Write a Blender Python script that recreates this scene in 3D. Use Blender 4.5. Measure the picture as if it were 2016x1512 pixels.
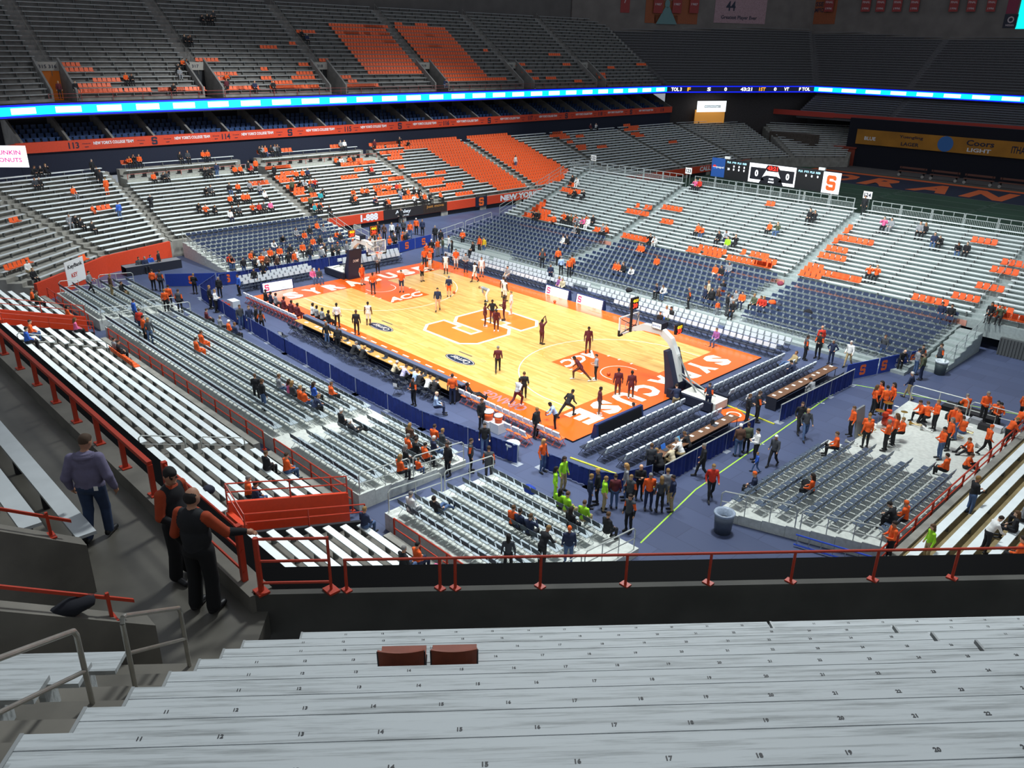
import bpy, bmesh, math, random
import numpy as np
from mathutils import Vector, Matrix
random.seed(7); np.random.seed(7)
scene = bpy.context.scene
for _o in list(bpy.data.objects): bpy.data.objects.remove(_o)
COL = scene.collection
PI = math.pi

# ---------------------------------------------------------------- camera
CAM_LOC = (41.775, -37.686, 18.722); CAM_ROT = (1.17835, -0.01694, 0.80553); FPX = 1600.0
cd = bpy.data.cameras.new('camera'); cam = bpy.data.objects.new('camera', cd); COL.objects.link(cam)
cd.sensor_width = 36.0; cd.lens = FPX/2016*36; cd.clip_end = 600; cd.clip_start = 0.05
cam.location = CAM_LOC; cam.rotation_euler = CAM_ROT
scene.camera = cam

# ---------------------------------------------------------------- world (dim fabric-roof glow), lamps, exposure
w = bpy.data.worlds.new('roof_glow'); scene.world = w; w.use_nodes = True
bg = w.node_tree.nodes['Background']; bg.inputs[0].default_value = (0.80, 0.88, 1.0, 1); bg.inputs[1].default_value = 0.36
scene.view_settings.view_transform = 'Standard'; scene.view_settings.look = 'None'
scene.view_settings.exposure = 0.0; scene.view_settings.gamma = 1.0; scene.view_settings.use_curve_mapping = False
def spot(loc, aim, watts, cone, blend=0.6, radius=1.2, col=(1.0, 0.97, 0.91)):
    ld = bpy.data.lights.new('arena_or_fill_lamp', 'SPOT'); ld.energy = watts; ld.spot_size = math.radians(cone); ld.spot_blend = blend
    ld.shadow_soft_size = radius; ld.color = col
    lo = bpy.data.objects.new('arena_or_fill_lamp', ld); COL.objects.link(lo); lo.location = loc
    lo.rotation_euler = (Vector(aim)-Vector(loc)).to_track_quat('-Z', 'Y').to_euler()
    return lo
# the basketball lighting rig hung from the roof over the court
for lx in (-16, -5.5, 5.5, 16):
    for ly in (-9, 9):
        spot((lx, ly, 33), (lx*0.75, ly*0.55, 0), 11500, 60, 0.8, 1.6)
# house lamps on the roof catwalks that wash the stands; the last two are added fills for camera-facing surfaces
for loc, aim, wt, cone in (((-16, 14, 36), (-39, 7, 1), 100000, 74), ((4, 4, 36), (2, 25, 3), 62000, 80), ((20, 4, 36), (22, 24, 2), 46000, 78),
                           ((-12, -10, 36), (-22, -22, 2), 46000, 82), ((10, -10, 36), (6, -24, 2), 46000, 82), ((24, -6, 36), (30, -12, 1), 42000, 80),
                           ((-20, 42, 37), (-42, 34, 3), 46000, 62), ((24, -14, 38), (37, -32, 13), 30000, 50), ((22, -26, 37), (4, 8, 0), 46000, 70), ((-6, -28, 37), (-6, 10, 0), 36000, 70)):
    spot(loc, aim, wt, cone, 0.85, 2.0, (0.92, 0.98, 1.0))

# ---------------------------------------------------------------- pixel -> place
_R = Matrix.Rotation(CAM_ROT[2], 3, 'Z') @ Matrix.Rotation(CAM_ROT[1], 3, 'Y') @ Matrix.Rotation(CAM_ROT[0], 3, 'X')
_C = Vector(CAM_LOC)
def ray(u, v): return _R @ Vector(((u-1008)/FPX, -(v-756)/FPX, -1.0))
def atz(u, v, z=0.0):
    d = ray(u, v); return _C + d*((z-_C.z)/d.z)
def atx(u, v, x):
    d = ray(u, v); return _C + d*((x-_C.x)/d.x)
def aty(u, v, y):
    d = ray(u, v); return _C + d*((y-_C.y)/d.y)
def atplane(u, v, p, n):
    d = ray(u, v); return _C + d*((Vector(p)-_C).dot(n)/d.dot(n))
def px(p):
    d = _R.transposed() @ (Vector(p)-_C); return (1008+FPX*d.x/-d.z, 756-FPX*d.y/-d.z)

# ---------------------------------------------------------------- materials
def lin(c):
    c = c.lstrip('#'); r = [int(c[i:i+2], 16)/255 for i in (0, 2, 4)]
    return tuple(x/12.92 if x <= .04045 else ((x+.055)/1.055)**2.4 for x in r) + (1.0,)
_M = {}
def mat(col, rough=0.6, metal=0.0, vary=0.0, scale=6.0, emit=0.0, coat=0.0, bump=0.0, stretch=None, name=None):
    """a node material: base colour with optional noise mottling (vary), fine relief (bump), emission strength"""
    key = (col, rough, metal, vary, scale, emit, coat, bump, stretch, name)
    if key in _M: return _M[key]
    m = bpy.data.materials.new(name or 'paint'); m.use_nodes = True
    nt = m.node_tree; b = nt.nodes['Principled BSDF']
    c = lin(col); b.inputs['Base Color'].default_value = c
    b.inputs['Roughness'].default_value = rough; b.inputs['Metallic'].default_value = metal
    if coat: b.inputs['Coat Weight'].default_value = coat; b.inputs['Coat Roughness'].default_value = 0.12
    if emit:
        b.inputs['Emission Color'].default_value = c; b.inputs['Emission Strength'].default_value = emit
    if vary or bump:
        tc = nt.nodes.new('ShaderNodeTexCoord'); mp = nt.nodes.new('ShaderNodeMapping'); nz = nt.nodes.new('ShaderNodeTexNoise')
        nz.inputs['Scale'].default_value = scale; nz.inputs['Detail'].default_value = 5
        if stretch: mp.inputs['Scale'].default_value = stretch
        nt.links.new(tc.outputs['Object'], mp.inputs[0]); nt.links.new(mp.outputs[0], nz.inputs[0])
        if vary:
            mx = nt.nodes.new('ShaderNodeMix'); mx.data_type = 'RGBA'
            d = tuple(max(0, x*(1-vary)) for x in c[:3]) + (1,); l = tuple(min(1, x*(1+vary)) for x in c[:3]) + (1,)
            mx.inputs[6].default_value = d; mx.inputs[7].default_value = l
            rp = nt.nodes.new('ShaderNodeValToRGB'); rp.color_ramp.elements[0].position = .3; rp.color_ramp.elements[1].position = .7
            nt.links.new(nz.outputs[0], rp.inputs[0]); nt.links.new(rp.outputs[0], mx.inputs[0]); nt.links.new(mx.outputs[2], b.inputs['Base Color'])
        if bump:
            bp = nt.nodes.new('ShaderNodeBump'); bp.inputs['Strength'].default_value = bump; bp.inputs['Distance'].default_value = 0.02
            nt.links.new(nz.outputs[0], bp.inputs['Height']); nt.links.new(bp.outputs[0], b.inputs['Normal'])
    _M[key] = m
    return m
CONC = mat('#8d8b83', .85, vary=.22, scale=1.6, bump=.15, name='concrete')
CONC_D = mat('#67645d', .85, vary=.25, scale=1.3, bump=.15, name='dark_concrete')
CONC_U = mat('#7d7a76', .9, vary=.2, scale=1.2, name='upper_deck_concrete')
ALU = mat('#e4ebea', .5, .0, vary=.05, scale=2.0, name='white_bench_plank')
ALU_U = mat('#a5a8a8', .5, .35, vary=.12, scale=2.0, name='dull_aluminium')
STEEL = mat('#b9bcb8', .35, .75, vary=.08, name='galvanised_steel')
RED = mat('#d8411c', .5, vary=.06, name='red_orange_paint')
REDRAIL = mat('#b5371d', .45, vary=.08, name='red_rail_paint')
ORANGE = mat('#e8612a', .5, vary=.08, name='orange_plastic')
NAVY = mat('#2c3a57', .55, vary=.1, name='navy_plastic')
NAVYCLOTH = mat('#1b2f78', .85, vary=.15, scale=3, name='blue_drape')
BLACK = mat('#101114', .5, name='black')
DARK = mat('#1b1d22', .6, name='near_black')
DKNAVY = mat('#141b30', .8, vary=.1, name='navy_wall')
WHITE = mat('#f2f2ee', .5, name='white')
BRACKET = mat('#6f7270', .55, .4, name='bench_bracket')

# ---------------------------------------------------------------- mesh building
class MB:
    def __init__(s): s.v = []; s.f = []; s.m = []
    def quad(s, a, b, c, d, m=0):
        n = len(s.v); s.v += [tuple(a), tuple(b), tuple(c), tuple(d)]; s.f.append((n, n+1, n+2, n+3)); s.m.append(m)
    def poly(s, pts, m=0):
        n = len(s.v); s.v += [tuple(p) for p in pts]; s.f.append(tuple(range(n, n+len(pts)))); s.m.append(m)
    def hexa(s, p, m=0):
        """8 corners: bottom 0-3 ccw, top 4-7 ccw"""
        n = len(s.v); s.v += [tuple(q) for q in p]
        for f in ((3, 2, 1, 0), (4, 5, 6, 7), (0, 1, 5, 4), (1, 2, 6, 5), (2, 3, 7, 6), (3, 0, 4, 7)):
            s.f.append(tuple(n+i for i in f)); s.m.append(m)
    def box(s, x0, y0, z0, x1, y1, z1, m=0):
        s.hexa([(x0, y0, z0), (x1, y0, z0), (x1, y1, z0), (x0, y1, z0), (x0, y0, z1), (x1, y0, z1), (x1, y1, z1), (x0, y1, z1)], m)
    def bar(s, a, b, w, h, z0=0.0, m=0):
        """a box along the ground line a->b (2d or 3d points), w wide, from z0 up h (added to the points' z)"""
        a = Vector((a[0], a[1], a[2] if len(a) > 2 else 0)); b = Vector((b[0], b[1], b[2] if len(b) > 2 else 0))
        d = (b-a); d.z = 0; n = Vector((-d.y, d.x, 0)).normalized()*(w/2); lo = Vector((0, 0, z0)); hi = Vector((0, 0, z0+h))
        s.hexa([a-n+lo, b-n+lo, b+n+lo, a+n+lo, a-n+hi, b-n+hi, b+n+hi, a+n+hi], m)
    def prism(s, pts, z0, z1, m=0, mtop=None):
        n = len(s.v); k = len(pts)
        s.v += [(p[0], p[1], z0) for p in pts] + [(p[0], p[1], z1) for p in pts]
        s.f.append(tuple(range(n+k-1, n-1, -1))); s.m.append(m)
        s.f.append(tuple(range(n+k, n+2*k))); s.m.append(m if mtop is None else mtop)
        for i in range(k):
            j = (i+1) % k; s.f.append((n+i, n+j, n+k+j, n+k+i)); s.m.append(m)
    def tube(s, a, b, r, n=6, m=0, r2=None):
        a = Vector(a); b = Vector(b); d = (b-a)
        if d.length < 1e-6: return
        q = d.to_track_quat('Z', 'Y'); k = len(s.v); r2 = r if r2 is None else r2
        for t, rr in ((a, r), (b, r2)):
            for i in range(n):
                an = 2*PI*i/n; s.v.append(tuple(t + q @ Vector((math.cos(an)*rr, math.sin(an)*rr, 0))))
        for i in range(n):
            j = (i+1) % n; s.f.append((k+i, k+j, k+n+j, k+n+i)); s.m.append(m)
        s.f.append(tuple(k+i for i in range(n-1, -1, -1))); s.m.append(m); s.f.append(tuple(k+n+i for i in range(n))); s.m.append(m)
    def path(s, pts, r, n=6, m=0):
        for a, b in zip(pts, pts[1:]): s.tube(a, b, r, n, m)
    def ball(s, c, r, nu=8, nv=6, m=0, sc=(1, 1, 1)):
        k = len(s.v); c = Vector(c)
        s.v.append(tuple(c+Vector((0, 0, r*sc[2]))))
        for i in range(1, nv):
            t = PI*i/nv
            for j in range(nu):
                p = 2*PI*j/nu; s.v.append((c.x+r*sc[0]*math.sin(t)*math.cos(p), c.y+r*sc[1]*math.sin(t)*math.sin(p), c.z+r*sc[2]*math.cos(t)))
        s.v.append(tuple(c-Vector((0, 0, r*sc[2])))); e = len(s.v)-1
        for j in range(nu):
            s.f.append((k, k+1+j, k+1+(j+1) % nu)); s.m.append(m)
            for i in range(nv-2):
                a = k+1+i*nu+j; b = k+1+i*nu+(j+1) % nu; s.f.append((a, a+nu, b+nu, b)); s.m.append(m)
            a = k+1+(nv-2)*nu+j; b = k+1+(nv-2)*nu+(j+1) % nu; s.f.append((a, e, b)); s.m.append(m)
    def lathe(s, c, prof, n=12, m=0):
        k = len(s.v); c = Vector(c)
        for r, z in prof:
            for j in range(n):
                a = 2*PI*j/n; s.v.append((c.x+r*math.cos(a), c.y+r*math.sin(a), c.z+z))
        for i in range(len(prof)-1):
            for j in range(n):
                a = k+i*n+j; b = k+i*n+(j+1) % n; s.f.append((a, b, b+n, a+n)); s.m.append(m)
    def mesh(s, name, mats, off=(0, 0, 0), smooth=False):
        me = bpy.data.meshes.new(name)
        ox, oy, oz = off
        me.from_pydata([(x-ox, y-oy, z-oz) for x, y, z in s.v], [], s.f)
        for mm in (mats if isinstance(mats, (list, tuple)) else [mats]): me.materials.append(mm)
        if any(s.m): me.polygons.foreach_set('material_index', s.m)
        if smooth: me.polygons.foreach_set('use_smooth', [True]*len(s.f))
        me.update()
        return me
    def build(s, name, mats, parent=None, smooth=False):
        """link as one mesh object; vertices are world points, re-based on the parent's (or the mesh's own) foot point"""
        if parent is not None: off = wloc(parent)
        elif s.v:
            a = np.array(s.v); off = tuple(((a.min(0)+a.max(0))/2)[:2]) + (float(a[:, 2].min()),)
        else: off = (0, 0, 0)
        o = link(name, s.mesh(name, mats, off, smooth), parent)
        if parent is None: o.location = off
        return o
def wloc(o):
    x, y, z = o.location
    while o.parent: o = o.parent; x += o.location.x; y += o.location.y; z += o.location.z
    return (x, y, z)
def link(name, data, parent=None):
    o = bpy.data.objects.new(name, data); COL.objects.link(o)
    if parent is not None: o.parent = parent
    return o
def empty(name, loc=(0, 0, 0), rz=0.0):
    o = link(name, None); o.location = loc; o.rotation_euler = (0, 0, rz); o.empty_display_size = .2; return o
def tag(o, label=None, cat=None, group=None, kind=None):
    if label: o['label'] = label
    if cat: o['category'] = cat
    if group: o['group'] = group
    if kind: o['kind'] = kind
    return o
def copy_tree(o, loc=None, rz=None, parent=None):
    c = o.copy(); COL.objects.link(c); c.parent = parent
    if loc is not None: c.location = loc
    if rz is not None: c.rotation_euler = (0, 0, rz)
    for ch in o.children: copy_tree(ch, None, None, c)
    return c
ORD = ['first', 'second', 'third', 'fourth', 'fifth', 'sixth', 'seventh', 'eighth', 'ninth', 'tenth', 'eleventh', 'twelfth', 'thirteenth', 'fourteenth', 'fifteenth',
       'sixteenth', 'seventeenth', 'eighteenth', 'nineteenth', 'twentieth', 'twenty-first', 'twenty-second', 'twenty-third', 'twenty-fourth', 'twenty-fifth', 'twenty-sixth',
       'twenty-seventh', 'twenty-eighth', 'twenty-ninth', 'thirtieth'] + ['thirty-'+x for x in ('first', 'second', 'third', 'fourth', 'fifth', 'sixth', 'seventh', 'eighth', 'ninth')] + \
      ['fortieth'] + ['forty-'+x for x in ('first', 'second', 'third', 'fourth', 'fifth', 'sixth', 'seventh', 'eighth', 'ninth')] + ['fiftieth'] + \
      ['fifty-'+x for x in ('first', 'second', 'third', 'fourth', 'fifth', 'sixth', 'seventh', 'eighth', 'ninth')] + ['sixtieth'] + ['sixty-'+x for x in ('first', 'second', 'third', 'fourth', 'fifth')]
def lerp(a, b, t): return (a[0]+(b[0]-a[0])*t, a[1]+(b[1]-a[1])*t)

# ---------------------------------------------------------------- lettering
_TX = {}
def text_geo(s, bold=0.0):
    """outline polygons of a string in the built-in font: verts (x, y), faces; height of capitals about 0.7"""
    if (s, bold) in _TX: return _TX[(s, bold)]
    cu = bpy.data.curves.new('lettering', 'FONT'); cu.body = s; cu.resolution_u = 2; cu.offset = bold; cu.align_x = 'CENTER'; cu.align_y = 'CENTER'
    ob = bpy.data.objects.new('lettering', cu); COL.objects.link(ob)
    me = bpy.data.meshes.new_from_object(ob.evaluated_get(bpy.context.evaluated_depsgraph_get()))
    v = [(p.co.x, p.co.y) for p in me.vertices]; f = [tuple(p.vertices) for p in me.polygons]
    bpy.data.objects.remove(ob); bpy.data.meshes.remove(me); bpy.data.curves.remove(cu)
    if v:
        a = np.array(v); c = (a.max(0)+a.min(0))/2; v = [(x-c[0], y-c[1]) for x, y in v]; ext = a.max(0)-a.min(0)
    else: ext = np.array([1, 1])
    _TX[(s, bold)] = (v, f, ext)
    return _TX[(s, bold)]
def put_text(mb, s, c, right, up, w=None, h=None, bold=0.02, m=0, lift=0.0):
    """flat lettering centred on c, spanning w along right and h along up"""
    v, f, ext = text_geo(s, bold); right = Vector(right).normalized(); up = Vector(up).normalized(); nn = right.cross(up)
    sx = w/ext[0] if w else h/ext[1]; sy = h/ext[1] if h else sx
    k = len(mb.v); c = Vector(c)
    mb.v += [tuple(c+right*(x*sx)+up*(y*sy)+nn*lift) for x, y in v]; mb.f += [tuple(k+i for i in q) for q in f]; mb.m += [m]*len(f)
S_OUT = [(1.5, 13), (8.5, 13), (10, 11.5), (10, 9), (7, 9), (7, 10), (3, 10), (3, 8), (8.5, 8), (10, 6.5), (10, 1.5), (8.5, 0), (1.5, 0), (0, 1.5), (0, 4), (3, 4), (3, 3), (7, 3), (7, 5), (1.5, 5), (0, 6.5), (0, 11.5)]
S_CONVEX = [[(1.5, 13), (0, 11.5), (0, 10), (10, 10), (10, 11.5), (8.5, 13)], [(0, 10), (0, 8), (3, 8), (3, 10)], [(7, 10), (7, 9), (10, 9), (10, 10)],
            [(0, 8), (0, 6.5), (1.5, 5), (10, 5), (10, 6.5), (8.5, 8)], [(7, 5), (7, 3), (10, 3), (10, 5)], [(0, 4), (0, 3), (3, 3), (3, 4)],
            [(0, 3), (0, 1.5), (1.5, 0), (8.5, 0), (10, 1.5), (10, 3)]]
def grow(p, d):
    n = len(p); out = []
    for i in range(n):
        a = Vector(p[i-1]); b = Vector(p[i]); c = Vector(p[(i+1) % n])
        e1 = (b-a).normalized(); e2 = (c-b).normalized(); n1 = Vector((e1.y, -e1.x)); n2 = Vector((e2.y, -e2.x))
        k = 1+n1.dot(n2); out.append(tuple(b+(n1+n2)*(d/max(k, .3))))
    return out
def put_S(mb, c, right, up, w, h, m=0, lift=0.0, grow_by=0.0):
    c = Vector(c); right = Vector(right).normalized(); up = Vector(up).normalized(); nn = right.cross(up)
    for poly in S_CONVEX:
        mb.poly([c+right*((x-5)/10*w)+up*((y-6.5)/13*h)+nn*lift for x, y in reversed(poly)], m)
# ================================================================ FLOOR AND COURT
g = MB(); g.quad((-34.5, -42, 0), (60, -42, 0), (60, 36, 0), (-34.5, 36, 0))
fm = mat('#46557d', .55, vary=.1, scale=.25, name='blue_floor_matting')
def tile_floor_material():
    m = bpy.data.materials.new('blue_floor_tiles'); m.use_nodes = True; nt = m.node_tree; b = nt.nodes['Principled BSDF']
    tc = nt.nodes.new('ShaderNodeTexCoord'); br = nt.nodes.new('ShaderNodeTexBrick'); nz = nt.nodes.new('ShaderNodeTexNoise')
    br.offset = 0.5; br.inputs['Scale'].default_value = 1.0; br.inputs['Brick Width'].default_value = 2.4; br.inputs['Row Height'].default_value = 1.2; br.inputs['Mortar Size'].default_value = .012
    br.inputs['Color1'].default_value = lin('#4c5674'); br.inputs['Color2'].default_value = lin('#434c68'); br.inputs['Mortar'].default_value = lin('#383f57')
    nz.inputs['Scale'].default_value = .9; nz.inputs['Detail'].default_value = 6
    mx = nt.nodes.new('ShaderNodeMix'); mx.data_type = 'RGBA'; mx.blend_type = 'MULTIPLY'; mx.inputs[0].default_value = .35
    nt.links.new(tc.outputs['Object'], br.inputs[0]); nt.links.new(tc.outputs['Object'], nz.inputs[0])
    nt.links.new(br.outputs[0], mx.inputs[6]); nt.links.new(nz.outputs[1], mx.inputs[7]); nt.links.new(br.outputs[0], b.inputs['Base Color'])
    b.inputs['Roughness'].default_value = .5
    return m
fl = g.build('floor', tile_floor_material()); tag(fl, kind='structure')
# the band's green tape lines and the white drape-foot strips lie on the floor
t = MB()
for a, b, c in (((25.2, -14.0), (24.2, -8.6), 0), ((24.2, -8.6), (23.0, 9.4), 0), ((23.0, 9.4), (32.6, 12.6), 0), ((20.9, 4.0), (23.5, 5.4), 1), ((19.7, -4.2), (23.9, -2.0), 1)):
    t.bar(a, b, .07, .006, .001, c)
tag(t.build('floor_tape', [mat('#a9d84c', .6, name='green_tape'), mat('#c9d2cf', .6, name='white_tape')]), 'pale green and white tape lines stuck across the blue floor', 'tape')

def wood_material():
    m = bpy.data.materials.new('maple_strips'); m.use_nodes = True; nt = m.node_tree; b = nt.nodes['Principled BSDF']
    tc = nt.nodes.new('ShaderNodeTexCoord'); br = nt.nodes.new('ShaderNodeTexBrick'); nz = nt.nodes.new('ShaderNodeTexNoise'); mp = nt.nodes.new('ShaderNodeMapping')
    br.inputs['Scale'].default_value = 1.0; br.inputs['Brick Width'].default_value = 1.9; br.inputs['Row Height'].default_value = .17; br.inputs['Mortar Size'].default_value = .003; br.offset = .37
    br.inputs['Color1'].default_value = lin('#e8bf74'); br.inputs['Color2'].default_value = lin('#d3a355'); br.inputs['Mortar'].default_value = lin('#c99c52')
    mp.inputs['Scale'].default_value = (.5, 9, 1); nz.inputs['Scale'].default_value = 2.2; nz.inputs['Detail'].default_value = 6
    mx = nt.nodes.new('ShaderNodeMix'); mx.data_type = 'RGBA'; mx.blend_type = 'OVERLAY'; mx.inputs[0].default_value = .5
    nt.links.new(tc.outputs['Object'], br.inputs[0]); nt.links.new(tc.outputs['Object'], mp.inputs[0]); nt.links.new(mp.outputs[0], nz.inputs[0])
    nt.links.new(br.outputs[0], mx.inputs[6]); nt.links.new(nz.outputs[0], mx.inputs[7]); nt.links.new(mx.outputs[2], b.inputs['Base Color'])
    b.inputs['Roughness'].default_value = .28; b.inputs['Coat Weight'].default_value = .3; b.inputs['Coat Roughness'].default_value = .1
    return m
CT = 0.10
ORFLOOR = mat('#ea641b', .25, vary=.05, scale=1.5, coat=.3, name='orange_court_paint')
ORMID = mat('#f0822f', .28, vary=.05, scale=1.5, coat=.3, name='orange_emblem_paint')
LINE = mat('#fff6e2', .3, coat=.3, name='white_court_paint')
NAVYPAINT = mat('#1c2c46', .35, coat=.2, name='navy_court_paint')
GREYPAINT = mat('#6b6250', .4, name='brown_court_paint')
root = empty('basketball_court', (0, 0, 0)); tag(root, 'polished maple basketball court with orange border and big block S', 'court')
b = MB(); b.box(-17.3, -9.25, 0, 17.15, 9.25, CT-.012); b.build('court_base', BLACK, root)
b = MB(); X, Y = 14.325, 7.62
b.box(-X, -Y, CT-.012, X, Y, CT); b.build('wood_floor', wood_material(), root)
b = MB()
for x0, y0, x1, y1 in ((-17.3, -9.25, -X, 9.25), (X, -9.25, 17.15, 9.25), (-X, -9.25, X, -Y), (-X, Y, X, 9.25)): b.box(x0, y0, CT-.012, x1, y1, CT)
b.build('orange_border', ORFLOOR, root)
for s in (-1, 1):
    b = MB(); x0, x1 = sorted((s*X, s*8.535)); b.quad((x0, -1.83, CT+.002), (x1, -1.83, CT+.002), (x1, 1.83, CT+.002), (x0, 1.83, CT+.002)); b.build('lane_paint', ORFLOOR, root)
def strip(b, pts, w, z):
    for p, q in zip(pts, pts[1:]):
        d = Vector((q[0]-p[0], q[1]-p[1])); n = Vector((-d.y, d.x)).normalized()*(w/2)
        b.quad((p[0]-n.x, p[1]-n.y, z), (q[0]-n.x, q[1]-n.y, z), (q[0]+n.x, q[1]+n.y, z), (p[0]+n.x, p[1]+n.y, z))
b = MB(); z = CT+.004
for s in (-1, 1):
    hx = s*(X-1.6); R = 6.325; a0 = math.asin(6.3/R)
    arc = [(hx-s*R*math.cos(t), R*math.sin(t)) for t in np.linspace(-a0, a0, 40)]
    strip(b, [(s*X, -6.3)]+arc+[(s*X, 6.3)], .06, z)
    strip(b, [(hx-s*1.22*math.cos(t), 1.22*math.sin(t)) for t in np.linspace(-PI/2, PI/2, 20)], .06, z)
    strip(b, [(hx, -1.22), (hx+s*.35, -1.22)], .06, z); strip(b, [(hx, 1.22), (hx+s*.35, 1.22)], .06, z)
    for yy in (-1.83, 1.83):
        for xx in (2.1, 3.1, 4.0): strip(b, [(s*(X-xx), yy), (s*(X-xx-.12), yy)], .22, z)
for xx in np.linspace(-7.2, 7.2, 13): strip(b, [(xx, -8.15), (xx+.62, -8.15)], .12, z)
tag(b.build('white_line', LINE, root), kind='stuff')
b = MB()
for s in (-1, 1):
    cx = s*8.535
    strip(b, [(cx-s*1.83*math.cos(t), 1.83*math.sin(t)) for t in np.linspace(-PI/2, PI/2, 24)], .035, z)
strip(b, [(0, -Y), (0, -4.2)], .04, z); strip(b, [(0, 3.9), (0, Y)], .04, z)
tag(b.build('thin_orange_line', mat('#d9973f', .35, name='faint_line'), root), kind='stuff')
b = MB()
o_ = grow([tuple(p) for p in S_OUT][::-1], .0)
wS, hS = 5.25, 7.3
cs = (0.1, -0.25)
for poly in S_CONVEX: b.poly([(cs[0]+(x-5)/10*wS, cs[1]+(y-6.5)/13*hS, CT+.006) for x, y in reversed(poly)])
b.build('emblem', ORMID, root)
b = MB(); out = grow(S_OUT, -.42); n = len(out)
P2 = [(cs[0]+(x-5)/10*wS, cs[1]+(y-6.5)/13*hS) for x, y in S_OUT]; Q2 = [(cs[0]+(x-5)/10*wS, cs[1]+(y-6.5)/13*hS) for x, y in out]
for i in range(n):
    j = (i+1) % n; b.quad((*P2[i], CT+.005), (*Q2[i], CT+.005), (*Q2[j], CT+.005), (*P2[j], CT+.005))
b.build('emblem_outline', LINE, root)
for s in (-1, 1):
    b = MB(); yy = 6.55
    for k, ch in enumerate('SYRACUSE'):
        b2 = MB(); put_text(b2, ch, (s*15.5, s*(yy-k*1.87), CT+.006), (0, -s, 0), (s, 0, 0), w=1.35, h=1.8, bold=.06); b2.build('court_letter', LINE, root)
    b2 = MB(); put_text(b2, 'ACC', (s*9.35, 0, CT+.007), (0, -s, 0), (s, -s*.45, 0), w=3.2, h=1.25, bold=.04); b2.build('lane_lettering', LINE, root)
    b2 = MB(); pts = lambda rx, ry: [(s*4.35+rx*math.cos(t), -5.95+ry*math.sin(t), 0) for t in np.linspace(0, 2*PI, 40, endpoint=False)]
    b2.poly([(p[0], p[1], CT+.005) for p in pts(1.32, .52)]); lg = b2.build('sponsor_oval', NAVYPAINT, root)
    b2 = MB(); put_text(b2, 'Carrier', (s*4.35, -5.95, CT+.009), (-1, 0, 0), (0, -1, 0), w=1.75, h=.48, bold=.0)
    oo = pts(1.24, .46); ii = pts(1.21, .43)
    for i in range(40): j = (i+1) % 40; b2.quad((*oo[i][:2], CT+.008), (*oo[j][:2], CT+.008), (*ii[j][:2], CT+.008), (*ii[i][:2], CT+.008))
    b2.build('sponsor_lettering', LINE, root)
    b2 = MB(); b2.quad((s*4.35+.05-1.25, -5.08, CT+.005), (s*4.35+.1, -5.08, CT+.005), (s*4.35+.1, -4.93, CT+.005), (s*4.35+.05-1.25, -4.93, CT+.005)); b2.build('sponsor_bar', GREYPAINT, root)
    b2 = MB(); strip(b2, [(s*4.35+.1, -5.07), (s*4.35+1.35, -5.07), (s*4.35+1.35, -4.94), (s*4.35+.1, -4.94)], .025, CT+.005); b2.build('sponsor_bar_outline', GREYPAINT, root)
b2 = MB(); put_text(b2, 'ORANGE', (11.0, -8.35, CT+.006), (-1, 0, 0), (0, -1, 0), w=3.4, h=.8, bold=.02); b2.build('sideline_lettering', mat('#a87a80', .4, name='mauve_paint'), root)
for s in (-1, 1):
    b2 = MB()
    for k in range(4): put_text(b2, 'CARRIER DOME', (s*(3.6+k*2.9)*1.0+(.2 if s > 0 else -.2), 8.5, CT+.006), (1, 0, 0), (0, 1, 0), w=2.3, h=.22, bold=.01)
    b2.build('sideline_print', mat('#f08a45', .3, name='pale_orange_print'), root)

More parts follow.
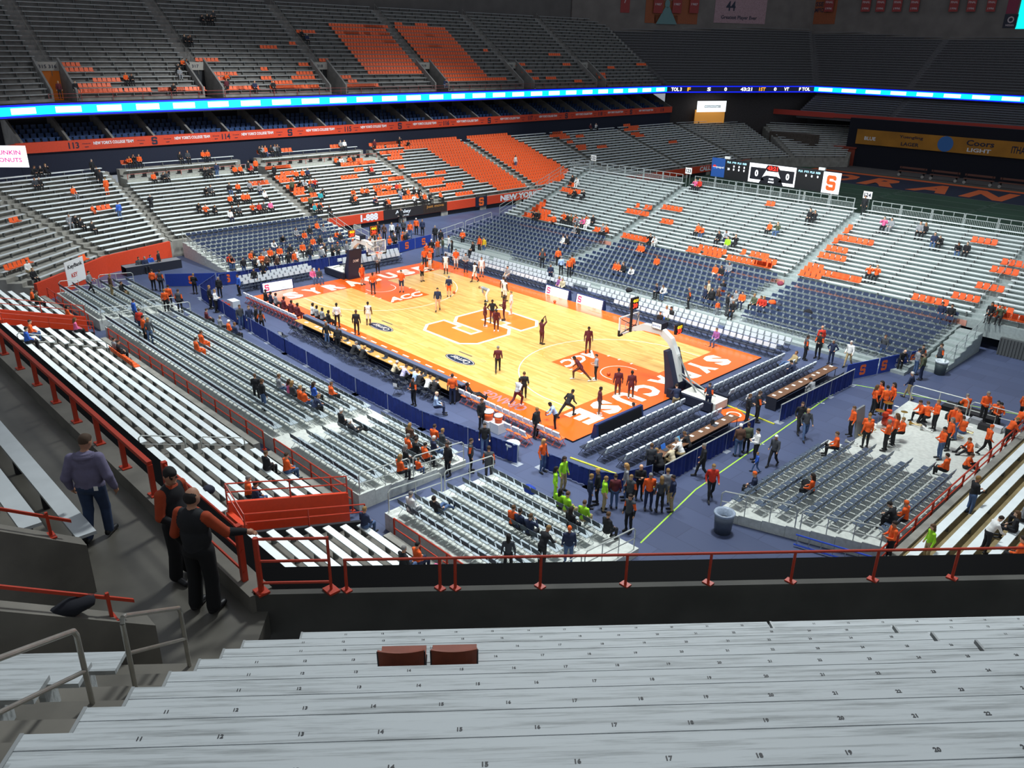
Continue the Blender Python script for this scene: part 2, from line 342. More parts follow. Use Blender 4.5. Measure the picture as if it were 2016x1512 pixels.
# ---------------------------------------------------------------- baskets
def basket(s, label):
    r = empty('basketball_hoop', (s*19.2, 0, 0)); tag(r, label, 'hoop')
    def P(x, y, z): return (s*x, y, z)      # x measured from centre court
    def bx(b, x0, y0, z0, x1, y1, z1):
        x0, x1 = sorted((s*x0, s*x1)); b.box(x0, y0, z0, x1, y1, z1)
    def slab(b, prof, y0, y1):              # side profile (x, z) swept over y
        n = len(prof); k = len(b.v)
        for yy in (y0, y1): b.v += [P(x, yy, z) for x, z in prof]
        b.f += [tuple(range(k, k+n)), tuple(range(k+2*n-1, k+n-1, -1))]; b.m += [0, 0]
        for i in range(n): j = (i+1) % n; b.f.append((k+i, k+j, k+n+j, k+n+i)); b.m.append(0)
    b = MB(); bx(b, 17.6, -.62, .08, 20.0, .62, .55); b.build('base_frame', mat('#d8d8cf', .5, name='white_steel'), r)
    b = MB()
    for yy in (-.82, .82): bx(b, 16.9, yy-.1, CT, 19.9, yy+.1, .62)
    b.build('base_padding', DKNAVY, r)
    b = MB(); slab(b, [(16.55, CT), (17.05, CT), (17.15, .8), (16.7, 2.05), (16.45, 2.7), (16.2, 2.7), (16.35, 1.9), (16.5, .9)], -.62, .62)
    pad = b.build('padding', mat('#20243c', .55, name='navy_vinyl'), r)
    b = MB()
    put_text(b, 'DOME', P(16.28, 0, 1.75), (0, -s, 0), (s*-.25, 0, 1), w=.55, h=.25, bold=.02, lift=.06); b.build('pad_print', WHITE, pad)
    b = MB()
    slab(b, [(16.5, 2.6), (16.95, .9), (17.2, .9), (16.85, 2.5), (16.35, 3.35), (15.6, 3.8), (14.3, 3.75), (13.5, 3.35), (13.5, 3.1), (14.4, 3.35), (15.5, 3.4), (16.1, 3.05)], -.17, .17)
    b.build('arm', mat('#dfe2de', .45, name='white_arm'), r)
    b = MB(); b.tube(P(18.3, 0, .5), P(16.9, 0, 2.4), .05); b.tube(P(19.4, .3, .55), P(17.0, .1, 1.4), .04); b.tube(P(19.4, -.3, .55), P(17.0, -.1, 1.4), .04); b.build('brace', STEEL, r)
    b = MB(); bx(b, 15.0, -.28, 3.72, 15.7, .28, 4.1); bo = b.build('sign_box', DKNAVY, r)
    b = MB(); put_text(b, 'spectrac', P(15.35, -.29, 3.9), (1, 0, 0), (0, 0, 1), w=.6, h=.16, bold=.01, lift=.004)
    sg = MB(); sg.box(min(s*15.03, s*15.67), -.288, 3.75, max(s*15.03, s*15.67), -.281, 4.07); sg.build('sign_face', mat('#f4f4f0', .5, emit=.35, name='lit_sign'), bo)
    b.build('sign_lettering', mat('#1f5fae', .5, name='blue_print'), bo)
    # backboard
    gl = bpy.data.materials.get('backboard_glass')
    if not gl:
        gl = bpy.data.materials.new('backboard_glass'); gl.use_nodes = True; nt = gl.node_tree; pb = nt.nodes['Principled BSDF']
        pb.inputs['Base Color'].default_value = (.8, .9, .95, 1); pb.inputs['Roughness'].default_value = .02; pb.inputs['Alpha'].default_value = .16
    b = MB(); bx(b, 13.1, -.91, 2.93, 13.13, .91, 3.98); bb = b.build('backboard', gl, r)
    b = MB(); xx0, xx1 = 13.07, 13.16
    bx(b, xx0, -.93, 2.88, xx1, .93, 2.96); bx(b, xx0, -.93, 3.95, xx1, .93, 4.01); bx(b, xx0, -.94, 2.88, xx1, -.87, 4.01); bx(b, xx0, .87, 2.88, xx1, .94, 4.01)
    b.build('board_frame', WHITE, bb)
    b = MB(); x_ = 13.085
    for y0, y1, z0, z1 in ((-.305, .305, 3.46, 3.51), (-.305, .305, 3.05, 3.1), (-.305, -.255, 3.05, 3.51), (.255, .305, 3.05, 3.51)): bx(b, x_, y0, z0, x_+.012, y1, z1)
    b.build('target_square', WHITE, bb)
    b = MB(); bx(b, 13.05, -.93, 2.82, 13.18, -.6, 2.95); bx(b, 13.05, .6, 2.82, 13.18, .93, 2.95); bx(b, 13.05, -.95, 2.85, 13.18, -.88, 3.2); bx(b, 13.05, .88, 2.85, 13.18, .95, 3.2); b.build('edge_pad', BLACK, bb)
    b = MB()
    for y0, z0, y1, z1 in ((-.85, 3.0, 0, 3.5), (.85, 3.0, 0, 3.5), (-.85, 3.9, 0, 3.4), (.85, 3.9, 0, 3.4)): b.tube(P(13.2, y0, z0), P(13.6, y1, z1), .025)
    bx(b, 13.2, -.06, 2.95, 13.32, .06, 4.4); b.build('board_support', DARK, r)
    b = MB(); rc = P(12.725, 0, 3.05); ring = [(rc[0]+.23*math.cos(a), .23*math.sin(a), 3.05) for a in np.linspace(0, 2*PI, 17)]
    b.path(ring, .012); bx(b, 12.94, -.08, 3.0, 13.1, .08, 3.07); rim = b.build('rim', mat('#f0561c', .4, name='rim_orange'), r)
    b = MB()
    for k in range(12):
        for dd in (1, -1):
            a = 2*PI*k/12; a2 = a+dd*2*PI/24; a3 = a
            p = [(rc[0]+.225*math.cos(a), .225*math.sin(a), 3.04), (rc[0]+.17*math.cos(a2), .17*math.sin(a2), 2.86), (rc[0]+.13*math.cos(a3), .13*math.sin(a3), 2.68), (rc[0]+.12*math.cos(a2), .12*math.sin(a2), 2.6)]
            b.path(p, .006, 3)
    b.build('net', WHITE, rim)
    # shot clock over the board and a second one on the arm
    for x, z, hh in ((13.35, 4.42, .72), (16.6, 3.72, .55)):
        b = MB(); bx(b, x, -.32, z, x+.14, .32, z+hh); sc = b.build('shot_clock', BLACK, r)
        b = MB(); fx = x-.004; right = (0, -s, 0)
        put_text(b, '43:21', P(fx, 0, z+hh*.74), right, (0, 0, 1), w=.46, h=.18, bold=.02); b.build('clock_digits', mat('#ffd21c', .5, emit=2.2, name='yellow_led'), sc)
        b = MB(); put_text(b, '30', P(fx, 0, z+hh*.32), right, (0, 0, 1), w=.42, h=.3, bold=.03); b.build('shot_digits', mat('#ff3a20', .5, emit=2.2, name='red_led'), sc)
        b = MB(); e = .012
        for y0, y1, z0, z1 in ((-.31, .31, z+.01, z+.02), (-.31, .31, z+hh-.02, z+hh-.01), (-.31, -.3, z+.01, z+hh-.01), (.3, .31, z+.01, z+hh-.01)): bx(b, fx-.006, y0, z0, fx, y1, z1)
        b.build('clock_light_strip', mat('#ff7a1c', .5, emit=1.6, name='orange_led'), sc)
        for k in (0,):
            b = MB()
            if s > 0: pass
        # the same readout on the rear face
        b = MB(); put_text(b, '43:21', P(x+.145, 0, z+hh*.74), (0, s, 0), (0, 0, 1), w=.46, h=.18, bold=.02); b.build('rear_clock_digits', mat('#ffd21c', .5, emit=2.2, name='yellow_led'), sc)
        b = MB(); put_text(b, '30', P(x+.145, 0, z+hh*.32), (0, s, 0), (0, 0, 1), w=.42, h=.3, bold=.03); b.build('rear_shot_digits', mat('#ff3a20', .5, emit=2.2, name='red_led'), sc)
    return r
basket(1, 'white-armed basketball hoop with navy padding whose board back faces the near stands')
basket(-1, 'basketball hoop at the far baseline with its glass board facing us')
# ================================================================ GRANDSTANDS
STANDS = {}
def stand(key, name, label, FL, FR, BL, BR, N, z0, z1, inset=.55, bench=ALU, riser=CONC, deck=.43, front_z=0.0, brk=1.8, plank=.27, cat='grandstand',
          rows=None, pos=.48, skirt=True, thick=.05, group=None, joined=False, gaps=()):
    """a raked block: front edge FL-FR, back edge BL-BR (ground points), N rows whose bench tops climb from z0 to z1.
    gaps: (row0, row1, a, b) spans (fractions along the row) left free of benches for a vomitory mouth"""
    root = empty(name, (FL[0], FL[1], 0)); tag(root, label, cat, group)
    dz = (z1-z0)/max(1, N-1); b = MB()
    for i in range(N):
        L0, R0, L1, R1 = lerp(FL, BL, i/N), lerp(FR, BR, i/N), lerp(FL, BL, (i+1)/N), lerp(FR, BR, (i+1)/N)
        d = z0-deck+i*dz; p = front_z if i == 0 else d-dz
        cut = [(fa, fb) for (r0, r1, fa, fb) in gaps if r0 <= i <= r1]; edges = [0.0]+[x for c_ in sorted(cut) for x in c_]+[1.0]
        for fa, fb in zip(edges[::2], edges[1::2]):
            if fb-fa < 1e-4: continue
            a0, b0, a1, b1 = lerp(L0, R0, fa), lerp(L0, R0, fb), lerp(L1, R1, fa), lerp(L1, R1, fb)
            b.quad((*a0, d), (*b0, d), (*b1, d), (*a1, d)); b.quad((*a0, p), (*b0, p), (*b0, d), (*a0, d))
        if skirt:
            b.quad((*L0, front_z), (*L0, d), (*L1, d), (*L1, front_z)); b.quad((*R0, front_z), (*R1, front_z), (*R1, d), (*R0, d))
    d = z1-deck; b.quad((*BL, front_z), (*BL, d), (*BR, d), (*BR, front_z))
    b.build('riser', riser, root)
    seat = {}
    allb = MB()
    for i in range(N):
        if rows is not None and not rows(i): continue
        t = (i+pos)/N; L, R = Vector(lerp(FL, BL, t)), Vector(lerp(FR, BR, t)); u = (R-L); ln = u.length; u.normalize()
        bk = Vector(lerp(FL, BL, t+.5/N))+Vector(lerp(FR, BR, t+.5/N))-L-R; n = Vector((-u.y, u.x)); n = n if n.dot(bk) > 0 else -n
        z = z0+i*dz
        spans = [(inset, ln-inset)]
        for (r0, r1, fa, fb) in gaps:
            if r0 <= i <= r1:
                ns = []
                for (sa, sb) in spans:
                    if fb*ln <= sa or fa*ln >= sb: ns.append((sa, sb))
                    else:
                        if fa*ln > sa: ns.append((sa, fa*ln))
                        if fb*ln < sb: ns.append((fb*ln, sb))
                spans = ns
        for (sa, sb) in spans:
            if sb-sa < .6: continue
            A, B = L+u*sa, L+u*sb; m = allb if joined else MB()
            C, D = B+n*plank, A+n*plank
            m.hexa([(*A, z-thick), (*B, z-thick), (*C, z-thick), (*D, z-thick), (*A, z), (*B, z), (*C, z), (*D, z)])
            if brk:
                k = max(2, int((sb-sa)/brk)+1)
                for q in range(k):
                    c = L+u*(sa+.25+(sb-sa-.5)*q/(k-1)) + n*.04; e = u*.03; f = n*(plank-.08)
                    m.hexa([(*(c-e), z-deck), (*(c+e), z-deck), (*(c+e+f), z-deck), (*(c-e+f), z-deck), (*(c-e), z-thick), (*(c+e), z-thick), (*(c+e+f), z-thick), (*(c-e+f), z-thick)], 1)
            if not joined: m.build('bench', [bench, BRACKET], root)
            seat.setdefault(i, []).append((A, B))
    if joined: tag(allb.build('bench_planks', [bench, BRACKET], root), kind='stuff')
    STANDS[key] = dict(FL=FL, FR=FR, BL=BL, BR=BR, N=N, z0=z0, dz=dz, pos=pos, plank=plank, deck=deck, root=root)
    return root
def on_stand(key, u, v, lift=0.0):
    """where the ray through a pixel meets the plane of a block's bench tops, snapped to the nearest row -> (place on the bench, heading to the front, row)"""
    s = STANDS[key]; N = s['N']; zb = s['z0']+(N-1+.5)*s['dz']; zf = s['z0']-.5*s['dz']
    a = Vector((*s['FL'], zf)); b_ = Vector((*s['FR'], zf)); c = Vector((*s['BL'], zb))
    nrm = (b_-a).cross(c-a); p = atplane(u, v, a+Vector((0, 0, lift)), nrm)
    # row parameter by bisection on the signed side of row lines
    best = min(range(N), key=lambda i: abs((lambda L, R: ((p.x-L[0])*(R[1]-L[1])-(p.y-L[1])*(R[0]-L[0]))/math.hypot(R[0]-L[0], R[1]-L[1]))(lerp(s['FL'], s['BL'], (i+s['pos'])/N), lerp(s['FR'], s['BR'], (i+s['pos'])/N))))
    L, R = Vector(lerp(s['FL'], s['BL'], (best+s['pos'])/N)), Vector(lerp(s['FR'], s['BR'], (best+s['pos'])/N))
    uu = (R-L).normalized(); tt = max(.7, min((R-L).length-.7, (Vector((p.x, p.y))-L).dot(uu)))
    n = Vector((-uu.y, uu.x)); bk = Vector(s['BL'])-Vector(s['FL']); n = n if n.dot(bk) > 0 else -n
    q = L+uu*tt+n*(s['plank']*.5)
    return (q.x, q.y, s['z0']+best*s['dz']), math.atan2(-n.y, -n.x)-PI/2, best

def rail(name, label, pts, h=1.0, mid=(.55,), r=.03, m=REDRAIL, post=1.6, cat='railing', foot=True, endposts=True):
    """posts, a top rail and mid rails along a polyline of 3-d foot points"""
    root = empty(name, pts[0]); tag(root, label, cat)
    up = Vector((0, 0, 1)); P = [Vector(p) for p in pts]
    b = MB(); b.path([p+up*h for p in P], r); b.build('top_rail', m, root)
    for q in mid: b = MB(); b.path([p+up*q for p in P], r*.85); b.build('middle_rail', m, root)
    first = True
    for a, c in zip(P, P[1:]):
        k = max(1, round((c-a).length/post))
        for i in range(k+1):
            if i == 0 and not first: continue
            p = a+(c-a)*(i/k); b = MB(); b.tube(p, p+up*h, r*1.15)
            if foot: b.box(p.x-.09, p.y-.09, p.z, p.x+.09, p.y+.09, p.z+.03)
            b.build('post', m, root)
        first = False
    return root

# ---- lower bowl along the far side (seats facing the court across the left baseline)
FA = [-8.3, 7.0, 23.6, 40.0, 57.0, 73.5, 90.0]; XF, XB = -34.2, -48.8
names = ['in front of the wheelchair deck nearest the corner', 'in front of the wheelchair deck beside the orange block', 'half filled with orange seat backs', 'filled with orange seats beside the metal bleachers',
         'in purple shade behind the metal bleachers', 'in purple shade nearest the far corner']
def zseat(x): return 1.95+(XF-x)*.342
for k in range(6):
    y0, y1 = FA[k], FA[k+1]
    if k < 2:
        xb = -45.2
        stand('L%d' % k, 'grandstand', 'white far lower benches '+names[k], (XF, y0), (XF, y1), (xb, y0), (xb, y1), 15, 1.95, zseat(xb+.75), plank=.34, thick=.08)
        stand('L%dT' % k, 'grandstand', 'two back benches under the orange fascia '+('nearest the corner' if k == 0 else 'between two stair mouths'), (-47.1, y0+1.0), (-47.1, y1-1.0), (-48.8, y0+1.0), (-48.8, y1-1.0), 2, 6.35, 6.85, front_z=4.4)
        b = MB(); b.box(-47.15, y0+.7, 4.4, -45.2, y1-.7, 5.75); dk = b.build('wheelchair_deck', mat('#a3a49a', .8, vary=.15, name='pale_concrete'))
        tag(dk, 'pale concrete wheelchair deck behind the white benches '+('nearest the corner' if k == 0 else 'beside the orange block'), 'deck')
        for i in range(11):
            yy = y0+1.6+i*(y1-y0-3.2)/10; b = MB(); b.box(-46.55, yy-.22, 5.75, -46.15, yy+.22, 5.82); b.box(-46.2, yy-.2, 5.8, -46.12, yy+.2, 6.15)
            for sx in (-.18, .18): b.tube((-46.35, yy+sx, 5.75), (-46.15, yy+sx, 6.0), .02, 4)
            tag(b.build('companion_seat', BLACK), '%s black low seat along the wheelchair deck %s' % (ORD[i], 'nearest the corner' if k == 0 else 'beside the orange block'), 'seat', 'low seats on the wheelchair decks')
        rail('railing', 'thin red rail along the wheelchair deck '+('nearest the corner' if k == 0 else 'beside the orange block'), [(-45.3, y0+.8, 5.75), (-45.3, y1-.8, 5.75)], .5, (), .02, post=2.5, foot=False)
    else:
        stand('L%d' % k, 'grandstand', 'far lower bench block '+names[k], (XF, y0), (XF, y1), (XB, y0), (XB, y1), 19, 1.95, zseat(XB+.75), joined=k >= 4, plank=.34, thick=.08)
stand('L6', 'grandstand', 'bench block at the far end of the lower stand beside the dark end zone', (XF, 90), (-30.5, 101), (XB, 90), (-46, 108), 19, 1.95, 6.7, joined=True)
stand('L7', 'grandstand', 'pale bench block in the far corner under the lit white sign', (-30.5, 101), (-24, 109), (-44, 112), (-28, 121), 16, 1.95, 6.2, joined=True)
# corner blocks on this side
stand('L113', 'grandstand', 'white bench block in the corner above the orange wall', (-32.2, -15.0), (XF, -8.3), (-46.6, -20.6), (XB, -8.3), 19, 1.85, 6.7, plank=.34, thick=.08)
stand('L112', 'grandstand', 'grey bench block above the wall with the bank banner', (-26.6, -21.9), (-32.2, -15.0), (-37.5, -36.5), (-46.6, -20.6), 17, 1.6, 6.6, bench=mat('#c3c9c9', .5, name='grey_plank'))
# front wall of the bowl: orange panels with dark openings below
def wallrun(name, label, pts, z0, z1, m, th=.25, cat='wall'):
    b = MB()
    for a, c in zip(pts, pts[1:]): b.bar(a, c, th, z1-z0, z0)
    o = b.build(name, m); tag(o, label, cat); return o
FASC = mat('#cf4222', .55, vary=.06, name='orange_red_panel')
wallrun('field_wall', 'orange wall along the front of the corner bench blocks', [(XF+.1, -8.6), (-32.0, -15.1), (-26.3, -22.1)], 0, 1.55, FASC)
wallrun('field_wall', 'low orange wall along the front of the far lower stand', [(XF+.1, 8.4), (XF+.1, 100)], .55, 1.55, FASC)
wallrun('recess_strip', 'dark recess under the low orange wall of the far stand', [(XF-.1, 8.4), (XF-.1, 100)], 0, .55, DARK)  # solid near-black strip in place of the open gap
for i in range(12):
    b = MB(); y = 12+i*6.2; b.box(XF-.1, y-.5, 0, XF+.15, y+.5, .55); tag(b.build('pier', CONC), '%s concrete pier under the low orange far wall, counting away from the corner' % ORD[i], 'pier', 'piers under the far wall')
# adverts on that wall
def sign(name, label, c, right, w, h, back, words, cat='sign', th=.05, emit=0):
    """a flat panel standing upright, centred at c, with lettering (text, dx, dy, w, h, material)"""
    right = Vector(right).normalized(); up = Vector((0, 0, 1)); nn = right.cross(up); c = Vector(c)
    r = empty(name, (c.x, c.y, c.z-h/2)); tag(r, label, cat)
    b = MB(); P = [c+right*(sx*w/2)+up*(sz*h/2)+nn*o for o in (-th, 0) for sz in (-1, 1) for sx in (-1, 1)]
    b.hexa([P[0], P[1], P[5], P[4], P[2], P[3], P[7], P[6]]); b.build('panel', back, r)
    for (tx, dx, dy, tw, th_, m) in words:
        b = MB()
        if tx == 'S': put_S(b, c+right*dx+up*dy, right, up, tw, th_, lift=.012)
        else: put_text(b, tx, c+right*dx+up*dy, right, up, w=tw, h=th_, bold=.025, lift=.012)
        b.build('lettering', m, r)
    return r
PRINT = mat('#e8ecef', .5, name='white_print'); NPRINT = mat('#1d2136', .5, name='navy_print'); OPRINT = mat('#f06a2a', .5, name='orange_print')
F_ = lambda y, z=1.05: (XF+.26, y, z)
sign('banner', 'dark furniture-store banner on the far orange wall', F_(18.3, 1.1), (0, 1, 0), 5.6, 1.05, mat('#2b2727', .5, name='dark_banner'), [('Ashley', -.1, .08, 2.2, .5, PRINT), ('HOMESTORE', -.1, -.33, 1.6, .16, PRINT)])
sign('banner', 'brown banner with gold script on the far orange wall', F_(22.9, 1.1), (0, 1, 0), 3.6, 1.05, mat('#33271f', .5, vary=.3, name='brown_banner'), [('just move', 0, .2, 2.6, .4, mat('#b07a3c', .5, name='gold_print'))])
b = MB(); put_text(b, '1-888', (XF+.235, 13.6, 1.1), (0, 1, 0), (0, 0, 1), w=2.3, h=.8, bold=.05); tag(b.build('wall_lettering', PRINT), 'white ticket phone digits on the far orange wall', 'lettering')
sign('banner', 'navy banner with an orange block S on the far orange wall', F_(30.2, 1.05), (0, 1, 0), 1.9, 1.25, NPRINT, [('S', 0, 0, .8, 1.0, OPRINT)])
b = MB(); put_text(b, "NEW YORK'S", (XF+.235, 37.2, 1.1), (0, 1, 0), (0, 0, 1), w=7.5, h=.75, bold=.05); tag(b.build('wall_lettering', PRINT), 'white state slogan lettering on the orange wall beside the bleachers', 'lettering')
b = MB(); put_text(b, 'CALL / TICKETS', (XF+.235, 82, 1.1), (0, 1, 0), (0, 0, 1), w=9, h=.75, bold=.05); tag(b.build('wall_lettering', PRINT), 'white ticket lettering on the orange wall near the dark scoreboard', 'lettering')
sign('banner', 'white bank banner hung on the orange corner wall', (-29.15, -18.35, 1.35), Vector((-5.7, 7.0, 0)), 2.4, 1.9, WHITE, [('KeyBank', .05, .45, 1.9, .42, BLACK), ('KEY', -.2, -.25, .8, .35, mat('#c8321e', .5, name='red_print'))])

# ---- fascia, suites, ribbon board, upper deck along the far side
XS = -50.0; YA, YB = -15.8, 91.0
b = MB(); b.box(XS-.6, YA, 5.6, XS-.3, YB, 8.35); tag(b.build('wall_back', DKNAVY), kind='structure')
b = MB(); b.box(XS-.35, YA, 8.35, XS, YB, 9.35); fz = b.build('suite_fascia', FASC); tag(fz, 'long orange fascia with section numbers below the navy suites', 'fascia')
def ftext(s, y, w, h, m, dz=0.0):
    b = MB()
    if s == 'S': put_S(b, (XS+.012, y, 8.85+dz), (0, 1, 0), (0, 0, 1), w, h)
    else: put_text(b, s, (XS+.012, y, 8.85+dz), (0, 1, 0), (0, 0, 1), w=w, h=h, bold=.03)
    b.build('fascia_lettering', m, fz)
for i, (n_, y) in enumerate((('113', -10.6), ('114', 5.6), ('115', 21.9), ('116', 38.0), ('117', 54.6), ('118', 71.0), ('119', 88.0))):
    ftext(n_, y, 1.0, .62, NPRINT)
    if i < 6:
        ym = y+8.1; ftext('S', ym, .62, .8, NPRINT)
        for dy in (-4.2, 4.2): ftext("NEW YORK'S COLLEGE TEAM", ym+dy, 4.0, .32, PRINT, .12)
        for dy in (-6.9, -1.4, 1.4, 6.9): ftext('Orange', ym+dy, .8, .14, NPRINT, .1); ftext('team', ym+dy, .4, .12, NPRINT, -.2)
# corner of the fascia turns towards us
b = MB(); b.bar((XS+.1, -15.8), (-45.5, -21.5), .35, 1.0, 8.3); tag(b.build('suite_fascia', FASC), 'short orange fascia turning the corner beside the lit white screen', 'fascia')
b = MB(); b.bar((XS-.2, -15.8), (-45.8, -21.6), .3, 5.2, 3.2); tag(b.build('corner_wall', DKNAVY), 'navy wall closing the corner behind the white benches', 'wall')
sb = sign('screen', 'small lit screen with pink lettering at the frame edge', aty(-6, 308, -18.6), (.62, .78, 0), 5.2, 1.9, mat('#f6f6fa', .5, emit=1.5, name='lit_white'), [('DUNKIN', .9, .35, 2.4, .4, mat('#e0459a', .5, emit=.8, name='pink_led')), ('DONUTS', .9, -.3, 2.4, .4, mat('#e0459a', .5, emit=.8, name='pink_led'))])
# suites: floor, partition walls, seats
SUITEBLUE = mat('#1d3a66', .6, vary=.15, name='suite_seat_blue')
ys = [-15.2]+[-10.9+4.23*i for i in range(25)]
b = MB(); b.box(XS-6.2, YA, 8.2, XS-5.9, YB, 12.6); tag(b.build('wall_suites', mat('#23222a', .9, name='suite_back')), kind='structure')
b = MB(); b.box(XS-6.2, YA, 11.75, XS+.2, YB, 11.9); tag(b.build('ceiling_suites', mat('#2c2b30', .9, name='suite_ceiling')), kind='structure')
for i, y in enumerate(ys):
    pr_ = [(XS-.05, 9.4), (XS-5.9, 12.0), (XS-5.9, 8.4), (XS-.05, 8.4)]
    b = MB(); k = len(b.v)
    for yy in (y-.12, y+.12): b.v += [(x, yy, z) for x, z in pr_]
    b.f += [(0, 1, 2, 3), (7, 6, 5, 4)]+[(j, (j+1) % 4, 4+(j+1) % 4, 4+j) for j in range(4)]; b.m += [0]*6
    tag(b.build('suite_partition', CONC_U), '%s sloping concrete partition between the suites, counting from the corner' % ORD[i], 'partition', 'suite partitions')
    if i+1 < len(ys):
        y2 = ys[i+1]; r = empty('suite_box', (XS-3, (y+y2)/2, 8.4)); tag(r, '%s navy-seated suite under the ribbon board, counting from the corner' % ORD[i], 'suite', 'suites under the ribbon board')
        b = MB()
        for q in range(4): b.box(XS-.9-1.05*(q+1), y+.12, 8.4, XS-.9-1.05*q, y2-.12, 8.75+.34*q)
        b.box(XS-.9, y+.12, 8.4, XS-.05, y2-.12, 8.6); b.build('step', mat('#3a3a42', .9, name='suite_floor'), r)
        for q in range(4):
            for kx in range(6):
                yy = y+.45+kx*(y2-y-.9)/5; x = XS-1.35-1.05*q; z = 8.75+.34*q
                b = MB(); b.box(x-.25, yy-.24, z+.36, x+.2, yy+.24, z+.44); b.box(x-.32, yy-.24, z+.4, x-.24, yy+.24, z+.86); b.box(x-.05, yy-.04, z, x+.02, yy+.04, z+.36)
                b.build('suite_seat', SUITEBLUE, r)
        b = MB(); b.box(XS-.6, y+.35, 11.7, XS-.45, y+.6, 11.9); b.build('downlight', mat('#fff3d8', .5, emit=1.2, name='warm_lamp'), r)
# ribbon board
LEDC = mat('#08d6d2', .5, emit=1.3, name='cyan_led'); LEDW = mat('#ffffff', .5, emit=1.6, name='white_led'); LEDB = mat('#0a1cff', .5, emit=1.7, name='blue_led'); HOUSE = mat('#0c0d18', .7, name='led_housing')
LEDD = mat('#1a1c3c', .5, emit=.35, name='dark_led')
def ribbon(name, label, a, c, z0, z1, step, inward, dark=None):
    """an LED board along the ground line a->c; inward = unit normal towards the court"""
    a = Vector((*a, 0)); c = Vector((*c, 0)); d = (c-a); L = d.length; d.normalize(); n = Vector((*inward, 0)); up = Vector((0, 0, 1))
    r = empty(name, (a.x, a.y, z0)); tag(r, label, 'ribbon board')
    def slab(nm, s0, s1, h0, h1, o0, o1, m):
        b = MB(); p = [a+d*s+n*o+up*h for h in (h0, h1) for (s, o) in ((s0, o0), (s1, o0), (s1, o1), (s0, o1))]; b.hexa(p); return b.build(nm, m, r)
    slab('housing', 0, L, z0-.12, z1+.12, -.35, 0, HOUSE)
    e = .17
    slab('blue_edge', 0, L, z0, z0+e, 0, .012, LEDB); slab('blue_edge', 0, L, z1-e, z1, 0, .012, LEDB)
    if dark: slab('screen', 0, L, z0+e, z1-e, 0, .01, LEDD)
    else:
        slab('screen', 0, L, z0+e, z1-e, 0, .01, LEDC)
        k = int(L/step)
        for i in range(k):
            s = (i+.5)*L/k; slab('word_block', s-step*.31, s+step*.31, z0+e+.12, z1-e-.12, .01, .016, LEDW)
    return r
RZ0, RZ1 = 11.78, 12.92
ribbon('ribbon_board', 'long glowing cyan ribbon board above the suites', (XS+.3, -12.5), (XS+.3, 88.5), RZ0, RZ1, 3.85, (1, 0))
ribbon('ribbon_board', 'glowing cyan ribbon board turning the corner at the frame edge', (-46.0, -26.0), (XS+.3, -12.5), RZ0, RZ1, 3.85, (.95, .3))
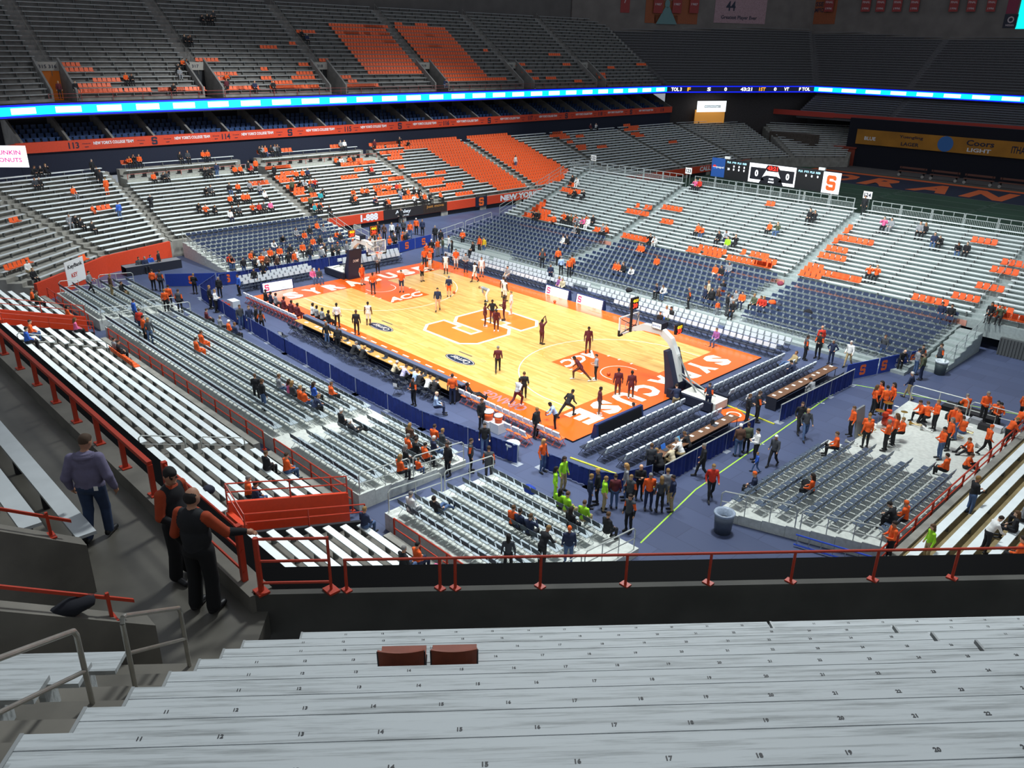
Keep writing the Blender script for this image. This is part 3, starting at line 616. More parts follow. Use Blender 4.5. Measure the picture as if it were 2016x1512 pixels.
# upper deck
UZ, US = 13.75, .668
UA = [-27.0, -10.4, 5.0, 21.2, 37.8, 54.6, 71.4, 89.0]
un = ['left of the gate numbered 315', 'beside the gate numbered three-seventeen', 'beside the gate numbered three-eighteen', 'with its lower rows half filled by orange seats', 'whose lower rows are filled by orange seats',
      'in half shade beyond the orange block', 'in dark shade near the far corner']
un[0] = 'beyond the gate numbered three-fifteen at the frame edge'; NU = 22
for k in range(7):
    y0, y1 = UA[k], UA[k+1]
    x0 = XS-.4; xb = x0-NU*.72
    FLp, FRp, BLp, BRp = (x0, y0), (x0, y1), (xb, y0), (xb, y1)
    if k == 0: FLp, BLp = (-45.5, -27.5), (-58, -33)
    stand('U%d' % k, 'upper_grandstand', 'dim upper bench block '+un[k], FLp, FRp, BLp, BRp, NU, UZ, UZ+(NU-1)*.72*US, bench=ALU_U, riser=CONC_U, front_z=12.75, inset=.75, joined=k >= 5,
          gaps=((0, 5, 0, .078), (0, 5, .922, 1)) if k else ((0, 5, .922, 1),), skirt=False, plank=.31, thick=.07)
    # vomitory mouth at the lower end of the aisle
    if k > 0:
        r = empty('vomitory', (x0-1, y0, 12.9)); nm = ['315 316', '317', '318', '319', '320', '321'][k-1]; nw = ['three-fifteen', 'three-seventeen', 'three-eighteen', 'three-nineteen', 'three-twenty', 'three-twenty-one'][k-1]
        tag(r, 'concrete stair mouth numbered %s in the upper deck' % nw, 'stair mouth', 'upper deck stair mouths')
        for s in (-1, 1):
            b = MB(); yy = y0+s*1.15; pr_ = [(x0-.1, 12.9), (x0-.1, 14.1), (x0-4.3, 17.0), (x0-4.3, 12.9)]
            for y_ in (yy-.1, yy+.1): b.v += [(x, y_, z) for x, z in pr_]
            b.f += [(0, 1, 2, 3), (7, 6, 5, 4)]+[(j, (j+1) % 4, 4+(j+1) % 4, 4+j) for j in range(4)]; b.m += [0]*6; b.build('side_wall', CONC_U, r)
        b = MB(); b.box(x0-4.3, y0-1.15, 15.75, x0-4.1, y0+1.15, 16.6); b.build('lintel', mat('#a8a49c', .8, name='pale_lintel'), r)
        b = MB(); b.box(x0-4.35, y0-1.2, 12.9, x0-4.28, y0+1.2, 16.2); b.build('opening', mat('#8a4a18', .8, emit=.3, name='warm_corridor') if k == 1 else DARK, r); b = MB(); b.box(x0-4.3, y0-1.2, 12.75, x0, y0+1.2, 12.9); b.build('mouth_floor', CONC_U, r)  # first mouth's panel glows to imitate the lit corridor behind
        b = MB(); put_text(b, nm, (x0-4.08, y0, 16.17), (0, 1, 0), (0, 0, 1), w=1.7 if ' ' in nm else .8, h=.34, bold=.02); b.build('number', NPRINT, r)
    rail('railing', 'thin aisle handrail in the upper deck beside %s' % (('gate '+['three-fifteen', 'three-seventeen', 'three-eighteen', 'three-nineteen', 'three-twenty', 'three-twenty-one'][k-1]) if k > 0 else 'the frame edge'), [(x0-4.2, y0+.35, UZ+4*.72*US-.4), (xb, y0+.35, UZ+21*.72*US-.4)] if k else [(-56, -20, 17), (-60, -21, 20)], .8, (), .025, m=mat('#7a7770', .6, name='dull_rail'), post=3.2, foot=False)
b = MB(); b.box(XS-.4, -27, 12.7, XS-.1, 89, 13.0); tag(b.build('deck_edge', CONC_U), 'concrete front edge of the far upper deck behind the ribbon board', 'deck edge')
rail('railing', 'red front rail of the far upper deck above the ribbon board', [(XS-.25, -12, 13.0), (XS-.25, 88, 13.0)], .75, (.4,), .025, m=mat('#8c3a36', .5, name='dull_red_rail'), post=3.0, foot=False)

# ---- far end of the dome: mid deck, ribbon, upper deck, back wall; tier colours darkened to imitate its low light
XE = np.array([-42.0, -19.0, 8.0, 34.0])
def fend(y): return y
b = MB(); b.box(-26, 111.6, 0, 60, 112.2, 8.2); tag(b.build('wall_end', mat('#11131f', .9, name='end_wall_navy')), kind='structure')
er = [(-37.5, 113.5), (-20, 113.5), (3, 113.5), (27, 113.5), (50, 113.5)]
lab = ['beside the lit white sign', 'under the dark end of the ribbon board', 'above the yellow beer banner', 'above the end of the beer banner at the frame edge']
for k in range(4):
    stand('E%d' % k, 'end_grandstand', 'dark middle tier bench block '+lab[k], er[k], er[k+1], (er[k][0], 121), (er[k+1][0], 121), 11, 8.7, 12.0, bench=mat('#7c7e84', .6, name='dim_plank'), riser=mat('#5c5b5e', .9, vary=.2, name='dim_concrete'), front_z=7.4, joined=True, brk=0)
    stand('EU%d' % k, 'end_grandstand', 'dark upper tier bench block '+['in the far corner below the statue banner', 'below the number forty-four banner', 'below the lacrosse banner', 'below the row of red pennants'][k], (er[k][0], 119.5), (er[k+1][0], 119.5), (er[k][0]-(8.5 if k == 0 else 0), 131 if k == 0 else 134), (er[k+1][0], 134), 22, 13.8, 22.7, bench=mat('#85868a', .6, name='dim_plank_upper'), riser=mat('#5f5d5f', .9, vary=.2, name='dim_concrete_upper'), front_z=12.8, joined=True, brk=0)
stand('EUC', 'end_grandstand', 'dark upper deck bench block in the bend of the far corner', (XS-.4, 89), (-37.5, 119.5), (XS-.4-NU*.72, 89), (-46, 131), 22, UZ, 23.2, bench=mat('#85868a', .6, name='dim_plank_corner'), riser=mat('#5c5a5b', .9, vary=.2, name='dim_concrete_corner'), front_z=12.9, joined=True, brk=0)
b = MB(); b.bar((-51.5, 90.8), (-39.0, 120.5), .4, 12.9, 0); tag(b.build('wall_corner', mat('#3a3535', .9, vary=.2, name='corner_concrete')), kind='structure')
b = MB(); b.bar((-47, 121.5), (-20, 121.5), .4, 12.9, 0); tag(b.build('wall_corner_back', mat('#2c2a2c', .9, name='corner_dark')), kind='structure')
b = MB(); b.bar((-46, 112.9), (-30, 113.3), .3, .9, 7.8); b.bar((-30, 113.3), (55, 113.3), .3, .7, 7.9); tag(b.build('deck_edge', mat('#b23a2c', .6, name='dim_red_panel')), 'red front edge of the dark middle tier at the far end', 'deck edge')
ribbon('ribbon_board', 'dark scoreboard strip of the ribbon showing zero zero and 43:21', (XS+.3, 88.5), (-37.5, 119.0), RZ0, RZ1, 4, (.92, -.39), dark=True)
_a = Vector((XS+.3, 88.5)); _c = Vector((-37.5, 119.0)); _d = (_c-_a).normalized(); _n = (.92, -.39)
rr = [o for o in COL.objects if o.name.startswith('ribbon_board') and o.get('label', '').startswith('dark')][0]
for tx, f, ww, mm in (('TOL 3', .06, 2.2, LEDW), ('F', .14, .7, mat('#ffb030', .5, emit=1.2, name='amber_led')), ('S', .27, .8, LEDW), ('0', .38, .6, LEDW), ('43:21', .52, 2.6, LEDW), ('1ST', .63, 1.5, mat('#ffb030', .5, emit=1.2, name='amber_led')), ('0', .72, .6, LEDW), ('VT', .8, 1.1, LEDW), ('F TOL', .93, 2.6, LEDW)):
    p = _a.lerp(_c, f); b = MB(); put_text(b, tx, (p.x+_n[0]*.02, p.y+_n[1]*.02, (RZ0+RZ1)/2), (_d.x, _d.y, 0), (0, 0, 1), w=ww, h=.62, bold=.03); b.build('led_word', mm, rr)
ribbon('ribbon_board', 'glowing cyan ribbon board across the far end of the dome', (-37.5, 119.0), (45, 119.0), RZ0, RZ1, 4.4, (0, -1))
b = MB(); b.bar((-67.5, 82), (-46.5, 132), .5, 28, 12); b.bar((-46.6, 132), (70, 134.6), .5, 28, 12); tag(b.build('wall_far', mat('#6c6662', .9, vary=.15, scale=.4, name='far_concrete_panel')), kind='structure')
b = MB(); b.box(-68, -60, 12, -67.5, 82, 40); tag(b.build('wall_upper_side', mat('#5c5856', .9, vary=.15, scale=.4, name='side_concrete_panel')), kind='structure')
def wsign(label, u0, u1, v0, v1, back, words, cat='banner', off=.3):
    """a banner flat on the back wall, spanning pixel columns u0-u1 and rows v0-v1 of the photograph"""
    A, B = (Vector((-67.5, 82, 0)), Vector((-46.5, 132, 0))) if u0 < 1522 else (Vector((-46.5, 132.0, 0)), Vector((70, 134.6, 0)))
    d = (B-A).normalized(); n = Vector((d.y, -d.x, 0)); o = A+n*off
    um = (u0+u1)/2; vm = (v0+v1)/2; p0, p1 = atplane(u0, vm, o, n), atplane(u1, vm, o, n); w_ = (Vector((p1.x, p1.y))-Vector((p0.x, p0.y))).length; c = (p0+p1)/2; h_ = atplane(um, v0, o, n).z-atplane(um, v1, o, n).z
    return sign('banner', label, c, d, w_, h_, back, [(t_, dx*w_, dy*h_, tw*w_, th_*h_, m_) for t_, dx, dy, tw, th_, m_ in words], cat), c, d, n
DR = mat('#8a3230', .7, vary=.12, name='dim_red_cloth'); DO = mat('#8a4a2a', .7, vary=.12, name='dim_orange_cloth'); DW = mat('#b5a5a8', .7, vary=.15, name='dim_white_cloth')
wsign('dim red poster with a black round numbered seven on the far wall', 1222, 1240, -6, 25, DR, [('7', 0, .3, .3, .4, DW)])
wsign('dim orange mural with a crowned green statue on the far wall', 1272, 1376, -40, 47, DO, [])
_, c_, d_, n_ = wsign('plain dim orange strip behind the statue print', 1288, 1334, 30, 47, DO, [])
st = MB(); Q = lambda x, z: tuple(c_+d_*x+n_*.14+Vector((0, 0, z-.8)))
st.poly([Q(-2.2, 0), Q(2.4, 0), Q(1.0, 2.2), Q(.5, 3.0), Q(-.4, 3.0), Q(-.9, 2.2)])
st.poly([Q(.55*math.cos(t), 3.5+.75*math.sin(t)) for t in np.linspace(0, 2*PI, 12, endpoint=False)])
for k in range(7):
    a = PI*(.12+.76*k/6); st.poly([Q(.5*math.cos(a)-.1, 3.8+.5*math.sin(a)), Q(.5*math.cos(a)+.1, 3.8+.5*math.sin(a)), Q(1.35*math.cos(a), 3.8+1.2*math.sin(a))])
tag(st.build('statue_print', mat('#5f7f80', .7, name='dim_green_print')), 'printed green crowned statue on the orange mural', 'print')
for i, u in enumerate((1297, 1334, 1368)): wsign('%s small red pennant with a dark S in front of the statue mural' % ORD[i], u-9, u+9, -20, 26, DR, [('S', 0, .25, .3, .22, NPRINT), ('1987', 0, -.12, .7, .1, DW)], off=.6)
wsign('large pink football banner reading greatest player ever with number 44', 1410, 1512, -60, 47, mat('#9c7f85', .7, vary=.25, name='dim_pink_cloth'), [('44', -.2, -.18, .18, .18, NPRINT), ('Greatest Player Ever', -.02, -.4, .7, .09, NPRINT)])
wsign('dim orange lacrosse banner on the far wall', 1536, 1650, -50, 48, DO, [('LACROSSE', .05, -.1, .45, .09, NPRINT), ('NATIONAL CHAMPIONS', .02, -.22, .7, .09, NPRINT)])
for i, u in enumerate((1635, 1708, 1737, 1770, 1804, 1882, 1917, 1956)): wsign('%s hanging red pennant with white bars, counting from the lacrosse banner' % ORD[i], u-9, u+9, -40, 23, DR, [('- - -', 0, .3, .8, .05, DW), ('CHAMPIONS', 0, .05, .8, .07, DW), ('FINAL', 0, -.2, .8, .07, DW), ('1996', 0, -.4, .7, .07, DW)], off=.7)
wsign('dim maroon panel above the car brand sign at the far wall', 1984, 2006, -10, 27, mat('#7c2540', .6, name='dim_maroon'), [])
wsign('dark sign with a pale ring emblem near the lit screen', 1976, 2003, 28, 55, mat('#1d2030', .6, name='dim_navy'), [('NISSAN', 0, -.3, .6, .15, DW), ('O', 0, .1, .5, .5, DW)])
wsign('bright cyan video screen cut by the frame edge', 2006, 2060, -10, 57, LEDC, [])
# yellow beer banner, lit white sign, turf
yb = 111.4
p0, p1 = aty(1705, 285, yb), aty(2016, 275, yb)
sign('banner', 'long yellow beer banner along the dark end wall', (p0.x+20, yb, (p0.z+p0.z+2.6)/2), (1, 0, 0), 44, 2.5, mat('#b0781f', .6, vary=.2, scale=.3, name='yellow_banner'),
     [('BLUE', -19.5, -.2, 2, .6, PRINT), ('Yuengling', -12.5, .5, 4, .6, NPRINT), ('LAGER', -12.5, -.6, 3, .6, NPRINT), ('Coors', -1.5, .5, 4.2, .9, NPRINT), ('LIGHT', -1.5, -.6, 3.6, .6, PRINT), ('ITHACA', 4.8, 0, 3.2, 1.1, NPRINT), ('SARANAC', 11, 0, 5, 1.2, NPRINT)])
b = MB(); b.lathe((0, 0, 0), [(0.01, 0), (1.25, 0)], 20); b.v = [(p0.x+20-6.8+x, yb-.03, (p0.z*2+2.6)/2+y) for x, y, z in b.v]; tag(b.build('banner_disc', mat('#3a74b8', .6, name='blue_disc')), 'blue disc printed on the yellow beer banner', 'print')
sign('sign', 'lit white sign over the orange corridor in the far corner', atplane(1396, 209, (-50.2, 90.4, 8), Vector((.92, -.39, 0)))+Vector((.8, -.35, 0)), (.39, .92, 0), 6.2, 1.9, mat('#eef6f8', .5, emit=1.3, name='lit_sign_white'), [('concourse', .2, 0, 3.5, .5, mat('#9fb4b8', .5, name='pale_print'))])
b = MB(); p = atplane(1397, 228, (-50.5, 90.4, 8), Vector((.92, -.39, 0))); b.bar((p.x-.39*3.2, p.y-.92*3.2, p.z-1.3), (p.x+.39*3.2, p.y+.92*3.2, p.z-1.3), .2, 2.4); tag(b.build('corridor_opening', mat('#c98a3c', .8, emit=.5, name='warm_light')), 'warm lit corridor opening under the white sign', 'opening')  # solid glowing panel stands in for the corridor's light
turf = mat('#2c4a35', .9, vary=.25, scale=.15, name='green_turf')
b = MB(); b.quad((-60, 36, -.01), (60, 36, -.01), (60, 125, -.01), (-60, 125, -.01)); tag(b.build('floor_turf', turf), kind='structure')
b = MB(); b.quad((-60, 104, .0), (60, 104, 0), (60, 112, 0), (-60, 112, 0)); tag(b.build('floor_track', mat('#54504e', .9, vary=.2, scale=.3, name='dim_track')), kind='structure')
b = MB(); b.quad((-26, 90, .012), (26, 90, .012), (26, 101.4, .012), (-26, 101.4, .012)); ez = b.build('end_zone', mat('#141c36', .9, name='end_zone_navy')); tag(ez, 'navy end zone with big orange letters on the dark field', 'end zone')
b = MB(); b.quad((-27, 101.4, .013), (27, 101.4, .013), (27, 103.2, .013), (-27, 103.2, .013)); b.build('border_line', mat('#c85828', .9, name='end_zone_orange'), ez)
for i, ch in enumerate('SYRACUSE ORANGE'[9:]):
    b = MB(); put_text(b, ch, (-19+i*7.6, 95.6, .02), (1, 0, 0), (0, 1, 0), w=5.8, h=8.6, bold=.05); b.build('end_zone_letter', mat('#d2602a', .9, name='end_zone_orange'), ez)
b = MB()
for k in range(9):
    y = 89.9-4.57*k; b.quad((-26, y, .004), (26, y, .004), (26, y+.1, .004), (-26, y+.1, .004))
for xx in (-6.1, 6.9):
    for k in range(45): y = 89-k*.914; b.quad((xx-.3, y, .004), (xx+.3, y, .004), (xx+.3, y+.1, .004), (xx-.3, y+.1, .004))
tag(b.build('field_line', mat('#8f9c90', .9, name='turf_paint')), 'white yard lines and hash marks on the dark turf', 'field lines')
# ================================================================ TEMPORARY METAL BLEACHERS ACROSS THE FIELD
MDECK = mat('#a3adab', .6, .3, vary=.12, name='metal_deck'); GALV = mat('#b4bdbb', .45, .5, vary=.1, name='galvanised')
BX = [(-22.3, -20.2), (-19.3, -6.9), (-6.0, 11.2), (12.1, 24.7), (26.4, 36)]
BL = ['narrow strip of metal bleachers at the end beside the orange seats', 'white metal bleacher block under sign one-twenty-two', 'white metal bleacher block under sign one-twenty-three', 'white metal bleacher block under sign one-twenty-four', 'white metal bleacher block past the last aisle']
YB0, NB, TB, RB = 22.6, 20, .57, .205; ZB0 = 2.35
ba = [-22.4, -19.75, -6.45, 11.65, 25.5, 36.5]
for k, (x0, x1) in enumerate(BX):
    stand('B%d' % k, 'bleacher_block', BL[k], (ba[k], YB0), (ba[k+1], YB0), (ba[k], YB0+NB*TB), (ba[k+1], YB0+NB*TB), NB, ZB0, ZB0+(NB-1)*RB, inset=.42, riser=MDECK, bench=ALU, deck=.42, front_z=1.3 if k < 4 else .9, skirt=True, cat='bleachers', pos=.3, plank=.25, brk=1.9)
    if k in (1, 2, 3):
        b = MB(); b.box(ba[k]+.45, YB0-.06, 1.35, ba[k+1]-.45, YB0-.02, 1.75); tag(b.build('toe_board', mat('#c98b7a', .6, name='faded_red_board')), 'faded red board along the foot of the bleachers under sign one-twenty-%s' % ['', 'two', 'three', 'four'][k], 'board')
# top fence
yt = YB0+NB*TB-.06; zt = ZB0+(NB-1)*RB-.42
def fence_panel(x0, x1, y, z, label, h=1.25):
    r = empty('fence_panel', ((x0+x1)/2, y, z)); tag(r, label, 'fence', 'fence panels on top of the bleachers')
    b = MB()
    for xx in (x0+.03, x1-.03): b.box(xx-.03, y-.03, z, xx+.03, y+.03, z+h)
    for zz in (z+.08, z+h*.68, z+h-.03): b.box(x0, y-.025, zz-.025, x1, y+.025, zz+.025)
    b.build('frame', GALV, r)
    b = MB(); n = int((x1-x0)/.13)
    for i in range(1, n): xx = x0+(x1-x0)*i/n; b.box(xx-.014, y-.014, z+.08, xx+.014, y+.014, z+h*.68)
    for i in range(1, 3): xx = x0+(x1-x0)*i/3; b.box(xx-.02, y-.02, z+h*.68, xx+.02, y+.02, z+h)
    tag(b.build('picket', GALV, r), kind='stuff')
pn = 0
for x0, x1, s_ in ((-22.3, -7.2, 'sign one-twenty-two'), (-5.8, 10.9, 'sign one-twenty-three'), (12.4, 30.0, 'sign one-twenty-four')):
    n = round((x1-x0)/2.45)
    for i in range(n): fence_panel(x0+(x1-x0)*i/n+.02, x0+(x1-x0)*(i+1)/n-.02, yt, zt, '%s galvanised fence panel along the bleacher top past %s' % (ORD[i], s_))
r = rail('railing', 'slanting steel guard rail down the bleacher end beside the orange seats', [(-22.5, YB0, 1.9), (-22.5, yt, zt)], 1.15, (.35, .75), .028, GALV, 1.9, foot=False)
for k, (x, n_) in enumerate(((-19.3, '122'), (-6.6, '123'), (11.9, '124'))):
    r = empty('section_sign', (x, yt+.15, zt)); tag(r, 'small white section sign numbered one-twenty-%s on twin posts' % ['two', 'three', 'four'][k], 'sign')
    b = MB(); b.tube((x-.2, yt, zt), (x-.2, yt, zt+1.9), .02); b.tube((x+.2, yt, zt), (x+.2, yt, zt+1.9), .02); b.build('post', GALV, r)
    b = MB(); b.box(x-.38, yt-.05, zt+1.35, x+.38, yt-.02, zt+1.95); b.build('panel', WHITE, r)
    b = MB(); put_text(b, n_, (x, yt-.055, zt+1.65), (1, 0, 0), (0, 0, 1), w=.6, h=.36, bold=.03); b.build('number', NPRINT, r)
for k in (2, 3, 4):
    x = ba[k]; rail('railing', ['', '', 'steel handrail up the bleacher aisle under sign one-twenty-three', 'steel handrail up the bleacher aisle under sign one-twenty-four', 'steel handrail up the last bleacher aisle'][k], [(x-.35, YB0+1.5, ZB0-.42+.5), (x-.35, YB0+NB*TB-1, ZB0+(NB-1)*RB-.7)], .7, (), .02, GALV, 2.2, foot=False)
rail('railing', 'slanting steel guard rail beside the bleacher entrance stairs', [(26.3, 15.6, .3), (26.3, 22.2, 1.5)], 1.0, (.5,), .028, GALV, 1.6, foot=False)
b = MB()
for i in range(7): b.box(24.9, 15.3+i*.95, 0, 26.4, 16.25+i*.95, .2+i*.19)
tag(b.build('stairs', MDECK), 'pale metal entrance stairs at the end of the navy chairs', 'stairs')
b = MB(); b.box(27.4, 22.3, 0, 31.0, 22.7, 1.2)
for i in range(18): x = 27.4+i*.2; b.box(x, 22.24, .02, x+.08, 22.3, 1.18)
tag(b.build('skirt_panel', mat('#4c4f50', .7, name='dark_corrugated')), 'dark corrugated skirt under the last bleacher block', 'skirt panel')

# ================================================================ PORTABLE RISERS FOR THE NAVY CHAIRS
RIS = mat('#ccd0c8', .65, vary=.12, name='riser_deck')
def risers(name, label, x0, y0, x1, y1, axis, n, z0, dz, m=RIS):
    """n low platforms; axis '+y': rows step up towards +y etc."""
    r = empty(name, ((x0+x1)/2, (y0+y1)/2, 0)); tag(r, label, 'riser')
    for i in range(n):
        a, c = i/n, (i+1)/n; b = MB(); z = z0+i*dz
        if axis == '+y': b.box(x0, y0+(y1-y0)*a, 0, x1, y0+(y1-y0)*c-.01, z)
        if axis == '-y': b.box(x0, y1-(y1-y0)*c+.01, 0, x1, y1-(y1-y0)*a, z)
        if axis == '+x': b.box(x0+(x1-x0)*a, y0, 0, x0+(x1-x0)*c-.01, y1, z)
        if axis == '-x': b.box(x1-(x1-x0)*c+.01, y0, 0, x1-(x1-x0)*a, y1, z)
        b.build('platform', m, r)
    return r
NRA = 7; ZA, DA = .36, .07
risers('seating_riser', 'long pale riser carrying chair rows beside the blue drape', -14.9, -21.1, 15.4, -15.0, '-y', NRA, ZA, DA)
risers('seating_riser', 'pale riser with chairs at the corner near the orange wall', -25.8, -20.9, -16.6, -15.0, '-y', 6, ZA, DA)
risers('seating_riser', 'pale riser with chairs and a white railing at the near corner of the floor', 17.3, -21.1, 25.7, -14.8, '-y', NRA, ZA, DA)
NRD = 7
r = empty('seating_riser', (29, -1, 0)); tag(r, 'pale band riser with chair rows along the near side', 'riser')
for i in range(NRD):
    a, c = 26.2+6.5*i/NRD, 26.2+6.5*(i+1)/NRD-.01; b = MB(); z = .4+.05*i
    ya = -10.1+(a-26.2)*.33; yc = -10.1+(c-26.2)*.33; b.prism([(a, ya), (c, yc), (c, .2), (a, .2)], 0, z); b.build('platform', RIS, r)
b = MB(); b.prism([(27.2, .2), (32.8, .2), (32.8, 8.6), (27.0, 8.4)], 0, .45); b.build('band_platform', RIS, r)
risers('seating_riser', 'pale riser under the navy chairs behind the far baseline', -33.6, -7.6, -24.8, 8.1, '-x', 9, .35, .13)
NRB = 9; ZBC, DBC = .38, .13
risers('seating_riser', 'metal riser under the navy chairs at the foot of the bleachers', -22.6, 13.9, 24.8, YB0-.1, '+y', NRB, ZBC, DBC, MDECK)
b = MB(); b.box(-22.6, 13.35, 0, 24.8, 13.88, .2); tag(b.build('step_board', MDECK), 'long low step along the front of the bleacher risers', 'step')

# ---------------------------------------------------------------- chairs
CH_BACK = mat('#34414d', .5, vary=.08, name='slate_plastic'); CH_SEAT = mat('#a9b5ba', .45, .1, vary=.08, name='grey_seat'); CH_LEG = mat('#b4bcbc', .4, .4, name='chair_leg_metal')
def chair_meshes(seat, back, leg, w=.44, cover=None, simple=False):
    """meshes of a folding chair facing +y with its foot point at the origin"""
    s = MB(); s.hexa([(-w/2, -.2, .41), (w/2, -.2, .41), (w/2, .2, .44), (-w/2, .2, .44), (-w/2, -.2, .435), (w/2, -.2, .435), (w/2, .2, .465), (-w/2, .2, .465)])
    k = MB(); k.hexa([(-w/2, -.25, .6), (w/2, -.25, .6), (w/2, -.225, .6), (-w/2, -.225, .6), (-w/2+.03, -.31, .84), (w/2-.03, -.31, .84), (w/2-.03, -.285, .84), (-w/2+.03, -.285, .84)])
    if cover:
        k = MB(); k.hexa([(-w/2-.02, -.29, .6), (w/2+.02, -.29, .6), (w/2+.02, -.22, .6), (-w/2-.02, -.22, .6), (-w/2+.02, -.35, .86), (w/2-.02, -.35, .86), (w/2-.02, -.26, .88), (-w/2+.02, -.26, .88)])
    f = MB(); n = 3 if simple else 4
    for sx in (-w/2, w/2):
        f.tube((sx, -.3, .84), (sx, .25, 0), .013, n); f.tube((sx, -.28, 0), (sx, .16, .42), .013, n)
    f.tube((-w/2, .22, .06), (w/2, .22, .06), .01, n); f.tube((-w/2, -.26, .06), (w/2, -.26, .06), .01, n)
    return s.mesh('seat', seat), k.mesh('backrest', back), f.mesh('frame', leg), (s, k, f)
def chair_proto(name, seat, back, leg, **kw):
    a, b_, c, raw = chair_meshes(seat, back, leg, **kw)
    return dict(name=name, seat=a, back=b_, frame=c, raw=raw)
def place_chair(P, loc, rz, label, group, cat='chair'):
    r = link(P['name'], P['frame']); r.location = loc; r.rotation_euler = (0, 0, rz); tag(r, label, cat, group)
    link('seat', P['seat'], r); link('backrest', P['back'], r)
    return r
def mass(P, name, spots, label, mats, cat='chairs'):
    """the chairs past the countable ones, joined into one object of kind stuff"""
    sv = []; sf = []; sm = []
    parts = []
    for mi, mb in enumerate(P['raw']):
        parts.append((np.array(mb.v), mb.f, mi))
    n0 = 0
    for (x, y, z, rz) in spots:
        c, s = math.cos(rz), math.sin(rz)
        for v, f, mi in parts:
            vv = np.empty_like(v); vv[:, 0] = v[:, 0]*c-v[:, 1]*s+x; vv[:, 1] = v[:, 0]*s+v[:, 1]*c+y; vv[:, 2] = v[:, 2]+z
            sv.append(vv); sf += [tuple(i+n0 for i in q) for q in f]; sm += [mi]*len(f); n0 += len(v)
    me = bpy.data.meshes.new(name); me.from_pydata(np.concatenate(sv).tolist(), [], sf)
    for m in mats: me.materials.append(m)
    me.polygons.foreach_set('material_index', sm); me.update()
    o = link(name, me); tag(o, label, cat, kind='stuff'); return o
PN = chair_proto('folding_chair', CH_SEAT, CH_BACK, CH_LEG)
PD = chair_proto('folding_chair', mat('#4b586a', .4, vary=.08, name='blue_grey_plastic'), mat('#414d60', .4, vary=.08, name='blue_grey_back'), CH_LEG, w=.4)
PF = chair_proto('folding_chair', mat('#1f2d4a', .5, vary=.1, name='navy_seat'), mat('#202f4d', .5, vary=.1, name='navy_back'), mat('#6d7684', .45, .4, name='blue_grey_leg'), simple=True)
TAKEN = []           # spots kept free for people who sit there (they get their own chair anyway)
MASSN, MASSF = [], []
def arow(i, x0, x1, yfront, ydep, n): return yfront-(i+.5)*ydep/n-.05
for i in range(NRA):
    y = -15.0-(i+.55)*6.1/NRA; z = ZA+i*DA
    for j in range(48):                                     # long riser, left of the aisle
        x = -14.6+j*.475
        if x < 7.9: MASSN.append((x, y, z, 0))
    for j in range(12):                                     # short run right of the aisle
        x = 9.75+j*.475
        place_chair(PN, (x, y, z), random.uniform(-.04, .04), '%s slate folding chair in row %s of the short run before the white riser rail' % (ORD[j], ORD[i]), 'slate chairs on the long riser')
    for j in range(13):                                     # corner riser
        x = 18.1+j*.5
        if x > 24.4-.25*i*0: continue
        place_chair(PN, (x, y+.15, z), random.uniform(-.05, .05), '%s slate folding chair in row %s of the corner riser by the white ramp' % (ORD[j], ORD[i]), 'slate chairs on the corner riser')
for i in range(6):
    y = -15.0-(i+.55)*5.9/6; z = ZA+i*DA
    for j in range(17): MASSN.append((-25.2+j*.5, y, z, 0))
for i in range(NRD):
    x = 26.2+6.5*(i+.5)/NRD; z = .4+.05*i; ya = -10.1+(x-26.2)*.33+.75
    n = int((.1-ya-(.2 if i > 3 else 1.2*(i == 0)))/.5)
    for j in range(n):
        place_chair(PD, (x, ya+j*.5, z), PI/2+random.uniform(-.04, .04), '%s blue-grey folding chair from the bin in row %s of the band riser' % (ORD[j], ORD[i]), 'blue-grey chairs on the band riser')
for i in range(9):
    x = -24.8-(i+.55)*8.8/9; z = .35+.13*i
    for j in range(27): MASSF.append((x, -7.0+j*.52, z, -PI/2))
for i in range(NRB):
    y = 13.9+(i+.5)*(YB0-14.0)/NRB; z = ZBC+i*DBC
    for a, c in ((-22.2, -7.3), (-5.7, 10.8), (12.4, 24.6)):
        n = int((c-a)/.53)
        for j in range(n):
            x = a+.26+j*.53
            if i == 0 and x < -12: continue
            MASSF.append((x, y, z, PI))
mass(PN, 'folding_chair_rows', MASSN, 'slate folding chairs in long rows on the risers beside the blue drape', [CH_SEAT, CH_BACK, CH_LEG])
mass(PF, 'bleacher_chair_rows', MASSF, 'navy folding chairs in rows at the foot of the bleachers and behind the far baseline', [mat('#1f2d4a', .5, vary=.1, name='navy_seat'), mat('#202f4d', .5, vary=.1, name='navy_back'), mat('#6d7684', .45, .4, name='blue_grey_leg')])

# ================================================================ END STAND AND NEAR SIDE STAND (lower bowl on our side)
NS = dict(N=15, z0=1.2, z1=1.2+14*.265)
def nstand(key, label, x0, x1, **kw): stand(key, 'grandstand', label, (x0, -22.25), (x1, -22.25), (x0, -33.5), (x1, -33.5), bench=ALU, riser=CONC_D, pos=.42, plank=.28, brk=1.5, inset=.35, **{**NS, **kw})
nstand('N1', 'white bench block of the near end stand beyond the orange stair wall', -25, -14.8)
nstand('N2', 'short white bench block of the near end stand beside the orange stair wall', -13.5, -9.0)
nstand('N3', 'broad white bench block of the near end stand behind the long chair riser', -9.0, 8.75)
nstand('N4', 'white bench block of the near end stand beside the orange stair mouth', 8.75, 16.3)
nstand('N5', 'white bench block nearest the two staff at the parapet', 17.55, 28.5)
stand('R1', 'grandstand', 'white bench block of the near side stand beside the band', (33.3, -12.5), (33.3, 16), (42, -12.5), (42, 16), 11, 1.25, 1.25+10*.26, riser=mat('#8a7a55', .85, vary=.2, scale=1.4, name='tan_concrete'), pos=.4, plank=.32, brk=2.2, inset=.3)
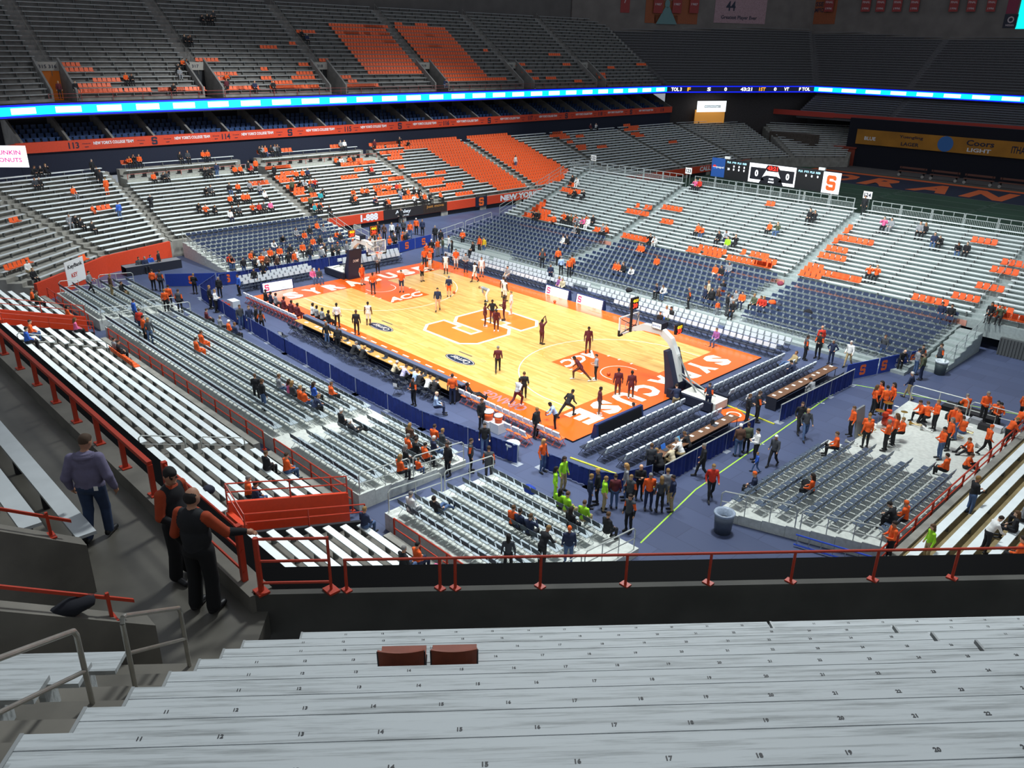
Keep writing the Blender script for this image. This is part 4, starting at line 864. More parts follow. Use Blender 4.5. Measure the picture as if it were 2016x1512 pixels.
for k, (x0, x1, lab) in enumerate(((-14.8, -13.5, 'beyond the seated fans in the near end stand'), (16.3, 17.55, 'nearest the parapet in the near end stand'))):
    r = empty('stair_mouth', ((x0+x1)/2, -24.5, 0)); tag(r, 'orange-walled stair mouth '+lab, 'stair mouth')
    for x, za, zb, mm in ((x0, 1.75, 3.3, RED), (x1, 1.0, 2.6, DARK)):
        b = MB(); b.v += [(xx, y, z) for xx in (x-.09, x+.09) for y, z in ((-22.2, 0), (-27.2, 0), (-27.2, zb), (-22.2, za))]
        b.f += [(0, 1, 2, 3), (7, 6, 5, 4)]+[(j, (j+1) % 4, 4+(j+1) % 4, 4+j) for j in range(4)]; b.m += [0]*6; b.build('side_wall', mm, r)
    b = MB(); b.box(x0, -27.3, 0, x1, -27.1, 2.9); b.build('end_wall', RED, r)
    b = MB(); b.box(x0, -27.1, 0, x1, -22.2, .3); b.build('mouth_floor', CONC_D, r)
    for x, za, zb in ((x0, 1.75, 3.3), (x1, 1.0, 2.6)):
        b = MB()
        for h in (.4, .75): b.path([(x, -22.2, za+h), (x, -27.2, zb+h)], .028)
        for t in (0, .5, 1): zz = za+(zb-za)*t; b.tube((x, -22.2-5*t, zz-.1), (x, -22.2-5*t, zz+.75), .03)
        b.build('handrail', REDRAIL, r)
    b = MB(); b.path([(x0, -27.2, 4.05), (x1, -27.2, 3.35)], .028); b.path([(x0, -27.2, 3.7), (x1, -27.2, 3.0)], .025); b.build('end_rail', REDRAIL, r)
# low concrete kerb and red rails in front of the end stand
for k, (x0, x1, lab) in enumerate(((-25.5, -16.6, 'at the far corner of the near end stand'), (-12.8, 7.9, 'behind the long chair riser'), (9.0, 15.6, 'behind the short run of chairs'), (18.6, 25.2, 'behind the corner riser'))):
    b = MB(); b.box(x0, -22.1, 0, x1, -21.75, .75); tag(b.build('front_kerb', CONC), 'low concrete kerb '+lab, 'kerb')
    rail('railing', 'red guard rail '+lab, [(x0, -21.55, .3), (x1, -21.55, .3)], 1.0, (.55,), .035, REDRAIL, 1.7)
b = MB(); b.box(33.0, -9.2, 0, 33.3, 14, .95); tag(b.build('front_kerb', CONC), 'concrete kerb of the near side stand beside the band', 'kerb')
rail('railing', 'red guard rail between the band and the near side benches', [(32.85, -9.4, .35), (32.85, 12, .35)], 1.0, (.55,), .04, REDRAIL, 1.75)
b = MB(); b.path([(31.3, -9.6, .1), (32.9, -9.4, 1.3)], .04); b.path([(31.3, -9.6, -.3), (32.9, -9.4, .8)], .03)
# white steel guard rails at aisles and riser ends
WR = mat('#c9cdc6', .4, .4, name='pale_steel')
def uframe(label, a, c, h=.95, r=.028, legs=3, mid=.5, z=None):
    """a rounded guard rail from foot point a to foot point c"""
    a, c = Vector(a), Vector(c); up = Vector((0, 0, 1)); d = (c-a); e = d.normalized()*.12
    rr = empty('guard_rail', tuple(a)); tag(rr, label, 'railing', 'pale guard rails')
    b = MB(); b.path([a, a+up*(h-.12), a+up*h+e, c+up*h-e, c+up*(h-.12), c], r); b.build('hoop', WR, rr)
    b = MB(); b.path([a+up*mid, c+up*mid], r*.8); b.build('middle_rail', WR, rr)
    for i in range(1, legs-1):
        p = a+d*(i/(legs-1)); b = MB(); b.tube(p, p+up*h, r*.8); b.build('post', WR, rr)
for k, (ya, yb_) in enumerate(((-22.9, -24.9), (-25.6, -27.5), (-28.2, -30.1))):
    za, zb = 1.0+(-22.9-ya)*.353, 1.0+(-22.9-yb_)*.353
    for x, lab in ((-9.0, 'aisle before the long bench block'), (8.75, 'aisle between the long benches and the orange stair mouth')):
        uframe('%s steel guard rail, %s' % (ORD[k], lab), (x, ya, za-.2), (x, yb_, zb-.2), .9, legs=2)
uframe('white steel rail along the end of the long chair riser, court half', (15.35, -15.1, .36), (15.35, -18.1, .6), 1.0, legs=4)
uframe('white steel rail along the end of the long chair riser, stand half', (15.35, -18.3, .6), (15.35, -21.0, .8), 1.0, legs=3)
uframe('white steel rail along the facing end of the corner riser, court half', (17.35, -15.0, .36), (17.35, -17.9, .6), 1.0, legs=3)
uframe('white steel rail along the facing end of the corner riser, stand half', (17.35, -18.1, .6), (17.35, -20.9, .8), 1.0, legs=3)
uframe('white steel rail at the outer end of the corner riser', (25.6, -15.0, .36), (25.6, -18.0, .6), 1.0, legs=4)
uframe('white steel rail at the outer end of the corner riser, rear half', (25.6, -18.2, .6), (25.6, -21.0, .75), 1.0, legs=3)
for k, (x0, x1) in enumerate(((26.35, 29.3), (29.5, 32.4))):
    uframe('%s white steel rail along the bin end of the band riser' % ORD[k], (x0, -10.05+(x0-26.2)*.33, .4), (x1, -10.05+(x1-26.2)*.33, .55), 1.0, legs=4)
for k, (y0, y1, x) in enumerate(((-15.1, -17.7, -25.75), (-17.9, -20.6, -25.75), (-15.1, -17.8, -16.6), (-18.0, -20.7, -16.6), (-15.1, -20.0, -15.0))):
    uframe('pale rail %s by the chairs near the bank banner' % ['one end, court half', 'one end, stand half', 'other end, court half', 'other end, stand half', 'across the riser gap'][k], (x, y0, .36), (x, y1, .6), 1.0, legs=3)
for k, (x0, x1) in enumerate(((27.05, 30.0), (30.2, 32.7))): uframe('%s white steel rail at the far end of the band platform' % ORD[k], (x0, 8.4, .45), (x1, 8.55, .45), 1.0, legs=3)
for k, (x0, x1) in enumerate(((-24.9, -28.7), (-29.0, -33.4))):
    for y in (-7.6, 8.1): uframe('%s pale stair rail at the %s end of the navy chairs behind the far baseline' % (ORD[k], 'corner' if y < 0 else 'open'), (x0, y, .35), (x1, y, .9 if k == 0 else 1.45), 1.0, legs=4)
for k, (y0, y1) in enumerate(((14.2, 17.6), (17.9, 21.6))): uframe('%s pale rail down the baseline end of the bleacher chairs' % ORD[k], (-22.7, y0, .4+k*.5), (-22.7, y1, .85+k*.55), 1.0, legs=4)

# ================================================================ UPPER DECK WHERE THE PHOTOGRAPHER STANDS
U_ = Vector((math.cos(.861), math.sin(.861))); N_ = Vector((-U_.y, U_.x))        # along the rows, and down towards the court
C2 = Vector((CAM_LOC[0], CAM_LOC[1])); T, RISE = .662, .4435
CONC_F = mat('#6f6b62', .8, vary=.28, scale=1.1, bump=.3, name='foreground_concrete')
def fg(s, d): return tuple(C2+U_*s+N_*d)              # s along the rows, d ahead of the camera
D0, Z0 = 8.26, 11.93
def plank_material():
    m = bpy.data.materials.new('worn_aluminium_plank'); m.use_nodes = True; nt = m.node_tree; b = nt.nodes['Principled BSDF']
    tc = nt.nodes.new('ShaderNodeTexCoord'); mp = nt.nodes.new('ShaderNodeMapping'); mp.inputs['Rotation'].default_value = (0, 0, -.861); mp2 = nt.nodes.new('ShaderNodeMapping'); mp2.inputs['Scale'].default_value = (.6, 14, 4)
    nz = nt.nodes.new('ShaderNodeTexNoise'); nz.inputs['Scale'].default_value = 1.6; nz.inputs['Detail'].default_value = 9; nz.inputs['Roughness'].default_value = .7
    rp = nt.nodes.new('ShaderNodeValToRGB'); e = rp.color_ramp.elements; e[0].position = .33; e[0].color = lin('#8f9392'); e[1].position = .52; e[1].color = lin('#c0c5c5')
    nt.links.new(tc.outputs['Object'], mp.inputs[0]); nt.links.new(mp.outputs[0], mp2.inputs[0]); nt.links.new(mp2.outputs[0], nz.inputs[0]); nt.links.new(nz.outputs[0], rp.inputs[0]); nt.links.new(rp.outputs[0], b.inputs['Base Color'])
    b.inputs['Roughness'].default_value = .6; b.inputs['Metallic'].default_value = .0; b.inputs['Specular IOR Level'].default_value = .25
    return m
PLK = plank_material(); GROOVE = mat('#9a9d9c', .5, .3, name='plank_groove')
NUMB = mat('#2e2f31', .6, name='number_decal')
root = empty('foreground_grandstand', (*fg(0, D0), 11.0)); tag(root, 'nearest aluminium bench block of the upper deck with numbered seats', 'grandstand')
sL = [-2.05]+[-2.55]*10
b = MB()
for k in range(0, 12):
    d = D0-k*T; z = Z0-.43+k*RISE; a, c = fg(-6.5 if k > 1 else (-2.75 if k < 1 else -4.2), d+.2), fg(16, d+.2); a2, c2 = fg(-6.5 if k > 1 else (-2.75 if k < 1 else -4.2), d+.2-T), fg(16, d+.25-T)
    b.quad((*a, z), (*c, z), (*c2, z), (*a2, z)); b.quad((*a, z-RISE), (*c, z-RISE), (*c, z), (*a, z))
b.build('riser', CONC_F, root)
num = 1
for k in range(0, 11):
    d = D0-k*T; z = Z0+k*RISE
    joints = {0: [3.92], 1: [5.14], 2: [5.15], 3: [5.15]}.get(k, [])
    ends = [sL[k]]+joints+[14.0]
    for q in range(len(ends)-1):
        s0, s1 = ends[q], ends[q+1]-(.05 if q < len(ends)-2 else 0)
        # foot-board like plank pair with a shallow step between the two extrusions: bench plank
        m = MB(); A, B, C, D = fg(s0, d-.225), fg(s1, d-.225), fg(s1, d-.06), fg(s0, d-.06)
        E_, F2 = fg(s1, d+.06), fg(s0, d+.06)
        m.hexa([(*A, z-.05), (*B, z-.05), (*C, z-.05), (*D, z-.05), (*A, z-.004), (*B, z-.004), (*C, z-.004), (*D, z-.004)])
        m.hexa([(*D, z-.05), (*C, z-.05), (*E_, z-.05), (*F2, z-.05), (*D, z), (*C, z), (*E_, z), (*F2, z)])
        for i in range(int((s1-s0)/1.8)+1):
            s_ = s0+.4+i*1.8
            if s_ > s1: break
            p, p2, p3, p4 = fg(s_, d-.2), fg(s_+.06, d-.2), fg(s_+.06, d+.02), fg(s_, d+.02); m.hexa([(*p, z-.42), (*p2, z-.42), (*p3, z-.42), (*p4, z-.42), (*p, z-.05), (*p2, z-.05), (*p3, z-.05), (*p4, z-.05)])
        bench = m.build('bench', PLK, root)
        # raised end cap
        m = MB(); p, p2, p3, p4 = fg(s0-.012, d-.23), fg(s0+.012, d-.23), fg(s0+.012, d+.065), fg(s0-.012, d+.065)
        m.hexa([(*p, z-.055), (*p2, z-.055), (*p3, z-.055), (*p4, z-.055), (*p, z+.004), (*p2, z+.004), (*p3, z+.004), (*p4, z+.004)]); m.build('end_cap', GROOVE, bench)
        # seat numbers along the back strip
        i = 0; s_ = s0+.55+.13*(k % 3)
        while s_ < min(s1-.2, 7.5):
            m = MB(); put_text(m, str(11+(i*1) % 28), (*fg(s_, d), z+.002), (U_.x, U_.y, 0), (N_.x, N_.y, 0), h=.03, bold=.04); m.build('seat_number', NUMB, bench); i += 1; s_ += .457
    # dark foot-board on the tread in front of the bench
    m = MB(); A, B, C, D = fg(sL[k]+.1, d+.2), fg(14, d+.2), fg(14, d+.44), fg(sL[k]+.1, d+.44)
    m.hexa([(*A, z-.40), (*B, z-.40), (*C, z-.40), (*D, z-.40), (*A, z-.36), (*B, z-.36), (*C, z-.36), (*D, z-.36)]); m.build('foot_board', PLK, root)
# two orange clip-on chair backs
def fgseat(s, label):
    k = 3; d = D0-k*T-.06; z = Z0+k*RISE; r = empty('stadium_seat', (*fg(s, d), z)); tag(r, label, 'seat', 'orange clip-on seats on the nearest benches')
    om = mat('#84391b', .6, vary=.12, scale=9, name='backlit_orange'); w = .215  # orange darkened: the backlit shade is in the colour
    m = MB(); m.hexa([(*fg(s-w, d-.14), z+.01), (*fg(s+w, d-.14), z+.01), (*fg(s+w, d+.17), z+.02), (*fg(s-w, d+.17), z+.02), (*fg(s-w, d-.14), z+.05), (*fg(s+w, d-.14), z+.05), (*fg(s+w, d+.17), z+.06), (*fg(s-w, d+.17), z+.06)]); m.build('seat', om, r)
    m = MB(); n = 8                               # shell of the backrest, slightly dished, with a dipped top edge
    for i in range(n):
        s0, s1 = s-w+2*w*i/n, s-w+2*w*(i+1)/n; c0 = .02*(1-((i/n)*2-1)**2); c1 = .02*(1-(((i+1)/n)*2-1)**2); t0 = .315-.6*c0; t1 = .315-.6*c1
        m.hexa([(*fg(s0, d-.155-c0), z+.06), (*fg(s1, d-.155-c1), z+.06), (*fg(s1, d-.135-c1), z+.06), (*fg(s0, d-.135-c0), z+.06), (*fg(s0, d-.2-c0), z+t0), (*fg(s1, d-.2-c1), z+t1), (*fg(s1, d-.18-c1), z+t1), (*fg(s0, d-.18-c0), z+t0)])
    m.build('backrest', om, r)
    m = MB()
    for sx in (-w, w): m.path([(*fg(s+sx, d+.1), z+.0), (*fg(s+sx, d-.14), z+.0), (*fg(s+sx, d-.19), z+.3)], .01, 5)
    m.build('bracket', DARK, r)
fgseat(-.605, 'backlit dark orange clip-on seat, the one beside the aisle of the pair'); fgseat(-.115, 'backlit dark orange clip-on seat, the one farther from the aisle of the pair')
# parapet with ribbon housing and red rail
PD_, PZ = 9.3, 11.78
wallY = -33.75
corner = Vector((32.75, wallY))
s_c = (corner-C2).dot(U_)
r = empty('parapet', (corner.x, corner.y, 11)); tag(r, 'dark concrete parapet along the front of the nearest upper deck', 'parapet')
b = MB(); a, c = fg(s_c, PD_), fg(16, PD_); a2, c2 = fg(s_c, PD_+.11), fg(16, PD_+.11)
b.hexa([(*a, 9.5), (*c, 9.5), (*c2, 9.5), (*a2, 9.5), (*a, PZ), (*c, PZ), (*c2, PZ), (*a2, PZ)]); b.build('front_wall', mat('#4b4a45', .85, vary=.2, scale=1.2, name='parapet_concrete'), r)
b = MB(); b.box(8, wallY-.13, 9.5, corner.x+.1, wallY+.2, PZ); b.build('side_wall', CONC_F, r)
LED = mat('#050506', .7, name='black_ledge'); LED.node_tree.nodes['Principled BSDF'].inputs['Specular IOR Level'].default_value = .05
b = MB(); a, c = fg(s_c-.1, PD_+.11), fg(16, PD_+.11); a2, c2 = fg(s_c-.1, PD_+.66), fg(16, PD_+.66)
b.hexa([(*a, 10.2), (*c, 10.2), (*c2, 10.2), (*a2, 10.2), (*a, PZ-.06), (*c, PZ-.06), (*c2, PZ-.02), (*a2, PZ-.02)]); tag(b.build('ledge', LED), 'glossy black ledge outside the nearest parapet', 'ledge')
b = MB(); b.box(8, wallY+.2, 10.2, corner.x+.2, wallY+.6, PZ-.05); tag(b.build('ledge', LED), 'black ledge outside the parapet beside the hooded man', 'ledge')
def fpost(p, h): 
    b = MB(); b.tube((p[0], p[1], PZ), (p[0], p[1], PZ+h), .022); b.box(p[0]-.07, p[1]-.05, PZ, p[0]+.07, p[1]+.05, PZ+.02); return b
r = empty('railing', (*fg(0, PD_+.15), PZ)); tag(r, 'thin red rail on posts along the nearest parapet', 'railing')
b = MB(); b.path([(*fg(-1.66, PD_+.055), PZ+.5), (*fg(16, PD_+.055), PZ+.5)], .02, 8); b.build('top_rail', REDRAIL, r)
for s_ in (-1.64, -.36, -.15, 1.03, 2.23, 3.41, 4.6, 5.8, 6.97, 8.2): fpost(fg(s_, PD_+.055), .5).build('post', REDRAIL, r)
r = empty('railing', (*fg(-3.0, PD_+.15), PZ)); tag(r, 'taller red gate rail on the parapet beside the two staff', 'railing')
b = MB()
for h in (.85, .5, .15): b.path([(*fg(s_c+.1, PD_+.055), PZ+h), (*fg(-1.85, PD_+.055), PZ+h)], .02, 6)
b.build('cross_rail', REDRAIL, r)
for s_, ww in ((s_c+.1, .05), (-1.85, .025)):
    p = fg(s_, PD_+.055); b = MB(); b.tube((*p, PZ), (*p, PZ+.87), ww*.8, 6); b.box(p[0]-.1, p[1]-.08, PZ, p[0]+.1, p[1]+.08, PZ+.03); b.build('post', REDRAIL, r)
r = empty('railing', (24, wallY, PZ)); tag(r, 'red rail on posts along the walkway parapet beside the hooded man', 'railing')
b = MB(); b.box(8, wallY-.03, PZ+.55, 29.3, wallY+.05, PZ+.62); b.build('top_rail', REDRAIL, r)
for x in np.arange(20.4, 29.4, 1.27): b = MB(); b.box(x-.03, wallY-.03, PZ, x+.03, wallY+.05, PZ+.56); b.box(x-.1, wallY-.07, PZ, x+.1, wallY+.09, PZ+.02); b.build('post', REDRAIL, r)
r = empty('railing', (31, wallY, PZ)); tag(r, 'red gate rail hiding behind the two staff at the parapet corner', 'railing')
b = MB()
for h in (.85, .5, .15): b.path([(30.0, wallY, PZ+h), (32.5, wallY, PZ+h)], .022, 6)
b.build('cross_rail', REDRAIL, r)
for x in (30.0, 32.45): b = MB(); b.box(x-.04, wallY-.04, PZ, x+.04, wallY+.04, PZ+.9); b.build('post', REDRAIL, r)
# walkway floor, landing, next block to the left with its walls, bench and rails
WZ = 11.5
b = MB(); b.prism([(8, -36.6), (34.4, -36.6), fg(-2.72, D0+.2), fg(-2.72, PD_), (corner.x, wallY-.13), (8, wallY-.13)], WZ-.4, WZ)
wk = b.build('walkway', mat('#5f5c54', .38, vary=.35, scale=.7, bump=.1, name='worn_wet_concrete')); tag(wk, 'worn shiny concrete walkway between the parapet and the stairs', 'walkway')
b = MB(); b.prism([fg(-2.72, D0+.2), fg(16, D0+.2), fg(16, PD_), fg(-2.72, PD_)], WZ-.9, WZ-.75); tag(b.build('walkway', mat('#3b4042', .7, name='dark_floor')), 'dark sunken foot space between the parapet and the first bench', 'walkway')
# sub-block across the stair aisle, vomitory walls, steel rails
root = empty('foreground_grandstand', (*fg(-4.2, 6.5), 11.5)); tag(root, 'short bench ends across the stairs beside the concrete wall', 'grandstand')
for k in range(2, 9):
    d = D0-k*T; z = Z0+k*RISE; s0 = -5.2; s1 = -3.56
    m = MB(); A, B, C, D = fg(s0, d-.225), fg(s1, d-.225), fg(s1, d+.06), fg(s0, d+.06)
    m.hexa([(*A, z-.05), (*B, z-.05), (*C, z-.05), (*D, z-.05), (*A, z), (*B, z), (*C, z), (*D, z)])
    p, p2, p3, p4 = fg(s1-.4, d-.2), fg(s1-.34, d-.2), fg(s1-.34, d+.02), fg(s1-.4, d+.02); m.hexa([(*p, z-.42), (*p2, z-.42), (*p3, z-.42), (*p4, z-.42), (*p, z-.05), (*p2, z-.05), (*p3, z-.05), (*p4, z-.05)])
    m.build('bench', PLK, root)
def steel_rail(label, s, d0, z0, d1, z1, h=.88):
    r = empty('stair_rail', (*fg(s, d0), z0)); tag(r, label, 'railing')
    a, c = Vector((*fg(s, d0), z0)), Vector((*fg(s, d1), z1)); up = Vector((0, 0, 1)); e = (c-a).normalized()*.09
    m = mat('#aaa79e', .35, .7, vary=.12, name='brushed_steel')
    b = MB(); b.path([a, a+up*(h-.09), a+up*(h-.02)+e*.35, a+up*h+e, c+up*h-e*.4, c+up*(h-.05), c], .024, 10); b.build('hoop', m, r)
    b = MB(); b.path([a+up*h*.5, c+up*h*.5], .02, 10); b.build('middle_rail', m, r)
steel_rail('brushed steel stair rail standing at the foot of the stairs', -3.25, 6.43, 12.83, 7.75, 11.9)
steel_rail('brushed steel stair rail cut by the frame edge', -3.32, 4.2, 14.1, 5.78, 13.2)
def sloped_wall(label, x, y0, y1, z0, z1):
    r = empty('vomitory_wall', (x, y0, 11)); tag(r, label, 'wall')
    b = MB(); v = [(x+o, y, z) for o in (-.13, .13) for y, z in ((y0, 11.0), (y1, 11.0), (y1, z1), (y0, z0))]
    b.v += v; b.f += [(0, 1, 2, 3), (7, 6, 5, 4)]+[(j, (j+1) % 4, 4+(j+1) % 4, 4+j) for j in range(4)]; b.m += [0]*6; b.build('wall_panel', CONC_F, r)
sloped_wall('sloping concrete stair wall in front of the two bench ends', 30.8, -35.25, -39, 12.28, 14.8)
sloped_wall('sloping concrete stair wall behind the brushed steel rails', 33.0, -35.2, -39.5, 12.2, 15.1)
for x, z0, lab in ((30.8, 12.28, 'short red handrail on the stair wall by the bench ends'), (33.0, 12.2, 'red handrail on the stair wall behind the steel rails')):
    r = empty('wall_handrail', (x, -35.4, z0)); tag(r, lab, 'railing')
    b = MB(); b.bar((x, -35.35, z0+.35), (x, -39, z0+.35+2.4), .035, .045); b.build('rail', REDRAIL, r)
    for y in (-35.62, -37.6): zz = z0+(-35.25-y)*.67; b = MB(); b.box(x-.018, y-.018, zz, x+.018, y+.018, zz+.37); b.box(x-.1, y-.05, zz, x+.1, y+.05, zz+.02); b.build('post', REDRAIL, r)
# benches of the neighbouring block left of the wall
root = empty('foreground_grandstand', (26, -35.2, 11.5)); tag(root, 'white bench planks past the stair wall at the frame edge', 'grandstand')
b = MB()
for k in range(1, 6): y = -34.75-k*.662; z = 11.5+k*.43; b.quad((8, y, z), (30.6, y, z), (30.6, y-.662, z), (8, y-.662, z)); b.quad((8, y, z-.43), (30.6, y, z-.43), (30.6, y, z), (8, y, z))
b.build('riser', CONC_F, root)
for k in range(5):
    y = -34.9-k*.662; z = 11.97+k*.43; m = MB(); m.box(8, y-.28, z-.05, 30.1, y, z)
    for x in np.arange(12, 30, 1.6): m.box(x, y-.22, z-.46, x+.07, y-.05, z-.05, 1)
    m.build('bench', [mat('#c3c8c8', .5, vary=.06, scale=3, name='pale_plank'), DARK], root)
# bags left on the walls
def lump(name, label, c, r, m, sc=(1, 1, .6), seed=0, cat='bag'):
    b = MB(); b.ball((0, 0, 0), r, 12, 8, sc=sc); rn = random.Random(seed)
    vv = []
    for x, y, z in b.v:
        k = 1+.09*math.sin(5*x/r+seed)+.08*math.sin(6*y/r+2*seed); vv.append((c[0]+x*k, c[1]+y*k, max(c[2], c[2]+r*sc[2]*.8+z*k)))
    b.v = vv; o = b.build(name, m, smooth=True); tag(o, label, cat); return o
lump('jacket', 'dark jacket heaped on the stair wall under the red handrail', (33.0, -36.0, 12.74), .2, mat('#14161f', .9, name='dark_cloth'), (.7, 1.2, .5), 1, 'jacket')
lump('bag', 'black bag on the stair wall at the frame edge', (30.8, -36.35, 13.02), .22, mat('#16181c', .8, name='black_cloth'), (.7, 1.1, .8), 2)
for k, (x0, x1) in enumerate(((33.9, 35.3), (36.0, 37.5))): uframe('%s pale guard rail beside the woman in green on the near side benches' % ORD[k], (x0, -9.9, .85+(x0-33.4)*.33), (x1, -9.7, .85+(x1-33.4)*.33), .9, legs=2)
# ================================================================ THINGS ON THE ARENA FLOOR
# ---- pipe-and-drape barriers
def drape(label, pts, h=.95, seg=2.6, white_top=False):
    """blue pleated drapes hung between posts along a polyline of ground points; each panel a part"""
    r = empty('drape_barrier', (*pts[0], 0)); tag(r, label, 'drape barrier')
    for a, c in zip(pts, pts[1:]):
        a, c = Vector(a), Vector(c); L = (c-a).length; n = max(1, round(L/seg)); d = (c-a).normalized(); q = Vector((-d.y, d.x))
        for i in range(n):
            p0 = a+d*(L*i/n); p1 = a+d*(L*(i+1)/n); b = MB(); k = max(8, int((p1-p0).length/.11)); row = []
            for j in range(k+1):
                w_ = p0+(p1-p0)*(j/k)+q*(.035*math.sin(j*2.1)+.02*math.sin(j*.9)); row.append(w_)
            for u_, v_ in zip(row, row[1:]): b.quad((*u_, .04), (*v_, .04), (*v_, h), (*u_, h))
            b.build('drape', NAVYCLOTH, r)
        b = MB(); b.tube((*a, h+.02), (*c, h+.02), .03 if white_top else .02); b.build('top_pipe', WR if white_top else mat('#41527f', .5, name='blue_pipe'), r)
        for i in range(n+1):
            p = a+d*(L*i/n); b = MB(); b.tube((*p, 0), (*p, h+.05), .02); b.box(p.x-.22, p.y-.22, 0, p.x+.22, p.y+.22, .015); b.build('post', mat('#b8c0cc', .4, .5, name='drape_post'), r)
    return r
drape('long blue pleated drape between the court tables and the chair riser', [(-19.4, -12.35), (-12, -13.1), (-4.2, -13.6), (4.5, -13.95), (10.7, -13.95), (16.9, -13.0)], 1.0)
drape('low blue drape bent round the near corner behind the waiting group', [(17.9, -12.4), (20.7, -12.1), (21.8, -11.5), (22.4, -9.6)], .9)
drape('blue drape with white rail behind the press table beside the green-shirted crowd', [(22.95, -9.4), (22.98, -1.6)], 1.05, 2.6, True)
drape('blue drape with white rail behind the table on the far side of the basket gap', [(23.05, 1.0), (23.3, 9.3)], 1.05, 2.8, True)
drape('blue drape along the left end behind the white courtside chairs', [(-22.0, -9.6), (-21.4, -2.0), (-21.3, 3.0), (-21.8, 8.6)], 1.0)
drape('short blue drape joining the corner banners to the long drape', [(-22.2, -9.8), (-19.9, -12.2)], 1.0)
BLUEB = mat('#1d3a94', .6, vary=.08, name='blue_banner')
def bannerwall(label, a, c, letters, h=1.05):
    a, c = Vector(a), Vector(c); m = (a+c)/2; d = (c-a)
    nn = Vector((d.y, -d.x)); cam2 = Vector((CAM_LOC[0], CAM_LOC[1]))
    if nn.dot(cam2-m) < 0: d = -d
    sign('banner_barrier', label, (m.x, m.y, .05+h/2), (d.x, d.y, 0), (c-a).length, h, BLUEB, letters, 'barrier', th=.04)
    b = MB(); b.tube((*a, .02), (*a, h+.1), .025); b.tube((*c, .02), (*c, h+.1), .025)
bannerwall('blue banner barrier with one orange S at the end of the drape', (22.75, 9.6), (23.55, 12.2), [('S', 0, 0, .5, .68, OPRINT)])
bannerwall('blue banner barrier reading 124 only between two orange letters', (23.6, 12.3), (24.6, 15.6), [('S', -1.3, 0, .5, .68, OPRINT), ('124', .05, .17, .55, .22, PRINT), ('ONLY', .05, -.17, .65, .22, PRINT), ('S', 1.35, 0, .5, .68, OPRINT)])
bannerwall('blue banner barrier with an orange S beside the man in the orange jersey', (-24.6, -13.0), (-22.3, -9.8), [('S', .1, 0, .5, .68, OPRINT)])
bannerwall('blue banner barrier with an orange S in the gap to the drape', (-22.2, -9.7), (-21.7, -8.2), [('S', 0, 0, .5, .68, OPRINT)])
bannerwall('blue banner barrier with an orange S behind the far basket', (-22.0, 8.7), (-22.4, 11.0), [('S', 0, 0, .5, .68, OPRINT)])
bannerwall('blue banner barrier with an orange S at the far corner of the court', (-22.4, 11.1), (-22.7, 13.3), [('S', 0, 0, .5, .68, OPRINT)])
# ---- LED courtside boards
LW = mat('#f6f8fa', .5, emit=1.15, name='white_screen')
def led_board(label, a, c, h=.82, depth=.45, lit=True):
    """slanted courtside board whose screen faces the court; a->c runs so that the screen is on the right-hand side"""
    a, c = Vector(a), Vector(c); d = (c-a).normalized(); n = Vector((d.y, -d.x)); L = (c-a).length
    r = empty('courtside_board', (*((a+c)/2), 0)); tag(r, label, 'display board')
    b = MB(); A0, C0, A1, C1 = a, c, a-n*depth, c-n*depth; At, Ct = a-n*.16, c-n*.16; A2, C2_ = a-n*(depth-.12), c-n*(depth-.12)
    b.hexa([(*A0, 0), (*C0, 0), (*C1, 0), (*A1, 0), (*At, h), (*Ct, h), (*C2_, h), (*A2, h)]); b.build('cabinet', mat('#20305e', .5, name='navy_cabinet'), r)
    up = (Vector((*At, h))-Vector((*A0, 0))); rt = Vector((d.x, d.y, 0)); cc = Vector((*((a+c)/2), 0))+up*.5; nn = rt.cross(up).normalized()
    if not lit:
        bk = MB(); o = Vector((-n.x, -n.y, 0)); 
        bk.quad((*(A1+d*.15-n*.012), .08), (*(C1-d*.15-n*.012), .08), (*(C2_-d*.15-n*.012), h-.06), (*(A2+d*.15-n*.012), h-.06)); bk.build('rear_panel', BLACK, r)
    b = MB(); s0, s1 = -L/2+.1, L/2-.1; q = lambda s, t: tuple(cc+rt*s+up*(t-.5)+nn*.012)
    b.quad(q(s0, .1), q(s1, .1), q(s1, .94), q(s0, .94)); b.build('screen', LW, r)
    b = MB(); put_S(b, cc+rt*(s0+.32)+nn*.016, rt, up, .38, .52); b.build('screen_letter', mat('#e0416a', .5, emit=.5, name='pink_red_led'), r)
    b = MB(); put_text(b, 'SYRACUSE UNIVERSITY', cc+rt*.15+up*.1+nn*.016, rt, up, w=1.1, h=.06, bold=.01); b.build('screen_words', mat('#b9c6d6', .5, emit=.5, name='pale_words'), r)
    b = MB(); put_text(b, 'WVU', cc+rt*(s1-.75)-up*.22+nn*.016, rt, up, w=.32, h=.14, bold=.03); b.build('screen_mark', mat('#3c5a86', .5, emit=.3, name='blue_mark'), r)
led_board('lit white courtside board on the far sideline, the one nearer the far basket', (-2.85, 9.3), (-.2, 9.3))
led_board('lit white courtside board on the far sideline, the one nearer the near basket', (.55, 9.3), (3.4, 9.3))
led_board('lit white courtside board at the far baseline corner', (-17.75, -8.0), (-17.5, -5.3))
led_board('courtside board on the near baseline seen from its black back', (17.35, -4.2), (17.35, -8.1), lit=False)
